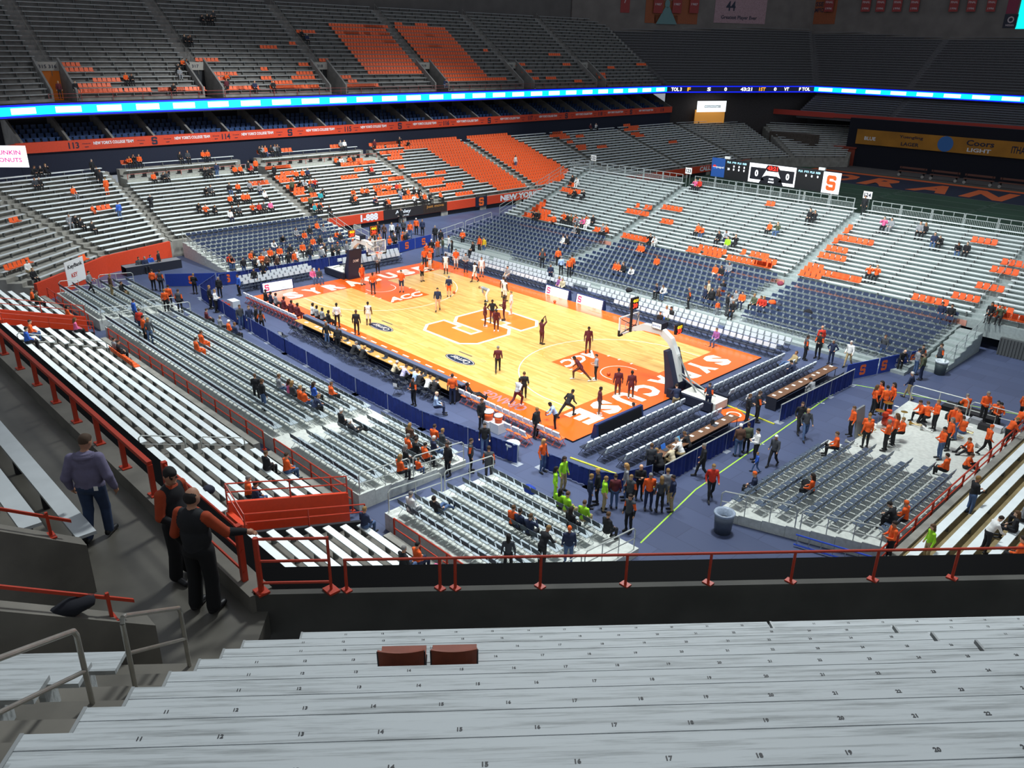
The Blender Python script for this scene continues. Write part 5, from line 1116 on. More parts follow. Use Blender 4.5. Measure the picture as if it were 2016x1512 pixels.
# ---- courtside chairs
PADW = mat('#d9dee2', .5, vary=.03, name='white_vinyl'); SEATD = mat('#1f2636', .5, name='dark_seat'); LEGD = mat('#3a404c', .5, .4, name='dark_leg')
PW = chair_proto('courtside_chair', SEATD, PADW, LEGD, cover=True)
skip = lambda x, a: any(p <= x <= q for p, q in a)
n = 0
for rw, y in enumerate((9.95, 10.95, 11.95)):
    c_ = 0
    for j in range(70):
        x = -16.6+j*.515
        if x > 17.6-.0*rw: break
        if rw == 0 and skip(x, ((-3.4, 3.9),)): continue
        if rw == 1 and skip(x, ((-1.6, .2), (-15.0, -14.2))): continue
        if skip(x, ((-12.7, -12.0), (-.2, .9), (11.9, 12.5)) if rw == 2 else ((12.6, 13.0),) if rw == 1 else ()): continue
        place_chair(PW, (x, y, 0), PI+random.uniform(-.05, .05), '%s white-backed courtside chair in the %s row of the far sideline, from the far basket' % (ORD[c_], ['front', 'middle', 'back'][rw]), 'white chairs on the far sideline'); c_ += 1
for rw, x in enumerate((-18.9, -19.75, -20.6)):
    c_ = 0
    for j in range(14):
        y = 1.3+j*.52
        if y > 6.9+.5*rw: break
        place_chair(PW, (x, y, 0), -PI/2+random.uniform(-.05, .05), '%s white-backed chair right of the far hoop, %s row' % (ORD[c_], ['front', 'middle', 'back'][rw]), 'white chairs right of the far hoop'); c_ += 1
    c_ = 0
    for j in range(15):
        y = -8.6+j*.52+.15*rw
        if y > -1.9: break
        place_chair(PW, (x-.2, y, 0), -PI/2+random.uniform(-.05, .05), '%s white-backed chair behind the corner board, %s row' % (ORD[c_], ['front', 'middle', 'back'][rw]), 'white chairs behind the corner board'); c_ += 1
PS = chair_proto('covered_chair', SEATD, mat('#c3ccd2', .35, vary=.12, scale=14, name='silver_cover'), LEGD, cover=True)
for blk, (y0, y1, who) in enumerate(((-9.8, -2.0, 'before the press table by the near corner'), (1.3, 9.0, 'before the press table by the banner'))):
    for rw, x in enumerate((18.45, 19.5, 20.55)):
        nn_ = 16
        for j in range(nn_):
            y = y0+.2*rw*(1 if blk == 0 else .3)+(y1-y0)*j/(nn_-1)
            place_chair(PS, (x, y, 0), PI/2+random.uniform(-.03, .03), '%s silver-covered chair %s, %s row' % (ORD[j], who, ['front', 'middle', 'back'][rw]), 'silver-covered chairs on the near baseline')
PO = chair_proto('bench_chair', mat('#e2692f', .5, name='orange_seat'), mat('#eceaf0', .5, vary=.1, scale=12, name='pale_chair_cover'), mat('#d9531f', .45, name='orange_leg'), cover=True, w=.46)
for k in range(15): place_chair(PO, (9.6+k*.52, -10.0, 0), random.uniform(-.04, .04), '%s orange-framed bench chair toward the near corner' % ORD[k], 'orange bench chairs by the near corner')
for k in range(3): place_chair(PO, (14.55+k*.56, -11.15, 0), random.uniform(-.1, .1), '%s orange-framed chair in the short second row beside the coolers' % ORD[k], 'orange bench chairs by the coolers')
PM = chair_proto('bench_chair', mat('#8e2a22', .5, name='maroon_seat'), mat('#e2e2ea', .5, vary=.1, scale=12, name='pale_chair_cover2'), mat('#a8301f', .45, name='red_leg'), cover=True, w=.46)
for k in range(15): place_chair(PM, (-16.1+k*.53, -10.0, 0), random.uniform(-.04, .04), '%s red-framed bench chair toward the far corner' % ORD[k], 'red bench chairs by the far corner')
# ---- tables
WOODT = mat('#b98c4c', .45, vary=.1, scale=4, name='blond_table'); BROWNT = mat('#6d4c35', .5, vary=.1, name='brown_table'); SKIRT = mat('#191d2b', .9, name='black_skirt')
def table(name, label, x0, y0, x1, y1, top, h=.76, skirt='', papers=0, seed=0):
    r = empty(name, ((x0+x1)/2, (y0+y1)/2, 0)); tag(r, label, 'table')
    b = MB(); b.box(x0, y0, h-.04, x1, y1, h); b.build('table_top', top, r)
    for sx in (x0+.1, x1-.1):
        for sy in (y0+.08, y1-.08): b = MB(); b.tube((sx, sy, 0), (sx, sy, h-.04), .02); b.build('leg', LEGD, r)
    if skirt:
        b = MB()
        if '+y' in skirt: b.box(x0, y1, .03, x1, y1+.015, h+.16)
        if '-x' in skirt: b.box(x0-.015, y0, .03, x0, y1, h+.02)
        if 'ends' in skirt and '-x' in skirt: b.box(x0, y0-.015, .03, x1, y0, h)
        if 'ends' in skirt and '+y' in skirt: b.box(x1, y0, .03, x1+.015, y1, h)
        b.build('skirt', SKIRT, r)
    return r
table('scorer_table', 'bare blond end of the courtside table nearest the red bench chairs', -7.9, -10.75, -2.9, -10.1, WOODT, skirt='+y')
table('scorer_table', 'blond courtside table with laptops and papers by mid court', -2.85, -10.75, 4.1, -10.1, WOODT, skirt='+y')
table('scorer_table', 'blond courtside table crowded with seated scorers', 4.15, -10.75, 9.2, -10.1, WOODT, skirt='+y ends')
table('press_table', 'brown press table with papers near the near corner', 21.45, -8.6, 22.05, -1.5, BROWNT, skirt='-x ends')
table('press_table', 'brown press table with papers beside the banner', 21.5, 2.2, 22.15, 9.6, BROWNT, skirt='-x ends')
b = MB(); b.box(-8, -10.05, .9, 9.3, -9.7, .98); b.box(-8, -9.75, .02, 9.3, -9.7, .9); tag(b.build('courtside_ledge', mat('#566079', .5, .2, name='grey_blue_ledge')), 'long grey-blue ledge along the front of the scorers tables', 'ledge')
PAPER = mat('#f3f1ea', .7, name='paper')
rn = random.Random(5); c_ = [0, 0, 0]
for i in range(14):
    x = -7+i*1.1+rn.uniform(-.3, .3); a = rn.uniform(-.4, .4); y = -10.45+rn.uniform(-.12, .12); b = MB()
    cs_, sn = math.cos(a), math.sin(a); P_ = [(x+u*cs_-v*sn, y+u*sn+v*cs_) for u, v in ((-.14, -.1), (.14, -.1), (.14, .1), (-.14, .1))]
    b.prism(P_, .76, .768); tag(b.build('paper_sheet', PAPER), '%s paper sheet along the blond scorers tables, counting toward the near corner' % ORD[i], 'paper', 'papers on the scorers tables')
for k, (x, ya, yb_) in enumerate(((21.75, -8.2, -1.7), (21.85, 2.5, 9.4))):
    for i in range(10):
        y = ya+(yb_-ya)*i/9+rn.uniform(-.1, .1); b = MB(); b.box(x-.2, y-.08, .76, x-.0, y+.1, .768); tag(b.build('paper_sheet', PAPER), '%s paper on the brown press table %s' % (ORD[i], ['near the near corner', 'beside the banner'][k]), 'paper', 'papers on the press tables')
def laptop(label, x, y, z, rz, lid='#2b2e36'):
    r = empty('laptop', (x, y, z), rz); tag(r, label, 'laptop', 'laptops on the tables')
    b = MB(); b.box(-.17, -.12, 0, .17, .12, .02); link('keyboard_base', b.mesh('keyboard_base', mat('#3b3e46', .5, name='laptop_grey')), r)
    b = MB(); b.hexa([(-.17, .12, .02), (.17, .12, .02), (.17, .135, .02), (-.17, .135, .02), (-.17, .2, .24), (.17, .2, .24), (.17, .215, .24), (-.17, .215, .24)]); link('lid', b.mesh('lid', mat(lid, .4, name='laptop_lid')), r)
for i, x in enumerate((-1.9, -.6, .9, 2.4, 5.2, 6.3, 7.4)): laptop('%s laptop along the blond scorers tables' % ORD[i], x, -10.45, .76, rn.uniform(-.2, .2))
for i, (x, y, c) in enumerate(((21.7, -7.6, '#2a6fd0'), (21.7, -6.4, '#7fc4ea'), (21.75, -3.4, '#1c1d20'))): laptop('%s laptop lid on the brown press table by the near corner' % ['blue', 'pale blue', 'black'][i], x, y, .76, PI/2, c)
# folding chairs behind the tables
PB = chair_proto('folding_chair', mat('#272c36', .5, name='black_seat'), mat('#22262e', .5, name='black_back'), LEGD)
for i in range(28): place_chair(PB, (-7.4+i*.6, -11.3+rn.uniform(-.1, .1), 0), rn.uniform(-.25, .25), '%s dark folding chair behind the scorers tables, from the red bench' % ORD[i], 'dark chairs behind the scorers tables')
for k, (x, ya, who) in enumerate(((22.45, -8.2, 'by the near corner'), (22.55, 2.5, 'by the banner'))):
    for i in range(12): place_chair(PB, (x, ya+i*.57, 0), PI/2+rn.uniform(-.15, .15), '%s dark folding chair at the press table %s' % (ORD[i], who), 'dark chairs behind the press tables')
for k, (u, v, who) in enumerate(((560, 672, 'with a paper sign outside the long drape near the red bench'), (785, 775, 'with a paper sign outside the long drape near the woman in black'))):
    p = atz(u, v+2, 0); r = place_chair(PB, (p.x, p.y, 0), .3, 'lone folding chair '+who, 'lone chairs by the drape'); b = MB(); b.box(-.14, -.33, .62, .14, -.32, .82); link('paper_sign', b.mesh('paper_sign', PAPER), r)
# ---- cable guards, gutter strip, court-end mat
b = MB(); b.bar((18.1, 1.0), (23.0, .6), .1, .05, 0); tag(b.build('cable_guard', mat('#c8c83c', .6, vary=.3, name='yellow_edge')), 'yellow cable guard on the floor beside the hoop base', 'cable guard')
b = MB(); b.bar((18.2, -10.6), (22.8, -9.9), .1, .05, 0); tag(b.build('cable_guard', mat('#c8c83c', .6, vary=.3, name='yellow_edge')), 'yellow cable guard on the floor before the silver chairs', 'cable guard')
b = MB(); b.prism([(19.9, -.1), (21.3, -1.0), (21.8, .1), (20.4, 1.0)], 0, .03); mt = b.build('floor_mat', ORFLOOR); tag(mt, 'orange rubber mat behind the hoop base', 'mat')
b = MB(); b.lathe((20.85, .0, .034), [(.32, 0), (.42, 0)], 24); b.build('ring_mark', LINE, mt)
# ---- bins, coolers
def bin_(label, x, y, z, r_=.28, h=.75, col='#3f4a4c', bag='#cfd8dc'):
    r = empty('trash_bin', (x, y, z)); tag(r, label, 'bin')
    b = MB(); b.lathe((x, y, z), [(.01, 0), (r_*.82, 0), (r_, h), (r_*.94, h), (r_*.8, .1), (.01, .1)], 16); b.build('body', mat(col, .5, vary=.1, name='bin_plastic'), r, True)
    b = MB(); b.lathe((x, y, z), [(r_*1.02, h-.1), (r_*1.1, h-.02), (r_*1.02, h+.03), (r_*.8, h-.02), (r_*.6, h-.3)], 16); b.build('liner', mat(bag, .35, vary=.15, scale=12, name='clear_liner'), r, True)
bin_('large grey trash bin at the corner of the band riser', 27.0, -10.75, 0, .42, .95, '#4c5562', '#9aa7b8'); bin_('green-grey trash bin beside the bleacher stairs', 26.2, 15.4, 0, .38, .9); bin_('trash bin with a clear liner at the end of the long drape', 16.3, -12.75, 0, .35, .85, '#8f9aa0')
for i, (x, y) in enumerate(((13.0, -11.35), (13.62, -11.2))):
    r = empty('drinks_cooler', (x, y, 0)); tag(r, '%s orange drinks cooler with a white lid by the bench chairs' % ['larger', 'smaller'][i], 'cooler'); k = (1.15, .95)[i]
    b = MB(); b.box(x-.3, y-.3, 0, x+.3, y+.3, .55); b.build('stand', mat('#d5d9dc', .5, name='cart_white'), r)
    b = MB(); b.lathe((x, y, .55), [(.01, 0), (.2*k, 0), (.23*k, .38*k), (.01, .38*k)], 16); b.build('body', ORANGE, r, True)
    b = MB(); b.lathe((x, y, .55+.38*k), [(.25*k, 0), (.25*k, .06), (.01, .1)], 16); b.build('lid', WHITE, r, True)
# table and red buckets near the far bench
b = MB(); b.box(-16.5, -11.6, 0, -15.6, -11.0, .5); tag(b.build('equipment_case', mat('#cdd6da', .5, name='case_white')), 'white equipment case beside the far red bench', 'case')
for i in range(3):
    x = -16.9+i*.55; b = MB(); b.lathe((x, -11.9, 0), [(.01, 0), (.14, 0), (.17, .35), (.15, .35), (.13, .05), (.01, .05)], 12); tag(b.build('bucket', mat('#d8502c', .5, name='red_bucket')), '%s red bucket beside the far red bench' % ['first', 'middle', 'last'][i], 'bucket', 'red buckets by the far bench')
for i, (u, v, col) in enumerate(((600, 545, '#3f8fd0'),)): pass
# ---- balls
BALL = mat('#d2622a', .6, vary=.1, name='ball_leather')
def ball(label, x, y, z):
    b = MB(); b.ball((x, y, z+.12), .12, 16, 10); r = b.build('basketball', BALL, smooth=True); tag(r, label, 'ball')
    b = MB()
    for ax in range(3):
        ring = []
        for t in np.linspace(0, 2*PI, 17):
            p = [0, 0, 0]; p[(ax+1) % 3] = .121*math.cos(t); p[(ax+2) % 3] = .121*math.sin(t); ring.append((x+p[0], y+p[1], z+.12+p[2]))
        b.path(ring, .004, 3)
    b.build('seam', BLACK, r)
for lab, u, v, z in (('basketball lying beside the navy-shirted player at the far arc', 894, 577, CT), ('basketball lying in the near lane circle', 1198, 738, CT), ('basketball dribbled beside the man in the pale blue shirt', 1077, 817, .35), ('basketball lying on the far sideline by the boards', 1092, 595, CT)):
    p = atz(u, v+1.5, z); ball(lab, p.x, p.y, z)
# ---- scoreboard behind the bleachers
ySB = 36.0; r = empty('scoreboard', (1.5, ySB, 0)); tag(r, 'long dark scoreboard reading zero to zero and 43:21 behind the bleachers', 'scoreboard')
SBD = mat('#101215', .5, emit=.02, name='scoreboard_black')
b = MB(); b.box(-3.75, ySB, 6.85, 6.55, ySB+.35, 8.75); b.build('cabinet', SBD, r)
for x in (-4.8, -1.5, 1.5, 4.5, 7.6): b = MB(); b.box(x-.07, ySB+.15, 0, x+.07, ySB+.3, 6.9); b.build('support', GALV, r)
def sbq(name, x0, x1, z0, z1, m, o=.01): b = MB(); b.quad((x0, ySB-o, z0), (x1, ySB-o, z0), (x1, ySB-o, z1), (x0, ySB-o, z1)); return b.build(name, m, r)
sbq('white_screen', -1.0, 3.95, 6.92, 8.72, mat('#f4f6fa', .5, emit=1.2, name='screen_white'))
b = MB()
for pts in ([(-.85, 7.2), (.75, 7.2), (.5, 7.5), (.95, 8.35), (-.85, 8.35)], [(3.8, 7.2), (2.2, 7.2), (2.45, 7.5), (2.0, 8.35), (3.8, 8.35)], [(.2, 6.92), (2.8, 6.92), (2.45, 7.55), (2.05, 7.7), (.95, 7.7), (.55, 7.55)]): b.poly([(x, ySB-.014, z) for x, z in pts])
b.build('screen_shape', mat('#10131c', .5, emit=.05, name='screen_dark'), r)
b = MB(); b.poly([(x, ySB-.018, z) for x, z in ((.75, 8.35), (.95, 8.1), (2.05, 8.1), (2.3, 8.35), (2.05, 8.68), (.95, 8.68))]); b.build('clock_panel', mat('#2a0508', .5, name='clock_back'), r)
def sbt(t_, x, z, w_, h_, m): b = MB(); put_text(b, t_, (x, ySB-.022, z), (1, 0, 0), (0, 0, 1), w=w_, h=h_, bold=.03); b.build('display_text', m, r)
WL = mat('#f2f6ff', .5, emit=1.3, name='display_white'); RL = mat('#ff2a1c', .5, emit=1.8, name='display_red')
sbt('43:21', 1.5, 8.4, 1.1, .4, RL); sbt('0', -.15, 7.8, .36, .62, WL); sbt('0', 3.15, 7.8, .36, .62, WL); sbt('POSS', 1.5, 7.4, .5, .16, WL); sbt('BONUS', 1.5, 7.12, .6, .16, WL)
for xs in (-3.6, 4.1):
    for q, t_ in enumerate(('PLR', 'PTS', 'FLS', 'REB')): sbt(t_, xs+.3+q*.58, 8.5, .44, .18, mat('#9fd4ea', .5, emit=1.0, name='display_pale_blue'))
    for q in (1, 2, 3): sbt('0', xs+.3+q*.58, 8.15, .15, .22, WL)
    if xs < 0:
        sbt('25', xs+.3, 7.85, .25, .2, WL)
        for q in (1, 2, 3): sbt('0', xs+.3+q*.58, 7.85, .15, .22, WL)
sg = sign('drinks_sign', 'blue drinks panel with a red white and blue globe at the scoreboard end', (-4.6, ySB+.1, 7.85), (1, 0, 0), 1.55, 1.85, mat('#1f4d92', .5, emit=.12, name='drinks_blue'), [('pepsi', .25, .02, .85, .26, PRINT)], 'sign')
b = MB(); cx, cz = -5.0, 7.88
for m_i, (t0, t1) in enumerate(((.12, PI-.12), (-.12, .12), (PI+.12, 2*PI-.12))):
    if m_i == 1: b.poly([(cx+.22*math.cos(t), ySB+.085, cz+.22*math.sin(t)) for t in (.12, PI-.12, PI+.12, -.12)], 1)
    else: b.poly([(cx+.22*math.cos(t), ySB+.085, cz+.22*math.sin(t)) for t in np.linspace(t0, t1, 10)], m_i)
b.build('globe_mark', [mat('#d8323a', .5, emit=.15, name='globe_red'), PRINT, mat('#2a5fb8', .5, emit=.15, name='globe_blue')], sg)
sign('letter_sign', 'white panel with a big orange block S at the scoreboard end', (7.45, ySB+.1, 7.75), (1, 0, 0), 1.7, 1.9, mat('#e8eaec', .5, emit=.45, name='lit_white_panel'), [('S', 0, 0, .9, 1.35, mat('#f0561c', .5, emit=.4, name='lit_orange'))], 'sign')
# ---- dim things at the far field: carts, benches
for i in range(4):
    x, y = -11.5+i*5.2, 105.8-.2*i; r = empty('team_bench', (x, y, 0)); tag(r, '%s long low wheeled bench before the yellow beer banner' % ORD[i], 'bench', 'wheeled benches at the far end')
    m_ = mat('#6a4438', .7, name='dim_bench_wood'); b = MB(); b.box(x-2.2, y-.35, .75, x+2.2, y+.35, .85); b.build('seat_plank', m_, r); b = MB(); b.box(x-2.2, y+.3, 1.2, x+2.2, y+.4, 1.5); b.build('back_plank', m_, r)
    for s in (-1.9, 1.9): b = MB(); b.box(x+s-.05, y-.35, .35, x+s+.05, y+.35, .75); b.box(x+s-.04, y+.3, .7, x+s+.04, y+.38, 1.5); b.build('leg', DARK, r)
    for s in (-1.9, 1.9): b = MB(); b.lathe((0, 0, 0), [(.01, -.06), (.24, -.06), (.24, .06), (.01, .06)], 12); b.v = [(x+s+px_, y-.4+pz_, .24+py_) for px_, py_, pz_ in b.v]; b.build('wheel', mat('#a9a49c', .6, name='dim_wheel'), r)
for i, (u, v, w_) in enumerate(((1655, 318, 2.2), (1688, 318, 1.6))):
    p = atz(u, v+6, 0); b = MB(); b.box(p.x-w_, p.y, 0, p.x+w_, p.y+2.5, 3.0); b.box(p.x-w_*1.1, p.y-.2, 3.0, p.x+w_*1.1, p.y+2.6, 3.25); tag(b.build('padded_crate', mat('#8a3a28', .8, vary=.2, name='dim_orange_pad')), '%s dim orange padded crate in the far corner of the field' % ['larger', 'smaller'][i], 'crate')
b = MB(); p = atz(1655, 300, 0); b.box(p.x-4, 108, 0, p.x+5, 110, 5); tag(b.build('stacked_stage', mat('#4d443c', .9, vary=.3, scale=3, name='dim_stack')), 'dim stack of stage decks in the far corner of the field', 'stack')
# ================================================================ PEOPLE: one continuous skin per pose, grown from a smooth blend of limb volumes
SK, HA, SH, FA_, TH, CA, SO, UPA = range(8)     # skin, hair, top, forearm, thigh, calf, shoe, upper arm
def _cone(P, a, b, r1, r2):
    a, b = np.array(a, float), np.array(b, float); ba = b-a; l2 = ba@ba
    t = np.clip(((P-a)@ba)/max(l2, 1e-9), 0, 1); return np.linalg.norm(P-a-t[:, None]*ba, axis=1)-(r1+(r2-r1)*t)
def _ell(P, c, r, M=None):
    q = P-np.array(c, float)
    if M is not None: q = q@M
    r = np.array(r, float); k0 = np.linalg.norm(q/r, axis=1); k1 = np.linalg.norm(q/(r*r), axis=1)
    return k0*(k0-1)/np.maximum(k1, 1e-6)
def surface_nets(f, lo, h):
    """zero surface of a sampled field as quads: one vertex per mixed cell, one quad per crossing edge"""
    nx, ny, nz = f.shape; s = f < 0
    acc = np.zeros((nx-1, ny-1, nz-1, 3)); cnt = np.zeros((nx-1, ny-1, nz-1))
    idx = [(0, 0, 0), (1, 0, 0), (0, 1, 0), (1, 1, 0), (0, 0, 1), (1, 0, 1), (0, 1, 1), (1, 1, 1)]
    C = lambda o, a: a[o[0]:nx-1+o[0], o[1]:ny-1+o[1], o[2]:nz-1+o[2]]
    for i in range(8):
        for ax in range(3):
            if idx[i][ax]: continue
            o2 = list(idx[i]); o2[ax] = 1; f0, f1 = C(idx[i], f), C(o2, f); m = (f0 < 0) != (f1 < 0)
            t = np.where(m, f0/np.where(m, f0-f1, 1), 0)
            for d in range(3): acc[..., d] += np.where(m, idx[i][d]+(t if d == ax else 0), 0)
            cnt += m
    mixed = cnt > 0; vid = -np.ones(mixed.shape, int); vid[mixed] = np.arange(mixed.sum())
    ii = np.argwhere(mixed); V = (acc[mixed]/cnt[mixed][:, None]+ii)*h+lo
    F = []
    for ax in range(3):
        a, b = (ax+1) % 3, (ax+2) % 3; sl0 = [slice(1, -1)]*3; sl0[ax] = slice(0, -1); sl1 = [slice(1, -1)]*3; sl1[ax] = slice(1, None)
        e0, e1 = s[tuple(sl0)], s[tuple(sl1)]; x = np.argwhere(e0 != e1)
        if not len(x): continue
        g = x.copy(); g[:, a] += 1; g[:, b] += 1
        fl = e0[tuple(x.T)]
        def at(da, db): q = g.copy(); q[:, a] += da; q[:, b] += db; return vid[tuple(q.T)]
        q = np.stack([at(-1, -1), at(0, -1), at(0, 0), at(-1, 0)], 1); q[~fl] = q[~fl][:, ::-1]; F.append(q)
    return V, np.concatenate(F)
D_ = dict(pelvis=(0, 0, .95), neck=(0, -.015, 1.47), head=(0, .025, 1.655), sh=(.185, -.01, 1.42), el=(.245, -.04, 1.13), wr=(.265, .05, .9), ha=(.26, .09, .8),
          hip=(.095, 0, .93), kn=(.115, .02, .51), an=(.12, -.03, .09), to=(.145, .15, .045))
def pose(**kw):
    """joints for both sides; a value for 'el' etc. is the right side and mirrored, unless el_l is also given"""
    J = {}
    for k in ('pelvis', 'neck', 'head'): J[k] = kw.get(k, D_[k])
    for k in ('sh', 'el', 'wr', 'ha', 'hip', 'kn', 'an', 'to'):
        r = kw.get(k, D_[k]); J[k+'_r'] = r; J[k+'_l'] = kw.get(k+'_l', (-r[0], r[1], r[2]))
    J['fat'] = kw.get('fat', 1.1); J['long'] = kw.get('long', False); J['hands'] = kw.get('hands', False); J['look'] = kw.get('look', (0, 1, 0)); J['bald'] = kw.get('bald', False)
    return J
def prims(J):
    L = []; V3 = lambda k: np.array(J[k], float); fat = J['fat']
    pv, nk, hd = V3('pelvis'), V3('neck'), V3('head'); up = nk-pv; ln = np.linalg.norm(up); up /= ln
    rt = V3('sh_r')-V3('sh_l'); rt -= up*(rt@up); rt /= np.linalg.norm(rt); fw = np.cross(up, rt); M = np.stack([rt, fw, up], 1)
    at = lambda t, f=0: pv+up*ln*t+fw*f
    L += [(SH, 'e', at(.72), (.175*fat, .115*fat, .2), M), (SH, 'e', at(.42, .01), (.15*fat, .112*fat, .2), M), (TH, 'e', at(-.02, -.01), (.165*fat, .125*fat, .13), M)]
    L += [(SH, 'c', V3('sh_l'), V3('sh_r'), .065, .065), (SH, 'c', at(.3), at(.1), .13*fat, .135*fat), (SH, 'c', nk-up*.04, nk+up*.0, .075, .058)]
    L += [(SK, 'c', nk, hd-(hd-nk)*.3, .054, .05)]
    hu = hd-nk; hu = hu/np.linalg.norm(hu); look = np.array(J['look'], float); look -= hu*(look@hu); look /= np.linalg.norm(look); hr = np.cross(look, hu); H = np.stack([hr, look, hu], 1)
    hp = lambda x, y, z: hd+H@np.array((x, y, z))
    L += [(SK, 'e', hd, (.076, .096, .115), H), (SK, 'e', hp(0, .055, -.055), (.05, .05, .055), H), (SK, 'c', hp(0, .095, .01), hp(0, .112, -.022), .011, .014)]
    for s in (-1, 1): L += [(SK, 'e', hp(s*.078, -.005, -.005), (.012, .02, .03), H)]
    if not J['bald']: L += [(HA, 'e', hp(0, -.022, .032), (.084, .094, .1), H), (HA, 'e', hp(0, .022, .082), (.064, .06, .04), H)]
    else: L += [(HA, 'e', hp(0, -.028, -.005), (.086, .086, .082), H)]
    if J['long']: L += [(HA, 'c', hp(0, -.06, 0), hp(0, -.075, -.2), .075, .055), (HA, 'c', hp(.06, -.02, 0), hp(.065, -.03, -.17), .035, .025), (HA, 'c', hp(-.06, -.02, 0), hp(-.065, -.03, -.17), .035, .025)]
    for s in 'rl':
        sh, el, wr, ha, hip, kn, an, to = (V3(k+'_'+s) for k in ('sh', 'el', 'wr', 'ha', 'hip', 'kn', 'an', 'to'))
        L += [(UPA, 'c', sh, el, .064, .051), (FA_, 'c', el, wr, .049, .035)]
        if not J['hands']: L += [(SK, 'c', wr, ha, .033, .03), (SK, 'c', wr+(ha-wr)*.4, wr+(ha-wr)*.9+np.array((0, .03, 0)), .016, .013)]
        L += [(TH, 'c', hip, kn, .09*min(1.15, fat), .062), (CA, 'c', kn, an, .062, .045), (CA, 'e', kn+(an-kn)*.3, (.058, .06, .1), None) if False else (CA, 'c', kn+(an-kn)*.12, kn+(an-kn)*.5, .062, .054)]
        heel = an+(an-kn)/np.linalg.norm(an-kn)*.03-(to-an)*.25
        L += [(SO, 'c', heel, to, .047, .042)]
        if J['hands']:
            d = ha-wr; d /= np.linalg.norm(d); hx = np.array(J['hands'][0 if s == 'r' else 1], float); hx -= d*(hx@d); hx /= np.linalg.norm(hx); hn = np.cross(d, hx)*(-1 if s == 'r' else 1)
            L += [(SK, 'c', wr, wr+d*.07, .03, .036), (SK, 'c', wr+d*.06-hx*.018, wr+d*.06+hx*.018, .02, .02)]
            for q, (off, l1) in enumerate(((-.033, .058), (-.011, .07), (.011, .075), (.033, .065))):
                b0 = wr+d*.085+hx*off; b1 = b0+d*l1*.55+hn*.006; b2 = b1+d*l1*.5+hn*.022
                L += [(SK, 'c', b0, b1, .0095, .009), (SK, 'c', b1, b2, .009, .0078)]
            t0 = wr+d*.03+hx*.034; t1 = t0+d*.035+hx*.028+hn*.008; t2 = t1+d*.035+hx*.006+hn*.012; L += [(SK, 'c', t0, t1, .012, .011), (SK, 'c', t1, t2, .011, .009)]
    return L
def grow_body(J, h=.024, k=.03, extra=(), fatten=0.0):
    L = prims(J)+list(extra)
    if fatten: L = [(q[0], q[1], q[2], q[3], q[4]+fatten, q[5]+fatten) if q[1] == 'c' else q for q in L]
    pts = np.array([p for q in L for p in ([q[2], q[3]] if q[1] == 'c' else [np.array(q[2])-max(q[3]), np.array(q[2])+max(q[3])])])
    lo = pts.min(0)-.13; hi = pts.max(0)+.13; n = np.ceil((hi-lo)/h).astype(int)+1
    gx = [lo[i]+np.arange(n[i])*h for i in range(3)]; P = np.stack(np.meshgrid(*gx, indexing='ij'), -1).reshape(-1, 3)
    f = np.full(len(P), 9.0)
    for q in L:
        if q[1] == 'c': blo = np.minimum(q[2], q[3])-max(q[4], q[5])-.12; bhi = np.maximum(q[2], q[3])+max(q[4], q[5])+.12
        else: m_ = max(q[3])+.12; blo = np.array(q[2])-m_; bhi = np.array(q[2])+m_
        ix = np.where(((P >= blo) & (P <= bhi)).all(1))[0]; p = P[ix]
        d = _cone(p, *q[2:6]) if q[1] == 'c' else _ell(p, *q[2:5])
        kk = .006 if (q[0] == SK and q[1] == 'c' and q[4] < .016) else k
        g_ = f[ix]; hh = np.clip(.5+.5*(g_-d)/kk, 0, 1); f[ix] = np.where(g_ > 5, d, g_*(1-hh)+d*hh-kk*hh*(1-hh))
    V, F = surface_nets(f.reshape(n), lo, h)
    cen = V[F].mean(1); best = np.full(len(cen), 9.0); lab = np.zeros(len(cen), int)
    for q in L:
        d = _cone(cen, *q[2:6]) if q[1] == 'c' else _ell(cen, *q[2:5])
        m = d < best; best[m] = d[m]; lab[m] = q[0]
    return V, F, lab
def body_mesh(name, J, h=.024, nm=8, extra=(), k=.03):
    V, F, lab = grow_body(J, h, k, extra); me = bpy.data.meshes.new(name); me.from_pydata(V.tolist(), [], F.tolist())
    for i in range(nm): me.materials.append(None)
    me.polygons.foreach_set('material_index', lab.tolist()); me.polygons.foreach_set('use_smooth', [True]*len(F)); me.update(); return me
_sit = dict(pelvis=(0, 0, .12), neck=(0, .02, .64), head=(0, .06, .825), sh=(.185, .01, .59), el=(.24, .06, .31), wr=(.16, .27, .22), ha=(.1, .33, .2), hip=(.095, .03, .1), kn=(.13, .43, .1), an=(.13, .42, -.34), to=(.14, .6, -.385))
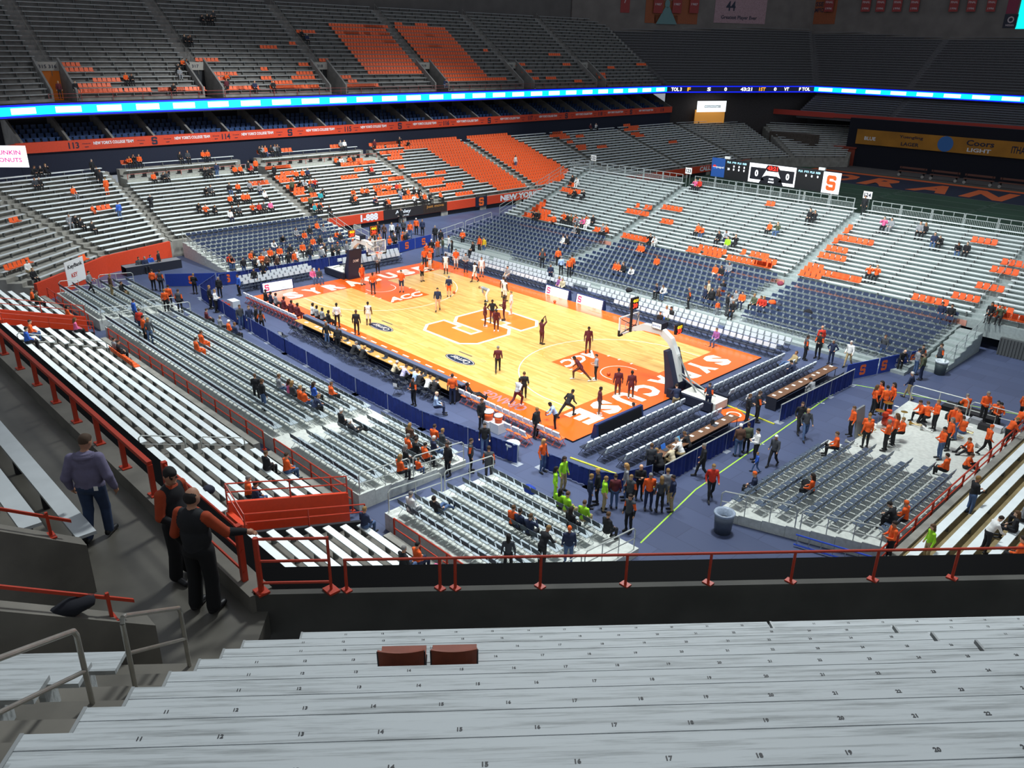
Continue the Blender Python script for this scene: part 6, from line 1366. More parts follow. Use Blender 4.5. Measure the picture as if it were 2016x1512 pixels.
POSES = dict(
    stand=pose(), stand_f=pose(long=True, fat=.9, sh=(.165, -.01, 1.4)), heavy=pose(fat=1.3),
    crossed=pose(el=(.25, .06, 1.15), wr=(.02, .2, 1.2), ha=(-.08, .19, 1.22), el_l=(-.25, .06, 1.14), wr_l=(-.02, .22, 1.15), ha_l=(.08, .2, 1.13)),
    hips=pose(el=(.36, -.08, 1.15), wr=(.2, .02, 1.0), ha=(.14, .06, .98)),
    hold=pose(el=(.25, .04, 1.12), wr=(.12, .28, 1.12), ha=(.06, .34, 1.16)),
    walk=pose(el=(.25, -.1, 1.14), wr=(.26, .08, .95), ha=(.26, .14, .9), el_l=(-.25, .06, 1.15), wr_l=(-.25, .2, .95), ha_l=(-.25, .26, .9), kn=(.11, .16, .53), an=(.115, .26, .1), to=(.13, .44, .07), kn_l=(-.11, -.04, .52), an_l=(-.12, -.32, .15), to_l=(-.13, -.17, .05)),
    run=pose(neck=(0, .12, 1.44), head=(0, .2, 1.61), sh=(.185, .1, 1.38), el=(.28, -.12, 1.2), wr=(.25, .05, 1.02), ha=(.24, .1, .98), el_l=(-.27, .28, 1.18), wr_l=(-.18, .42, 1.3), ha_l=(-.15, .46, 1.34), kn=(.11, .3, .6), an=(.115, .18, .2), to=(.13, .36, .15), kn_l=(-.11, -.16, .55), an_l=(-.12, -.5, .34), to_l=(-.13, -.5, .2)),
    lunge=pose(pelvis=(0, 0, .82), neck=(0, .28, 1.26), head=(0, .4, 1.4), sh=(.185, .24, 1.22), el=(.3, .2, .98), wr=(.3, .38, .8), ha=(.3, .42, .74), el_l=(-.3, .1, 1.0), wr_l=(-.32, .22, .82), ha_l=(-.32, .28, .78), hip=(.095, 0, .8), kn=(.15, .4, .5), an=(.15, .38, .09), to=(.16, .56, .045), kn_l=(-.15, -.3, .5), an_l=(-.16, -.62, .12), to_l=(-.17, -.46, .045)),
    shoot=pose(el=(.24, .16, 1.62), wr=(.12, .2, 1.86), ha=(.06, .24, 1.98), el_l=(-.22, .2, 1.55), wr_l=(-.08, .24, 1.82), ha_l=(-.04, .28, 1.92), an=(.09, -.02, .09), kn=(.1, .03, .51)),
    bend=pose(pelvis=(0, -.1, .9), neck=(0, .36, 1.12), head=(0, .5, 1.12), sh=(.18, .32, 1.1), el=(.24, .3, .8), wr=(.16, .18, .6), ha=(.14, .16, .53), hip=(.095, -.1, .88), kn=(.12, .04, .5), look=(0, .6, -.8)),
    lean=pose(neck=(0, .2, 1.4), head=(0, .31, 1.55), sh=(.185, .17, 1.34), el=(.26, .3, 1.08), wr=(.2, .46, .98), ha=(.18, .52, .95)),
    sit=pose(**_sit), sit_f=pose(**{**_sit, 'long': True, 'fat': .92}),
    sit_lean=pose(**{**_sit, 'neck': (0, .24, .57), 'head': (0, .34, .72), 'sh': (.185, .2, .53), 'el': (.24, .36, .27), 'wr': (.1, .5, .22), 'ha': (.03, .54, .22)}),
    sit_up=pose(**{**_sit, 'el': (.28, .14, .42), 'wr': (.14, .24, .62), 'ha': (.08, .22, .7)}),
    recline=pose(**{**_sit, 'neck': (0, -.2, .56), 'head': (0, -.22, .74), 'sh': (.185, -.19, .5), 'el': (.26, -.1, .26), 'wr': (.18, .12, .2), 'ha': (.12, .2, .2), 'kn': (.13, .46, .14), 'an': (.12, .8, -.12), 'to': (.14, .88, .02)}),
    floor=pose(pelvis=(0, 0, .11), neck=(0, .1, .6), head=(0, .17, .77), sh=(.185, .09, .55), el=(.26, .2, .3), wr=(.16, .4, .3), ha=(.1, .45, .32), hip=(.1, .04, .1), kn=(.2, .36, .32), an=(.14, .62, .06), to=(.16, .78, .06)),
    kneel=pose(pelvis=(0, 0, .5), neck=(0, .12, 1.0), head=(0, .2, 1.17), sh=(.185, .1, .95), el=(.26, .2, .7), wr=(.16, .38, .66), ha=(.1, .43, .66), hip=(.1, .02, .48), kn=(.13, .38, .5), an=(.13, .4, .09), to=(.14, .57, .045), kn_l=(-.13, .2, .08), an_l=(-.13, -.24, .08), to_l=(-.13, -.3, .05)))
PM_ = {k: body_mesh('person', J) for k, J in POSES.items()}
CLO = {'or': ('orange', '#ee5f20'), 'dk': ('black', '#1b1c20'), 'nv': ('navy', '#232d4a'), 'wh': ('white', '#e8e8e4'), 'gr': ('grey', '#8d9094'), 'dg': ('dark grey', '#3f4247'), 'mr': ('maroon', '#5a1e27'), 'bl': ('blue', '#2f5fc0'),
       'lb': ('pale blue', '#a9c2e6'), 'rd': ('red', '#c8321f'), 'gn': ('lime green', '#9fe02a'), 'kh': ('khaki', '#a8946c'), 'jn': ('denim', '#4a6288'), 'pk': ('pink', '#e86a9a'), 'pu': ('purple', '#9a5f9e'), 'br': ('brown', '#5a3e30'),
       'tl': ('teal', '#2fa0a8'), 'yl': ('yellow', '#e0b82a'), 'lv': ('lavender', '#c3bde0'), 'be': ('beige', '#cbbd9e'), 'ol': ('olive', '#4f5640'), 'sk': ('bare', None), 'pt': ('patterned', '#9aa3b4'), 'lg': ('light grey', '#b9bcc0')}
SKINS = ['#c99676', '#d8a888', '#b98262', '#dcb396']; DSK = '#5b3a28'; HAIRS = ['#2a1d15', '#3d2a1c', '#17120f', '#5b4026', '#8a6a3c', '#7d7a76']
def cloth(k, sk): return mat(sk, .6, name='skin') if k == 'sk' else mat(CLO[k][1], .85, vary=.12, scale=9, name='cloth')
PEOPLE = []
SHORT = {'on the basketball court': 'on court', 'by the orange bench chairs': 'orange bench', 'beside the long blue drape': 'long blue drape', 'on the blue floor': 'on blue floor', 'on the red bench chairs': 'red bench',
  'on the court edge of the scorers tables': 'scorers table edge', 'at the scorers tables': 'scorers tables', 'on the orange bench chairs': 'orange bench', 'at the brown press tables': 'press tables', 'on the silver-covered chairs': 'silver chairs',
  'at the base of the near hoop': 'near hoop base', 'beside the black-backed board': 'black board', 'on the white chairs behind the corner board': 'corner white chairs', 'on the white far sideline chairs': 'far sideline chairs', 'behind the far sideline boards': 'far sideline boards',
  'at the far court corner': 'far court corner', 'behind the left-end blue drape': 'far baseline drape', 'in the navy chairs behind the far baseline': 'far baseline chairs', 'at the dark table under the orange corner wall': 'corner table', 'behind the far hoop': 'behind far hoop',
  'on the long chair riser': 'long chair riser', 'on the corner riser': 'corner riser', 'on the riser near the bank banner': 'riser by banner', 'on the near end stand': 'near end stand', 'in the grey corner block': 'grey corner benches', 'in the band': 'in the band',
  'on the band riser chairs': 'band riser chairs', 'at the court edge of the band riser': 'band riser edge', 'beside the near side benches': 'near side rail', 'on the near side benches': 'near side benches', 'on the far lower stand': 'far lower stand', 'on the far stand steps': 'far stand steps',
  'on the dim upper deck': 'dim upper deck', 'at the upper deck rail': 'upper deck rail', 'on the metal bleachers': 'metal bleachers', 'at the top of the bleacher aisle': 'bleacher aisle top', 'in the navy bleacher chairs': 'navy bleacher chairs', 'on the steps among the navy bleacher chairs': 'bleacher steps'}
SHORTL = {'the far hoop': 'far hoop', 'the bank banner': 'bank banner', 'the long drape': 'long drape', 'the far corner': 'far corner', 'the near corner': 'near corner', 'the corner board': 'corner board', 'the corner banners': 'corner banners', 'the orange stair mouth': 'stair mouth',
  'the drum kit': 'drum kit', 'the grey bin': 'grey bin', 'the gate': 'first gate', 'the orange seats': 'orange seats'}
def person(pz, loc, heading, top, legs, place, lm, opts='', scale=None, label=None):
    """opts: s short sleeves, t sleeveless, b bare calves (shorts), D dark skin, h white/grey hair, y blond hair, O orange hat, W white cap, v orange sleeves under a vest, K child, B bald"""
    rn_ = random.Random(len(PEOPLE)*7+3); sk = DSK if 'D' in opts else rn_.choice(SKINS); hair = '#cfcac2' if 'h' in opts else '#b98f55' if 'y' in opts else '#e8641f' if 'O' in opts else '#eeeeea' if 'W' in opts else '#17120f' if 'D' in opts else rn_.choice(HAIRS)
    if 'B' in opts: hair = sk
    sc_ = scale or rn_.uniform(.95, 1.04); sc_ = sc_*.64 if 'K' in opts else sc_
    sm = mat(sk, .6, name='skin'); tm = cloth(top, sk); lm_ = cloth(legs, sk); ov = mat(CLO['or'][1], .85, vary=.12, scale=9, name='cloth')
    ms = [sm, mat(hair, .8, name='hair'), tm, sm if ('s' in opts or 't' in opts) else tm, lm_, sm if 'b' in opts else lm_, mat('#e6e6e6', .6, name='white_shoe') if 'w' in opts else mat('#1d1d1f', .6, name='dark_shoe'), sm if 't' in opts else ov if 'v' in opts else tm]
    if 'v' in opts: ms[3] = mat('#1b1c20', .85, name='cloth')
    act = {'sit': 'seated', 'sit_f': 'seated', 'sit_lean': 'hunched', 'sit_up': 'seated', 'recline': 'reclining', 'floor': 'floor-seated', 'kneel': 'kneeling', 'walk': 'walking', 'run': 'running', 'lunge': 'lunging', 'shoot': 'arm-raising', 'bend': 'stooping', 'lean': 'leaning', 'crossed': 'standing', 'hips': 'standing', 'hold': 'standing', 'stand': 'standing', 'stand_f': 'standing', 'heavy': 'standing'}[pz]
    who = 'child' if 'K' in opts else 'person'; extra = ' long-haired' if pz.endswith('_f') else ' orange-capped' if 'O' in opts else ' white-capped' if 'W' in opts else ''
    lw = {'sk': 'bare legs'}.get(legs, CLO[legs][0]+(' shorts' if 'b' in opts else ' trousers'))
    b_ = label or '%s%s %s, %s %s, %s, %s' % (act, extra, who, CLO[top][0], 'vest' if 'v' in opts else 'top', lw, SHORT.get(place, place))
    PEOPLE.append(dict(pz=pz, loc=tuple(loc), hd=heading, sc=sc_, ms=ms, lab=b_, lm=SHORTL.get(lm, lm), place=SHORT.get(place, place)))
def fl(u, v, pz, top, legs, place, lm, face=None, opts='', z=0.0):
    """a standing person whose feet are seen at pixel (u, v) on the level z; face = (x, y) looked at, or an angle"""
    p = atz(u, v, z)
    if face is None: face = random.uniform(0, 6.28)
    hd = face if isinstance(face, (int, float)) else math.atan2(face[1]-p.y, face[0]-p.x)-PI/2
    return person(pz, (p.x, p.y, z), hd, top, legs, place, lm, opts)
def st(key, u, v, top, legs, place, lm, pz='sit', opts='', turn=0.0):
    q, hd, row = on_stand(key, u, v, .3); return person(pz, q, hd+turn+random.uniform(-.25, .25), top, legs, place, lm, opts)
def chair_sit(u, v, z, hd, top, legs, place, lm, pz='sit', opts=''):
    """seated on a chair: pixel of the lap; z is the deck the chair stands on"""
    p = atz(u, v, z+.85); return person(pz, (p.x, p.y, z+.46), hd+random.uniform(-.2, .2), top, legs, place, lm, opts)
def each(s):
    for e in s.split(';'):
        e = e.split()
        if e: yield e
HDG = {'a': .806, 't': .806+PI, 'l': .806+PI/2, 'r': .806-PI/2, 'al': .806+PI/4, 'ar': .806-PI/4, 'tl': .806+PI*.75, 'tr': .806-PI*.75}
def crowd(data, place, lm, z=0.0):
    for e in each(data):
        u, v, pz, top, legs = float(e[0]), float(e[1]), e[2], e[3], e[4]; hd = HDG.get(e[5], 0) if len(e) > 5 and e[5] in HDG else ((0, 0) if len(e) > 5 and e[5] == 'c' else None); op = e[6] if len(e) > 6 else ''
        fl(u, v, pz, top, legs, place, lm, hd, op, z)
# ---- on the court
crowd('''714 561 stand or or tr sb; 735 579 stand or nv a sbD; 791 575 stand or nv t sb; 831 554 stand or dk tr sb; 744 537 crossed gr dk t; 847 532 hold or wh tl sb; 836 526 stand or dk t s; 878 539 stand wh wh t tbD;
898 529 stand or wh t sb; 917 536 hold gr nv t s; 935 555 walk wh wh tl tbD; 948 545 stand wh wh t tb; 884 584 stand nv or a sb; 862 612 walk nv sk t; 958 594 bend gr wh l s; 991 585 stand wh wh t tbD;
994 593 stand wh wh ar tbD; 1006 619 stand wh wh l sbw; 955 643 stand mr mr r sbDw; 969 636 hips dk mr t tbD; 992 631 hold mr mr l sbD; 977 652 lean mr mr t sbDw; 1066 678 shoot mr mr ar sbD;
980 733 walk mr dk a; 1157 694 stand mr mr t sbD; 1142 749 lunge mr mr l sbDw; 1172 749 hold pt dk l sw; 1215 780 stand mr mr a sbDw; 1241 785 stand mr mr a sbDw; 1179 817 stand mr dg r sbDw;
1031 787 walk dk dk a s; 1018 803 run lg mr ar sDw; 1116 820 lunge dk dk ar D; 726 640 stand wh wh a tbD; 703 659 stand dk dk a DB; 665 645 stand wh dk a D''', 'on the basketball court', 'the far hoop', CT)
crowd('1092 846 lean lb dk l D; 1055 862 heavy dk dk tr', 'by the orange bench chairs', 'the far hoop', 0)
# ---- floor between the drape and the court, and outside it
crowd('''891 795 stand or nv a s; 815 799 hold dk dk tl v; 948 846 stand dk dk tr; 667 692 heavy dk dk t; 645 684 stand_f dk jn tr; 304 572 heavy or dk a; 319 574 stand dg dk a v; 316 532 stand dk dk r; 385 579 crossed dk dk a; 427 615 hold wh dk r;
434 586 heavy dk dk t; 416 608 stand dk dk r; 472 582 stand bl dk tl; 503 568 stand dk nv t; 521 557 hips dk dk t; 476 648 stand dg jn tr; 494 651 stand nv jn tr; 507 647 hold dk dk l; 517 655 stand_f br dk a v''', 'beside the long blue drape', 'the bank banner', 0)
crowd('''954 897 walk dk jn t; 927 929 stand dg dk r v; 882 936 heavy dk dk tl; 962 945 heavy dg dg a v; 1068 930 stand_f or jn tr y; 1108 968 stand_f gn kh tr; 1092 984 stand_f gn gn r; 1160 1000 stand nv nv r; 1174 992 stand dk dk l y; 1208 1000 heavy mr jn a;
1229 983 stand_f gr jn l y; 1238 1004 heavy dg dk tl v; 1257 983 crossed dk dk t B; 1275 1003 stand or nv t; 1297 1008 stand_f dg dk a; 1309 992 stand gr kh a; 1320 1006 stand nv kh l; 1236 1047 stand dg dk tl v; 1188 1006 stand gn kh r s; 1278 938 stand dg dk a;
1392 809 hold nv nv tl v; 1469 832 hold dk dk r; 1488 831 hold dk dk r v; 1451 898 heavy br jn a W; 1467 892 heavy ol dk a; 1485 908 hold wh dk l; 1520 918 walk dg dk tl W; 1487 930 walk bl jn l K; 1380 940 walk dk dk l; 1397 984 walk rd dk t;
1571 852 walk dk dk t; 1582 866 walk dg jn t y; 1583 709 stand dg dk r v; 1608 706 hold dk dk tl v; 1612 690 heavy rd dk a B; 1634 717 hips nv nv tl; 1668 722 walk wh kh tl h; 1735 708 walk dg jn tl; 1769 732 lean dk dk t B; 1800 737 stand gr jn r; 1811 748 stand ol nv al; 1808 727 hold dg kh t v; 1844 729 heavy dg dk l v;
1786 786 walk nv kh al h''', 'on the blue floor', 'the long drape', 0)
# ---- seated along the near sideline (facing the court)
for e in each('522 583 dk dk; 542 590 gr dg; 558 599 mr mr; 573 606 mr mr; 585 612 mr mr; 532 587 nv dk'): chair_sit(float(e[0]), float(e[1]), 0, .1, e[2], e[3], 'on the red bench chairs', 'the far corner', 'sit', 'D')
for e in each('615 614 wh dk; 623 618 gr dk; 634 623 gr dk; 646 628 dk dk'):
    p = atz(float(e[0]), float(e[1]), .9); person('sit', (p.x, p.y, .62), random.uniform(-.2, .2), e[2], e[3], 'on the court edge of the scorers tables', 'the far corner', 'D')
for e in each('712 678 dk dk; 726 687 dk dk y; 789 715 be dk h; 806 724 lv dk; 827 734 lb dk; 839 738 dk dk; 852 746 wh dk; 867 752 dk dk'): person('sit_lean', (atz(float(e[0]), float(e[1]), 1.0).x, -11.2, .46), random.uniform(-.2, .2), e[2], e[3], 'at the scorers tables', 'the far corner', e[4] if len(e) > 4 else '')
chair_sit(858, 790, 0, -.6, 'lb', 'nv', 'beside the long blue drape', 'the bank banner', 'sit', 'B'); chair_sit(928, 768, 0, -.5, 'dk', 'dk', 'on the orange bench chairs', 'the far hoop', 'recline', 'D')
for e in each('1327 897 be kh; 1344 882 wh kh; 1358 868 dk dk; 1303 905 dk dk; 1604 762 gr gr'): chair_sit(float(e[0]), float(e[1]), 0, PI/2, e[2], e[3], 'at the brown press tables', 'the near corner', 'sit_lean')
chair_sit(1560, 706, 0, 2.6, 'kh', 'jn', 'on the silver-covered chairs', 'the near corner', 'recline'); chair_sit(1567, 726, 0, PI/2, 'nv', 'nv', 'on the silver-covered chairs', 'the near corner', 'sit_lean', '')
fl(1330, 800, 'kneel', 'nv', 'kh', 'at the base of the near hoop', 'the near corner', HDG['a']); fl(1250, 822, 'floor', 'lg', 'dk', 'beside the black-backed board', 'the near corner', HDG['al'], 'D')
for e in each('615 540 pk jn; 628 540 dg jn'): chair_sit(float(e[0]), float(e[1]), 0, -PI/2, e[2], e[3], 'on the white chairs behind the corner board', 'the corner board')
for e in each('1000 536 gr gr s; 1300 626 dk dk; 1313 616 wh bl; 1322 618 dk ol; 1411 660 pu jn; 1102 557 pu dk; 1108 560 be dk'): chair_sit(float(e[0]), float(e[1]), 0, PI, e[2], e[3], 'on the white far sideline chairs', 'the far hoop', 'sit', e[4] if len(e) > 4 else '')
fl(1083, 560, 'hold', 'nv', 'nv', 'behind the far sideline boards', 'the far hoop', HDG['t'])
crowd('850 508 stand dk dk t W; 862 505 stand or gr tr; 872 502 stand ol jn l; 884 500 stand wh jn l; 868 484 stand dk dk a; 857 478 heavy dk dk t; 890 507 stand_f dk dk l; 840 515 stand or dk tr; 848 520 hold or nv t; 911 487 crossed or dk t W; 944 500 stand_f or dk tl; 953 500 stand yl jn tl', 'at the far court corner', 'the far hoop', .0)
chair_sit(932, 487, .35, PI, 'dk', 'dk', 'at the far court corner', 'the far hoop', 'sit')
# ---- crowd behind the left-end drape and in the navy chairs behind it
rc = random.Random(11); cols = ['or', 'dk', 'gr', 'or', 'dg', 'nv', 'wh', 'br', 'or', 'dk', 'rd']
for i in range(34):
    t_ = i/33; y = -6.6+t_*17.5+rc.uniform(-.25, .25); x = -22.5-rc.uniform(0, .5)-(.75 if i % 3 == 0 else 0)
    if -1.6 < y < -.4: continue
    person(rc.choice(['stand', 'stand_f', 'hold', 'stand', 'crossed']), (x, y, 0), -PI/2+rc.uniform(-.5, .5), rc.choice(cols), rc.choice(['dk', 'jn', 'nv', 'dg']), 'behind the left-end blue drape', 'the corner banners', rc.choice(['', '', 'y', 'W', 'O', 'h']))
for e in each('''500 496 or; 515 500 dk; 532 494 gr; 556 487 or; 572 482 dk; 590 476 or; 604 474 nv; 618 470 or; 633 468 dk; 648 464 wh; 585 460 gr; 600 462 or; 560 470 dk; 612 456 dk; 622 448 or; 640 452 gr; 655 456 or; 668 460 dk; 540 478 wh; 565 500 or; 420 528 or; 440 524 dk; 455 520 rd; 470 512 gr'''):
    u, v = float(e[0]), float(e[1]); p = atz(u, v, 1.7); i = max(0, min(8, int((-24.8-p.x)/.98))); y = max(-7.0, min(7.0, p.y))
    person(rc.choice(['sit', 'sit_f', 'sit_lean', 'sit']), (-24.8-(i+.55)*8.8/9, y, .35+.13*i+.46), -PI/2+rc.uniform(-.3, .3), e[2], rc.choice(['dk', 'jn', 'nv']), 'in the navy chairs behind the far baseline', 'the corner banners', '')
for e in each('274 522 dg; 286 521 nv; 297 517 bl'): p = atz(float(e[0]), float(e[1]), .7); person('sit', (p.x, p.y, .46), -PI/2, e[2], 'dk', 'at the dark table under the orange corner wall', 'the bank banner')
crowd('770 432 crossed dk dk t; 790 440 stand dk dk t; 735 478 stand or dk t; 745 470 stand dk dk t; 757 474 stand_f br dk t; 772 470 stand wh dk t; 784 474 stand dk dk t; 795 465 stand dg dk t; 808 470 stand or jn t; 820 462 stand or dk t W; 832 464 stand nv dk t', 'behind the far hoop', 'the corner banners', 0)
# ---- near risers
def onA(u, v, pz, top, legs, op='', hd=None, place='on the long chair riser', lm='the bank banner'):
    p = atz(u, v, 1.2 if pz.startswith('sit') or pz == 'recline' else .6); i = max(0, min(6, int((-15.0-p.y)/6.1*7))); z = ZA+i*DA
    if pz.startswith('sit') or pz == 'recline': p = atz(u, v, z+.85); yy = -15.0-(i+.55)*6.1/7; person(pz, (p.x, yy, z+.46), (0 if hd is None else hd)+random.uniform(-.2, .2), top, legs, place, lm, op)
    else: p = atz(u, v, z); person(pz, (p.x, p.y, z), random.uniform(0, 6) if hd is None else hd, top, legs, place, lm, op)
for e in each('''269 637 stand bl jn; 280 656 heavy rd nv; 288 674 stand or dk; 298 679 stand_f dg jn y; 377 672 sit or or; 386 682 sit or or; 405 622 sit mr dk; 431 636 sit gr dk; 444 646 sit or dk W; 456 652 sit nv dk; 507 793 crossed dk dk; 521 808 stand dk jn; 555 753 sit gr jn;
569 766 sit_f pk dk; 580 768 sit_f dg dk; 592 778 sit or dk; 604 781 sit or jn; 622 770 sit_f bl dk; 622 792 sit_lean nv dk; 656 768 sit or dk; 654 830 sit dk dk W; 677 845 recline dg dk W; 790 858 sit_f br dk; 799 875 sit or dk; 817 883 sit dk dk; 837 892 sit or dk; 853 856 sit or jn; 868 864 sit dg dg; 851 878 sit nv jn h; 775 905 sit_f dk dk; 790 916 sit_f or dk; 830 908 sit or jn K'''): onA(float(e[0]), float(e[1]), e[2], e[3], e[4], e[5] if len(e) > 5 else '', {'stand': HDG['ar'], 'heavy': HDG['a'], 'crossed': HDG['a']}.get(e[2]))
for e in each('''992 1026 sit or dk; 1007 1032 sit nv dk; 1028 1044 sit_up nv dk; 1066 1117 lean dk dk; 1118 1112 heavy nv jn O; 1000 1128 stand_f dg dk; 1150 1008 sit gn kh; 1122 1022 sit_f dk dk; 1189 1036 sit dk dk; 850 998 recline dk jn; 788 1000 sit wh gr; 1118 990 sit gn kh; 1100 985 sit_f gn dk'''): onA(float(e[0]), float(e[1]), e[2], e[3], e[4], e[5] if len(e) > 5 else '', {'lean': HDG['ar'], 'heavy': HDG['a'], 'stand_f': HDG['a']}.get(e[2]), 'on the corner riser', 'the orange stair mouth')
crowd('181 578 walk gr dk r; 222 583 stand br kh ar; 329 614 stand or dk a; 336 605 stand or dk a; 356 616 heavy dg dk a v; 240 578 sit dk kh r', 'on the riser near the bank banner', 'the bank banner', .5)
PB_ = 'on the near end stand'; LB_ = 'the bank banner'
for k_, dat in (('N4', '540 912 dk dk; 561 918 or jn; 505 964 or dk; 524 975 nv jn'), ('N5', '712 1022 nv jn; 794 1105 dk jn; 823 1096 or nv; 877 1126 pk dk'), ('N2', '66 650 or jn; 139 641 pk dk'), ('N3', '16 633 bl dk; 250 690 dk dk; 271 668 gr dg'), ('N1', '73 585 or dk; 87 592 ol dk; 196 626 or dk')):
    for e in each(dat): st(k_, float(e[0]), float(e[1]), e[2], e[3], PB_, LB_, random.choice(['sit', 'sit', 'sit_f']))
st('L112', 49, 526, 'wh', 'kh', 'in the grey corner block', LB_); st('L112', 62, 545, 'dk', 'dk', 'in the grey corner block', LB_)
# ---- right side: band and the benches behind it
for e in each('''1672 859 stand or dk l; 1701 882 stand or dk a; 1740 888 hold or dk al; 1755 879 stand_f or dk al; 1716 816 stand_f or dk r; 1726 810 stand_f or dk l; 1737 818 stand or dk a; 1750 812 stand_f or dk l; 1836 847 hold or dk l; 1811 831 kneel or dk l; 1822 836 kneel or dk a; 1876 865 stand or jn l; 1868 858 stand or dk t; 1847 904 hold or jn l; 1862 886 stand_f or dk l; 1937 898 walk or dk r O; 1931 832 hold or dk t; 1977 878 lean or dk r; 1993 862 lean or dk r; 2006 832 stand_f or dk r y; 1957 833 kneel or dk t'''):
    fl(float(e[0]), float(e[1]), e[2], e[3], e[4], 'in the band', 'the drum kit', HDG[e[5]], e[6] if len(e) > 6 else '', .45)
for e in each('1894 853 floor or jn a; 1909 894 floor or dk l; 1900 921 floor or dk tr; 1902 806 floor or ol a; 1961 817 floor or dk tl'): fl(float(e[0]), float(e[1]), e[2], e[3], e[4], 'in the band', 'the drum kit', HDG[e[5]], '', .45)
for u, v, hd, t_ in ((1710, 834, .6, 'or'), (1778, 840, 2.2, 'or'), (1864, 914, PI/2, 'or'), (1648, 870, 2.0, 'or')): chair_sit(u, v, .45, hd, t_, 'dk', 'in the band', 'the drum kit')
chair_sit(1600, 955, .5, PI/2, 'or', 'dk', 'on the band riser chairs', 'the grey bin', 'sit_f'); chair_sit(1783, 1010, .65, PI/2, 'or', 'dk', 'on the band riser chairs', 'the grey bin', 'sit', 'O'); chair_sit(1765, 1015, .65, PI/2, 'dk', 'dk', 'on the band riser chairs', 'the grey bin', 'sit_lean')
p = atz(1484, 965, .5); person('sit', (p.x, p.y, .46), PI/2+.4, 'nv', 'dk', 'at the court edge of the band riser', 'the grey bin', 'O')
fl(1746, 1104, 'hold', 'or', 'dk', 'beside the near side benches', 'the grey bin', HDG['l'], '', .6)
for u, v, pz, t_, l_, op, hd, z_ in ((1906, 1013, 'hold', 'dk', 'jn', '', HDG['r'], .95), (1820, 1108, 'stand_f', 'gn', 'kh', '', HDG['l'], .9), (1936, 1088, 'lean', 'wh', 'dk', '', HDG['r'], 1.6)): fl(u, v, pz, t_, l_, 'on the near side benches', 'the grey bin', hd, op, z_)
for u, v, t_, l_ in ((1976, 1030, 'dk', 'dk'), (2000, 1010, 'gr', 'dk'), (2008, 1085, 'or', 'dk')): st('R1', u, v, t_, l_, 'on the near side benches', 'the grey bin', 'sit_f' if t_ == 'dk' else 'sit')
# ---- far lower stand
FLS = (('L113', '''55 333 dk dk; 71 333 dk dk; 83 333 dk dk; 75 368 dg dk; 85 368 dk dk; 148 384 or gr; 189 416 or or K; 167 447 dk dk; 180 447 dk dk; 135 434 gr gr; 144 434 dk dk'''),
  ('L0', '''299 346 or dk; 314 343 dk dk; 325 343 dg dk; 399 336 dk dk; 410 336 dk dk; 451 325 or dk; 463 325 or dk; 481 322 rd dk; 403 374 dk dk; 414 374 dg dk; 455 374 dk jn; 467 368 or dk; 496 371 gr dk; 510 371 gr nv; 455 395 or dk; 467 395 dk dk; 481 392 or dk; 491 392 or dk; 394 412 dk dk; 403 412 or dk; 420 412 dk dk; 451 422 wh nv; 458 416 dk dk; 472 416 dg dk; 500 413 or dk; 510 409 rd dk; 521 409 dg dk; 531 405 pk dk; 524 388 wh dk'''),
  ('L1', '''584 344 or dk; 595 342 or dk; 606 342 nv dk; 588 362 dk dk; 598 362 lg dk; 615 364 or dk; 625 364 rd dk; 617 371 nv dk; 609 373 ol dk; 635 382 dk dk; 636 391 tl dk; 647 306 or dk; 657 306 wh dk; 687 315 or dk; 696 314 dk dk; 695 380 or dk; 714 378 or dk; 723 378 or dk; 743 376 or dk; 749 376 or dk; 764 372 or dk; 770 372 or dk; 783 370 rd dk; 789 370 or dk; 788 382 gr jn; 799 382 dk dk; 807 382 or dk; 815 378 dk dk; 825 378 dk dk; 697 397 dk dk; 702 395 or dk; 739 395 or dk; 735 394 nv dk; 727 336 dk dk; 735 338 rd dk; 614 415 tl dk; 634 413 dk dk; 647 413 dk dk; 766 407 dk dk; 775 407 or dk; 852 392 dk dk; 845 396 or dk; 838 398 dk dk; 826 400 wh dk'''),
  ('L0T', '248 308 or dk; 258 308 dk dk; 269 307 or dk; 341 290 dk dk; 357 290 dg dk; 394 298 or dk; 404 298 or dk'), ('L1T', '500 290 dk dk; 516 288 or jn; 536 288 gr dk; 503 279 gr dk; 519 277 dk dk; 531 275 dg dk; 658 270 gr dk; 666 270 wh dk'), ('L2', '791 282 dk dk; 801 282 dk dk; 868 388 or dk'), ('L4', '1150 243 mr dk; 1160 242 wh dk'))
for k_, dat in FLS:
    for e in each(dat): st(k_, float(e[0]), float(e[1]), e[2], e[3], 'on the far lower stand', 'the bank banner', random.choice(['sit', 'sit', 'sit_lean', 'sit_f', 'sit_up']), e[4] if len(e) > 4 else '')
def aisle(key, u, v, pz, top, legs, hd=None, op=''):
    q, h_, r_ = on_stand(key, u, v, -.3); person(pz, (q[0], q[1], q[2]-.43), h_+(hd if hd is not None else random.choice((0, PI))), top, legs, 'on the far stand steps', 'the bank banner', op)
for key, dat in (('L113', '186 352 stand dk dk; 196 366 stand dk dk; 205 375 stand dk dk; 214 388 stand or or; 235 432 stand bl jn'), ('L0', '258 420 crossed dk dk; 385 308 stand nv jn; 451 307 stand dk dk; 463 305 stand gr dk; 477 309 heavy or dk; 489 307 stand or dk'), ('L1', '524 355 stand dk dk; 564 388 stand ol dk; 604 414 stand ol dk'), ('L2', '711 303 stand mr dk'), ('L3', '1018 332 stand_f wh jn')):
    for e in each(dat): aisle(key, float(e[0]), float(e[1]), e[2], e[3], e[4])
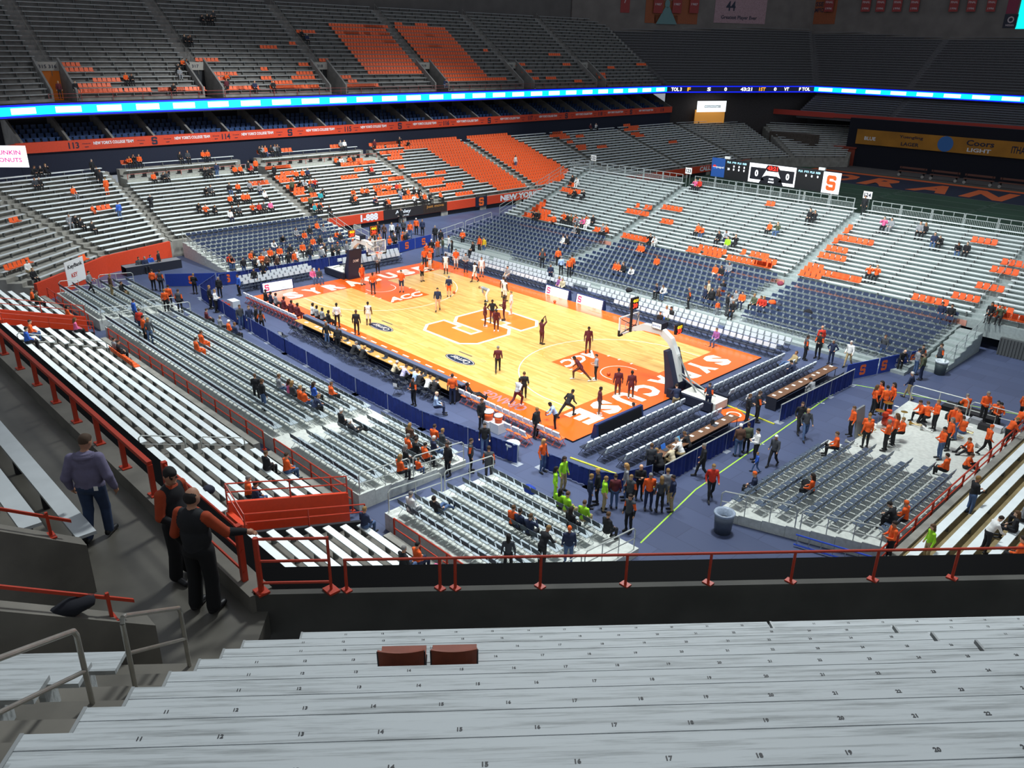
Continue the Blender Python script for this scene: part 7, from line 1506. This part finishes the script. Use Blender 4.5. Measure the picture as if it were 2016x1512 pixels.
# ---- upper deck
for k_, dat in (('U1', '252 160 or dk; 262 160 dk dk; 347 131 dk dk; 361 129 or dk; 370 129 dk dk; 352 140 gr gr; 347 182 dk dk'), ('U2', '446 153 or dg; 509 179 nv dk; 541 172 dk dk; 398 40 dk dk; 408 36 dk dk; 416 40 dk dk; 424 34 dg dk; 360 80 dk dk; 376 80 dk dk; 368 76 dk dk'), ('U3', '594 72 dk dk; 604 74 nv dk'), ('U4', '787 172 nv dk; 794 171 nv lb; 805 170 nv dk; 812 171 nv lb; 820 171 nv dk; 828 171 nv dk')):
    for e in each(dat): st(k_, float(e[0]), float(e[1]), e[2], e[3], 'on the dim upper deck', 'the gate', random.choice(['sit', 'sit_lean']))
for u, v, t_ in ((119, 190, 'mr'), (152, 190, 'dk'), (448, 183, 'mr')): p = atx(u, v, -50.9); person('stand', (p.x, p.y, 13.25), -PI/2, t_, 'dk', 'at the upper deck rail', 'the gate')
# ---- metal bleachers and the navy chairs below them
BLS = (('B1', '1107 356 dk dk; 1115 356 dk dk; 1126 356 dk dk; 1138 358 wh wh; 1120 383 or dk; 1131 384 dk dk; 1147 386 dk dk; 1050 428 dk dk; 1057 428 dk dk; 1107 432 or dk; 1117 432 dk dk; 1124 433 ol dk; 1135 433 or dk; 1133 438 gr gr; 1146 441 pk dk; 1158 433 or dk; 1157 440 wh wh; 1167 435 dk dk; 1183 456 gr dk; 1190 457 or dk'),
  ('B2', '1277 475 dk dk; 1289 476 wh wh; 1375 453 or dk; 1386 453 or jn; 1416 468 dk dk; 1427 468 lg nv; 1435 478 gn gr; 1447 476 dk dk; 1511 453 or dk; 1527 455 ol jn; 1592 428 dk dk; 1603 428 dk dk; 1369 364 pk dk; 1379 364 rd dk'), ('B3', '1739 442 pk dk; 1755 443 gr gr; 1812 451 gr dk; 1822 453 dk dk; 1837 475 nv jn; 1852 476 dk dk; 1885 491 dk jn; 1900 495 dk dk; 1710 537 or dk; 1727 537 or dk'), ('B4', '1940 627 dk dk; 1959 631 ol dk'))
for k_, dat in BLS:
    for e in each(dat): st(k_, float(e[0]), float(e[1]), e[2], e[3], 'on the metal bleachers', 'the orange seats', random.choice(['sit', 'sit', 'sit_lean', 'sit_f', 'sit_up']))
q, h_, r_ = on_stand('B2', 1668, 412); person('stand', (12.0, yt-.6, zt), PI, 'dk', 'dk', 'at the top of the bleacher aisle', 'the orange seats')
def onB(u, v, pz, top, legs, op='', hd=PI):
    p = atz(u, v, 1.7); i = max(0, min(8, int((p.y-13.9)/(YB0-14.0)*9))); z = ZBC+i*DBC; y = 13.9+(i+.5)*(YB0-14.0)/NRB
    if pz.startswith('sit'): person(pz, (p.x, y, z+.46), hd+random.uniform(-.25, .25), top, legs, 'in the navy bleacher chairs', 'the far hoop', op)
    else: p = atz(u, v, z); person(pz, (p.x, p.y, z), hd, top, legs, 'on the steps among the navy bleacher chairs', 'the far hoop', op)
for e in each('''1136 464 sit gr gr; 1147 464 sit dk dk; 1103 478 sit wh wh; 1114 479 sit dk dk; 1206 522 sit or dk; 1218 522 sit or dk; 1233 523 sit dk dk; 1249 528 sit_lean wh nv; 1254 500 sit or dk; 1265 500 sit or dk; 1291 520 sit or dk; 1277 563 sit_lean nv dk; 1287 567 sit_lean wh jn; 1406 540 sit or wh; 1420 542 sit dk or; 1431 540 sit gr jn;
1466 580 sit or nv; 1486 587 sit ol dk; 1499 590 sit_f rd nv; 1509 590 sit_f rd nv; 1445 580 sit gr gr; 1439 595 sit_f dk dk; 1876 612 sit nv jn; 1896 615 sit dk mr; 1067 527 stand dg dk v; 1104 542 stand lb dk; 1098 526 stand or dk; 1125 541 stand or dk; 1120 545 stand or dk; 1089 456 stand or dk; 1354 608 stand dg dk v; 1385 606 heavy nv dk; 1398 610 heavy dk dk; 1411 606 heavy br dk; 1392 596 stand be dk; 1420 592 stand dk or; 1411 620 stand or gr K; 1429 622 stand dk dg; 1436 624 stand gr jn'''): onB(float(e[0]), float(e[1]), e[2], e[3], e[4], e[5] if len(e) > 5 else '', PI if e[2].startswith('sit') else random.choice([HDG['t'], HDG['l'], HDG['r'], HDG['a']]))

# ================================================================ ORANGE CLIP-ON SEATS ON THE BENCHES
sx = MB(); sx.hexa([(-.2, -.16, .01), (.2, -.16, .01), (.2, .18, .01), (-.2, .18, .01), (-.2, -.16, .06), (.2, -.16, .06), (.2, .18, .06), (-.2, .18, .06)])
sx2 = MB(); sx2.hexa([(-.2, -.19, .05), (.2, -.19, .05), (.2, -.15, .05), (-.2, -.15, .05), (-.19, -.27, .4), (.19, -.27, .4), (.19, -.23, .4), (-.19, -.23, .4)])
SEAT_M, BACK_M = sx.mesh('seat', ORANGE), sx2.mesh('backrest', ORANGE)
NSEAT = [0]; SEATMASS = []
def seat_run(key, u, v, n, place, step=.47):
    """a run of n orange seats starting where pixel (u, v) meets the bench plane, running to higher pixel columns"""
    s_ = STANDS[key]; q, hd, row = on_stand(key, u, v, .15); L = Vector(lerp(s_['FL'], s_['BL'], (row+s_['pos'])/s_['N'])); R = Vector(lerp(s_['FR'], s_['BR'], (row+s_['pos'])/s_['N'])); d = (R-L).normalized()
    if px((q[0]+d.x, q[1]+d.y, q[2]))[0] < px(q)[0]: d = -d
    for i in range(n): SEATS.append(((q[0]+d.x*i*step, q[1]+d.y*i*step, q[2]), hd, place, row))
SEATS = []
def runs(key, place, dat):
    for e in each(dat): seat_run(key, float(e[0]), float(e[1]), int(e[2]), place)
runs('B0', 'end strip of the bleachers', '1063 342 2; 1060 348 2')
runs('B1', 'bleachers under sign one-twenty-two', '986 402 2; 984 397 1; 1000 394 2; 962 412 3; 1008 409 6; 1036 395 1; 1046 397 1; 1046 405 2; 1058 407 1; 1017 422 1; 1063 425 2; 1030 437 6; 1075 369 6; 1093 358 2; 1235 415 6; 1250 408 1; 1268 410 2; 1153 465 4')
runs('B2', 'bleachers under sign one-twenty-three', '1302 411 5; 1305 434 3; 1205 474 6; 1250 484 3; 1378 487 1; 1388 489 5; 1384 500 4; 1342 502 3; 1461 498 1; 1478 502 3; 1506 507 1; 1498 517 3; 1488 525 3; 1418 521 9; 1472 532 2; 1512 400 2')
runs('B3', 'bleachers under sign one-twenty-four', '1636 449 1; 1652 450 1; 1628 466 3; 1651 469 1; 1613 473 1; 1628 475 1; 1591 486 4; 1580 494 5; 1553 515 3; 1543 521 8; 1600 532 1; 1638 547 5; 1681 553 1; 1564 545 4; 1678 475 4; 1712 480 1; 1914 476 4; 1976 517 4; 1953 534 4; 1922 568 4; 1877 585 4; 1798 588 3; 1830 595 3')
runs('B4', 'last bleacher block', '1955 607 2; 1972 611 2; 1950 618 6; 1962 626 5')
runs('L0', 'far lower benches', '496 362 4; 512 361 3')
runs('L1', 'far lower benches', '505 325 2; 518 320 6; 528 327 5; 518 334 7; 556 341 2; 572 342 2; 538 350 3; 550 360 4; 563 367 4; 577 377 4; 585 384 3; 596 396 3; 617 386 2; 618 406 3; 680 328 6; 681 354 5; 712 324 5; 728 322 3; 740 370 4; 752 386 6; 768 352 5; 783 354 3; 735 360 4; 795 388 5; 700 333 3; 760 344 3; 674 306 2; 688 306 3')
runs('L2', 'half orange far block', '722 274 8; 744 280 6; 718 288 5; 730 294 4; 752 285 6; 748 304 3; 763 300 4; 770 314 5; 778 308 3; 784 330 2; 818 348 5; 862 342 4; 828 360 9; 834 368 7; 845 374 6; 885 366 6; 888 372 5; 906 386 6; 770 292 4; 790 300 2')
runs('L112', 'grey corner block', '36 446 2; 47 444 1; 18 528 6; 165 510 2')
runs('U1', 'upper deck', '130 133 4; 136 142 6; 190 160 6; 150 170 8; 155 180 5; 190 190 7; 180 200 7; 265 200 6; 320 178 3; 325 188 3; 352 175 2; 360 186 7; 330 196 5')
runs('U2', 'upper deck', '385 122 6; 428 150 4; 452 148 3; 428 158 3; 455 182 5; 482 188 6; 520 138 2; 520 155 3; 540 163 6; 548 172 5; 552 180 8; 550 190 14; 515 90 5; 578 90 2; 594 128 3; 578 152 3; 590 146 5; 600 154 4; 620 178 3')
runs('U3', 'upper deck', '578 60 6; 625 120 3; 672 152 4; 690 160 3; 684 168 4; 700 168 7; 690 175 6; 710 176 6; 715 184 8; 682 64 5; 720 50 5; 750 55 4; 726 70 2; 754 70 4; 762 84 4')
runs('U4', 'upper deck', '780 45 3; 825 52 5; 845 72 3; 845 88 5; 955 98 2')
runs('U5', 'upper deck', '1020 130 5; 1030 140 5; 1045 155 5; 1080 155 5; 1135 160 4; 1082 105 6; 1115 130 4'); runs('U6', 'upper deck', '1180 148 5; 1185 155 4; 1255 125 6; 1200 133 4')
runs('N3', 'near end stand', '258 690 8; 0 690 1'); runs('L113', 'corner block', '198 413 3')
runs('L0T', 'back benches', '174 302 3; 198 301 1; 210 300 2; 175 309 2'); runs('L1T', 'back benches', '482 280 3; 543 276 3; 638 269 3')
for key, pl, dat in (('L4', 'far block', '1035 270 4; 1040 280 5; 1060 300 4; 1090 262 5; 1090 270 5; 1095 285 3; 1140 270 4; 1140 290 5; 1180 290 5'), ('L5', 'far block', '1240 250 6; 1236 258 8; 1230 264 5; 1255 268 5; 1320 280 5; 1210 235 4'), ('L3', 'far block', '1150 262 3')):
    runs(key, pl, dat)
# solid blocks
def seat_block(key, f):
    s_ = STANDS[key]; N = s_['N']
    for i in range(N):
        L = Vector(lerp(s_['FL'], s_['BL'], (i+s_['pos'])/N)); R = Vector(lerp(s_['FR'], s_['BR'], (i+s_['pos'])/N)); d = (R-L); ln = d.length; d.normalize(); n = Vector((-d.y, d.x)); bk = Vector(s_['BL'])-Vector(s_['FL']); n = n if n.dot(bk) > 0 else -n
        for j in range(int((ln-1.6)/.47)):
            t = .9+j*.47; y = t/ln
            if f(i, y): q = L+d*t+n*(s_['plank']*.5); SEATMASS.append((q.x, q.y, s_['z0']+i*s_['dz'], math.atan2(-n.y, -n.x)-PI/2))
seat_block('L2', lambda i, t: t > .62-.018*max(0, 0)+(-.2 if i > 15 else 0)+(.0 if i < 3 else (-.05 if i < 9 else -.12)))
seat_block('L3', lambda i, t: t < .58-.004*i)
seat_block('U3', lambda i, t: 3 <= i <= 15 and t > .38)
seat_block('U4', lambda i, t: 1 <= i <= 15 and t < .6+(.0 if i > 1 else .2) and not (i < 6 and t < .09))
# the countable ones: those that show largest
SEATS.sort(key=lambda s: (Vector(s[0])-_C).length)
cnt_ = {}
for i, (p, hd, pl, row) in enumerate(SEATS):
    if i < 290:
        r = link('stadium_seat', SEAT_M); r.location = p; r.rotation_euler = (0, 0, hd); link('backrest', BACK_M, r); k_ = (pl, row); cnt_.setdefault(k_, []).append((r, p))
    else: SEATMASS.append((*p, hd))
for (pl, row), L_ in cnt_.items():
    L_.sort(key=lambda e: px(e[1])[0])
    for j, (r, p) in enumerate(L_): tag(r, '%s orange clip-on seat in bench row %s, %s' % (ORD[j], ORD[row], pl), 'seat', 'orange clip-on seats')
mass(dict(raw=(sx, sx2)), 'stadium_seat_mass', SEATMASS, 'orange clip-on seats filling whole blocks of the far stands', [ORANGE, ORANGE], 'seats')

# ================================================================ SMALL THINGS ON SEATS AND BENCHES
for lab, u, v, z_, r_, c in (('orange coat over a navy bleacher chair', 1520, 600, 1.2, .3, '#e8561c'), ('dark coat with pale fur over a navy bleacher chair', 1533, 604, 1.1, .28, '#3a3f48'), ('black coat dropped on the navy bleacher chairs', 1590, 620, 1.1, .35, '#15161a'), ('pink rimmed black bag on the upper navy chairs', 1536, 562, 1.8, .28, '#8a3a4c'),
        ('black coat on the white courtside chairs', 1238, 575, .6, .3, '#17181c'), ('grey coat over a courtside chair behind the scorers', 705, 690, .6, .28, '#8c9094'), ('dark backpack hanging on a near bench', 412, 970, 2.6, .25, '#1d2130'), ('blue coat over a chair on the corner riser', 1043, 970, .75, .3, '#1f3fa0'),
        ('black bag beside the bleacher stairs', 1855, 715, 0, .4, '#16171a'), ('black coat on the band riser chairs', 1588, 960, .7, .3, '#16171a')):
    p = atz(u, v, z_); lump('coat' if 'coat' in lab else 'bag', lab, (p.x, p.y, z_), r_, mat(c, .9, vary=.2, scale=12, name='loose_cloth'), (1, .8, .7), len(lab), 'coat' if 'coat' in lab else 'bag')
# ---- band kit
DK = atz(1745, 838, .45); dx, dy = DK.x, DK.y
r = empty('drum_kit', (dx, dy, .45)); tag(r, 'red drum kit with brass cymbals amid the band', 'drum kit')
REDD = mat('#c8401f', .35, vary=.1, name='drum_red'); BRASS = mat('#c9a24a', .25, .9, name='brass')
b = MB(); b.lathe((0, 0, 0), [(.01, -.2), (.28, -.2), (.28, .2), (.01, .2)], 18); b.v = [(dx+z, dy+x, .75+y) for x, y, z in b.v]; b.build('bass_drum', REDD, r, True)
for k, (ox, oy, oz, rr_, hh) in enumerate(((-.1, .28, 1.05, .15, .2), (-.1, -.2, 1.05, .16, .2), (.35, -.45, .75, .2, .35), (.35, .35, .85, .18, .14))):
    b = MB(); b.lathe((dx+ox, dy+oy, oz), [(.01, 0), (rr_, 0), (rr_, hh), (.01, hh)], 14); b.build('tom_drum', REDD if k < 3 else STEEL, r)
for ox, oy, oz, rr_ in ((-.35, .6, 1.5, .26), (-.25, -.65, 1.45, .24), (.5, .75, 1.2, .18)):
    b = MB(); b.lathe((dx+ox, dy+oy, oz), [(.01, .03), (.05, .025), (rr_, 0), (.01, .0)], 16); b.build('cymbal', BRASS, r); b = MB(); b.tube((dx+ox, dy+oy, .45), (dx+ox, dy+oy, oz), .012); b.build('stand_pole', STEEL, r)
for i, (u, v) in enumerate(((1683, 858), (1664, 872), (1700, 845), (1745, 880), (1790, 836), (1812, 846), (1890, 850), (1920, 880), (1870, 860))):
    p = atz(u, v, .45); m_ = BRASS if i % 2 == 0 else STEEL; b = MB(); b.lathe((0, 0, 0), [(.12, 0), (.05, .12), (.02, .25), (.015, .6)], 12); b.v = [(p.x+z, p.y+x, .47+.1+y) for x, y, z in b.v]; b.path([(p.x+.55, p.y, .57), (p.x+.6, p.y+.12, .6), (p.x+.2, p.y+.14, .6)], .015, 5)
    tag(b.build('brass_horn', m_), '%s horn lying on the band platform, counting from the trash bin' % ORD[i], 'horn', 'horns on the band platform')
for i, (u, v) in enumerate(((1765, 800), (1722, 835), (1710, 880), (1818, 840), (1865, 870), (1910, 840))):
    p = atz(u, v, .45); a = i*1.3; b = MB(); b.prism([(p.x+.16*math.cos(a+q), p.y+.12*math.sin(a+q)) for q in (0.6, 2.5, 3.7, 5.7)], .45, .458); tag(b.build('music_sheet', PAPER), '%s white music sheet on the band platform' % ORD[i], 'paper', 'music sheets on the band platform')
p = atz(1691, 858, .45); b = MB(); b.hexa([(p.x-.05, p.y-.45, .45), (p.x+.05, p.y-.45, .45), (p.x+.05, p.y+.45, .45), (p.x-.05, p.y+.45, .45), (p.x-.25, p.y-.45, 2.0), (p.x-.15, p.y-.45, 2.0), (p.x-.15, p.y+.45, 2.0), (p.x-.25, p.y+.45, 2.0)]); tag(b.build('leaning_board', mat('#7d8285', .6, name='grey_panel')), 'leaning grey panel beside the band', 'panel')
p = atz(1935, 812, 0); b = MB(); b.box(p.x-1.6, 8.9, 0, p.x+1.2, 9.9, .55); tag(b.build('instrument_case', mat('#1a1b1e', .7, vary=.2, name='case_black')), 'black instrument cases past the band platform', 'case')
for i in range(6):
    b = MB(); x, y = 29.6+i*.55, 7.5+.25*(i % 3); b.box(x-.25, y-.2, .45, x+.25, y+.2, .75); tag(b.build('instrument_case', mat(['#1d1e22', '#c9ccd0', '#8d9094'][i % 3], .6, name='case_shell')), '%s instrument case piled at the far end of the band platform' % ORD[i], 'case', 'cases on the band platform')
r = empty('ladder', (31.5, -9.9, 0)); tag(r, 'blue ladder lying under the edge of the band riser', 'ladder')
LB = mat('#2a4fc0', .5, name='ladder_blue')
for o in (0, .42):
    b = MB(); b.tube((29.6, -9.55+o*.2, .12+o), (33.4, -8.55+o*.2, .12+o), .035); b.build('side_beam', LB, r)
for i in range(9): t_ = i/8; x, y = 29.7+3.6*t_, -9.52+.95*t_; b = MB(); b.tube((x, y, .12), (x, y+.08, .54), .02); b.build('rung', STEEL, r)
# dark judging table by the corner wall
table('press_table', 'long dark draped table under the orange corner wall', -31.0, -14.2, -29.9, -9.4, mat('#77787c', .6, name='grey_table'), skirt='-x'); b = MB(); b.box(-29.9, -14.2, 0, -29.85, -9.4, .76); tag(b.build('table_drape', SKIRT), 'black cloth hung along the corner table', 'cloth')
# scoreboard lamps, camera platform silhouettes behind the scoreboard
for i, x in enumerate((-3.6, 6.4)): b = MB(); b.box(x-.3, ySB+.02, 8.78, x+.3, ySB+.22, 9.02); tag(b.build('floodlight', mat('#d8dad6', .5, name='lamp_case')), '%s small floodlight on top of the scoreboard' % ['first', 'second'][i], 'lamp')

# ---- the 300 people who show largest are objects of their own; the rest of the crowd is one object
for e in PEOPLE:
    d = (Vector(e['loc'])-_C).length; e['size'] = e['sc']*(1.3 if e['pz'].startswith('sit') else 1.0 if e['pz'] in ('floor', 'recline') else 1.75)/d
PEOPLE.sort(key=lambda e: -e['size'])
NP = 300; by = {}
for e in PEOPLE[:NP]:
    o = link('person', PM_[e['pz']]); o.location = e['loc']; o.rotation_euler = (0, 0, e['hd']); o.scale = (e['sc'],)*3
    for i, m in enumerate(e['ms']): o.material_slots[i].link = 'OBJECT'; o.material_slots[i].material = m
    tag(o, None, 'person', 'people, '+e['place']); by.setdefault((e['lab'], e['lm']), []).append(o)
for (l_, lm), os_ in by.items():
    if len(os_) == 1: os_[0]['label'] = l_
    else:
        os_.sort(key=lambda o: px(o.location)[0])
        for i, o in enumerate(os_): o['label'] = '%s, %s from %s' % (l_, ORD[i], lm)
LOW = {k: grow_body(J, .046, .03, (), .008) for k, J in POSES.items() if any(e['pz'] == k for e in PEOPLE[NP:])}
vv, ff, mm, n0, mix = [], [], [], 0, {}
for e in PEOPLE[NP:]:
    V, F, lab = LOW[e['pz']]; c, s = math.cos(e['hd']), math.sin(e['hd']); W = V*e['sc']
    vv.append(np.stack([W[:, 0]*c-W[:, 1]*s+e['loc'][0], W[:, 0]*s+W[:, 1]*c+e['loc'][1], W[:, 2]+e['loc'][2]], 1)); ff.append(F+n0); n0 += len(V)
    mi = np.array([mix.setdefault(m, len(mix)) for m in e['ms']]); mm.append(mi[lab])
if vv:
    me = bpy.data.meshes.new('spectator_crowd'); me.from_pydata(np.concatenate(vv).tolist(), [], np.concatenate(ff).tolist())
    for m in mix: me.materials.append(m)
    mm = np.concatenate(mm); me.polygons.foreach_set('material_index', mm.tolist()); me.polygons.foreach_set('use_smooth', [True]*len(mm)); me.update()
    tag(link('spectator_crowd', me), 'small distant spectators scattered over the far stands and bleachers', 'crowd', kind='stuff')
print('people', len(PEOPLE), 'low tris', 0 if not vv else 2*len(mm), 'hi', {k: len(m.polygons) for k, m in PM_.items()})
# ================================================================ THE THREE MEN AT THE PARAPET
def big_man(label, loc, hd, J, mats, extra=(), h=.0125):
    me = body_mesh('person', J, h, len(mats), extra, .022); o = link('person', me); o.location = loc; o.rotation_euler = (0, 0, hd); tag(o, label, 'person')
    for i, m in enumerate(mats): me.materials[i] = m
    return o
def local_mesh(name, mb, m, parent, smooth=True): return link(name, mb.mesh(name, m, (0, 0, 0), smooth), parent)
skin = mat('#a97a5e', .6, vary=.06, scale=20, name='skin_tone'); shoe = mat('#17171a', .5, name='black_shoe')
A3 = lambda *p: np.array(p, float)
# hooded man seen from behind, looking down to his side, phone in his hand
hood = mat('#6f6a83', .95, vary=.14, scale=7, bump=.25, name='grey_violet_fleece'); jeans = mat('#2c3c58', .9, vary=.2, scale=6, bump=.15, name='dark_denim')
J = pose(fat=1.24, neck=(0, .0, 1.48), head=(.025, .07, 1.645), look=(.45, .85, -.35), sh=(.2, -.01, 1.42), el=(.3, -.07, 1.13), wr=(.34, .02, .88), ha=(.34, .06, .78), el_l=(-.3, -.06, 1.12), wr_l=(-.31, .06, .88), ha_l=(-.3, .12, .8),
         kn=(.11, .1, .52), an=(.11, .08, .09), to=(.15, .26, .045), kn_l=(-.11, .02, .51), an_l=(-.12, -.16, .1), to_l=(-.15, .02, .045), hands=((0, 1, 0), (0, 1, 0)))
ex = [(SH, 'e', A3(0, -.005, 1.13), (.225, .16, .26), None), (SH, 'e', A3(0, 0, .97), (.215, .155, .09), None), (SH, 'e', A3(0, -.07, 1.46), (.14, .09, .06), None), (UPA, 'c', A3(.19, -.01, 1.41), A3(.3, -.07, 1.13), .088, .074), (UPA, 'c', A3(-.19, -.01, 1.41), A3(-.3, -.06, 1.12), .088, .074),
      (FA_, 'c', A3(.3, -.07, 1.13), A3(.335, .0, .92), .074, .055), (FA_, 'c', A3(-.3, -.06, 1.12), A3(-.305, .04, .92), .074, .055), (TH, 'c', A3(.1, 0, .9), A3(.11, .1, .52), .11, .078), (TH, 'c', A3(-.1, 0, .9), A3(-.11, .02, .51), .11, .078), (CA, 'c', A3(.11, .1, .52), A3(.11, .09, .12), .076, .07), (CA, 'c', A3(-.11, .02, .51), A3(-.12, -.14, .13), .076, .07)]
hm = (29.55, -34.72, 11.5)
o = big_man('man in a grey-violet hooded sweatshirt and jeans seen from behind on the walkway', hm, .95, J, [skin, mat('#4a3829', .85, name='short_brown_hair'), hood, hood, jeans, jeans, shoe, hood], ex)
b = MB(); n = 14                                # the hood lying on his back
for i in range(n):
    a0, a1 = PI*(i/n)+PI, PI*((i+1)/n)+PI
    for (r0, z0, r1, z1) in ((.1, 1.49, .135, 1.52), (.135, 1.52, .16, 1.48), (.16, 1.48, .15, 1.38)): b.quad(*[(r*math.cos(a)*1.05, r*math.sin(a)*.95+.0, z) for r, a, z in ((r0, a0, z0), (r0, a1, z0), (r1, a1, z1), (r1, a0, z1))])
local_mesh('hood', b, hood, o)
b = MB(); b.box(.1, -.165, .93, .16, -.155, 1.0); local_mesh('pocket_paper', b, PAPER, o, False)
c, s = math.cos(.95), math.sin(.95); pp = (-.31, .16, .78); b = MB(); b.box(hm[0]+pp[0]*c-pp[1]*s-.04, hm[1]+pp[0]*s+pp[1]*c-.012, 11.5+.74, hm[0]+pp[0]*c-pp[1]*s+.04, hm[1]+pp[0]*s+pp[1]*c+.012, 11.5+.89); tag(b.build('phone', BLACK), 'black phone held by the hooded man', 'phone')
# two event staff in dark vests over orange polos, the orange darkened for the dim light
VEST = mat('#17181b', .85, vary=.2, scale=8, name='charcoal_vest'); POLO = mat('#9c3a16', .85, vary=.12, scale=8, name='shaded_orange_polo'); BLK = mat('#0d0d0f', .9, name='black_trousers'); UNDER = mat('#101013', .9, name='black_sleeve'); EYE = mat('#16100c', .3, name='eye')
def staff_extra(J, k=1.0):
    nk = A3(*J['neck']); L = [(8, 'c', nk+A3(-.03, .02, -.02), nk+A3(.03, .02, -.02), .072, .072), (SH, 'e', A3(0, .0, 1.12)*1, (.19*k, .14*k, .22), None), (TH, 'c', A3(.1, 0, .9), A3(*J['kn_r']), .112, .088), (TH, 'c', A3(-.1, 0, .9), A3(*J['kn_l']), .112, .088), (CA, 'c', A3(*J['kn_r']), A3(*J['an_r'])+A3(0, 0, .03), .088, .09), (CA, 'c', A3(*J['kn_l']), A3(*J['an_l'])+A3(0, 0, .03), .088, .09)]
    for s in 'rl': L += [(UPA, 'c', A3(*J['sh_'+s]), A3(*J['el_'+s]), .07, .062), (FA_, 'c', A3(*J['el_'+s])*.92+A3(*J['wr_'+s])*.08, A3(*J['wr_'+s])*.8+A3(*J['el_'+s])*.2, .056, .045)]
    return L
J2 = pose(fat=1.12, head=(.03, .06, 1.655), look=(.3, .9, -.35), el=(.27, .02, 1.14), wr=(.16, .2, 1.0), ha=(.1, .26, .97), el_l=(-.27, -.02, 1.13), wr_l=(-.22, .14, .92), ha_l=(-.19, .2, .86), hands=((0, 0, 1), (0, 1, 0)))
hd_ = A3(*J2['head']); lk = A3(.3, .9, -.2); lk /= np.linalg.norm(lk); sd = np.cross(lk, A3(0, 0, 1)); sd /= np.linalg.norm(sd)
eyes = [(9, 'e', hd_+lk*.089+sd*q*.032+A3(0, 0, .012), (.011, .011, .008), None) for q in (-1, 1)]+[(1, 'c', hd_+lk*.093+sd*q*.02+A3(0, 0, .03), hd_+lk*.088+sd*q*.045+A3(0, 0, .03), .007, .006) for q in (-1, 1)]+[(10, 'c', hd_+lk*.1+sd*-.018+A3(0, 0, -.06), hd_+lk*.1+sd*.018+A3(0, 0, -.06), .008, .008)]
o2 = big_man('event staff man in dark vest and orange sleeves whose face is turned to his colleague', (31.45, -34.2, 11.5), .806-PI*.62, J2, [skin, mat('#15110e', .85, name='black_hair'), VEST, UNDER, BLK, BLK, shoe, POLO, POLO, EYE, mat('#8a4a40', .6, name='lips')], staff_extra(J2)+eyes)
J3 = pose(fat=1.2, head=(.0, .035, 1.65), look=(.25, .95, -.1), bald=True, el=(.36, .1, 1.17), wr=(.52, .26, 1.11), ha=(.6, .31, 1.08), el_l=(-.27, -.04, 1.13), wr_l=(-.25, .08, .9), ha_l=(-.24, .14, .82), an=(.13, -.03, .09), kn=(.12, .02, .51), hands=((0, 1, 0), (0, 1, 0)))
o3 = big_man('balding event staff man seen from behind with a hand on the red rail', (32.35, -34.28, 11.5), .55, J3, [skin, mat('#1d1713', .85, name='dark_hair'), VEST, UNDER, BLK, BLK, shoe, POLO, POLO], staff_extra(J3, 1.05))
o2.scale = (1.04,)*3; o3.scale = (1.07,)*3
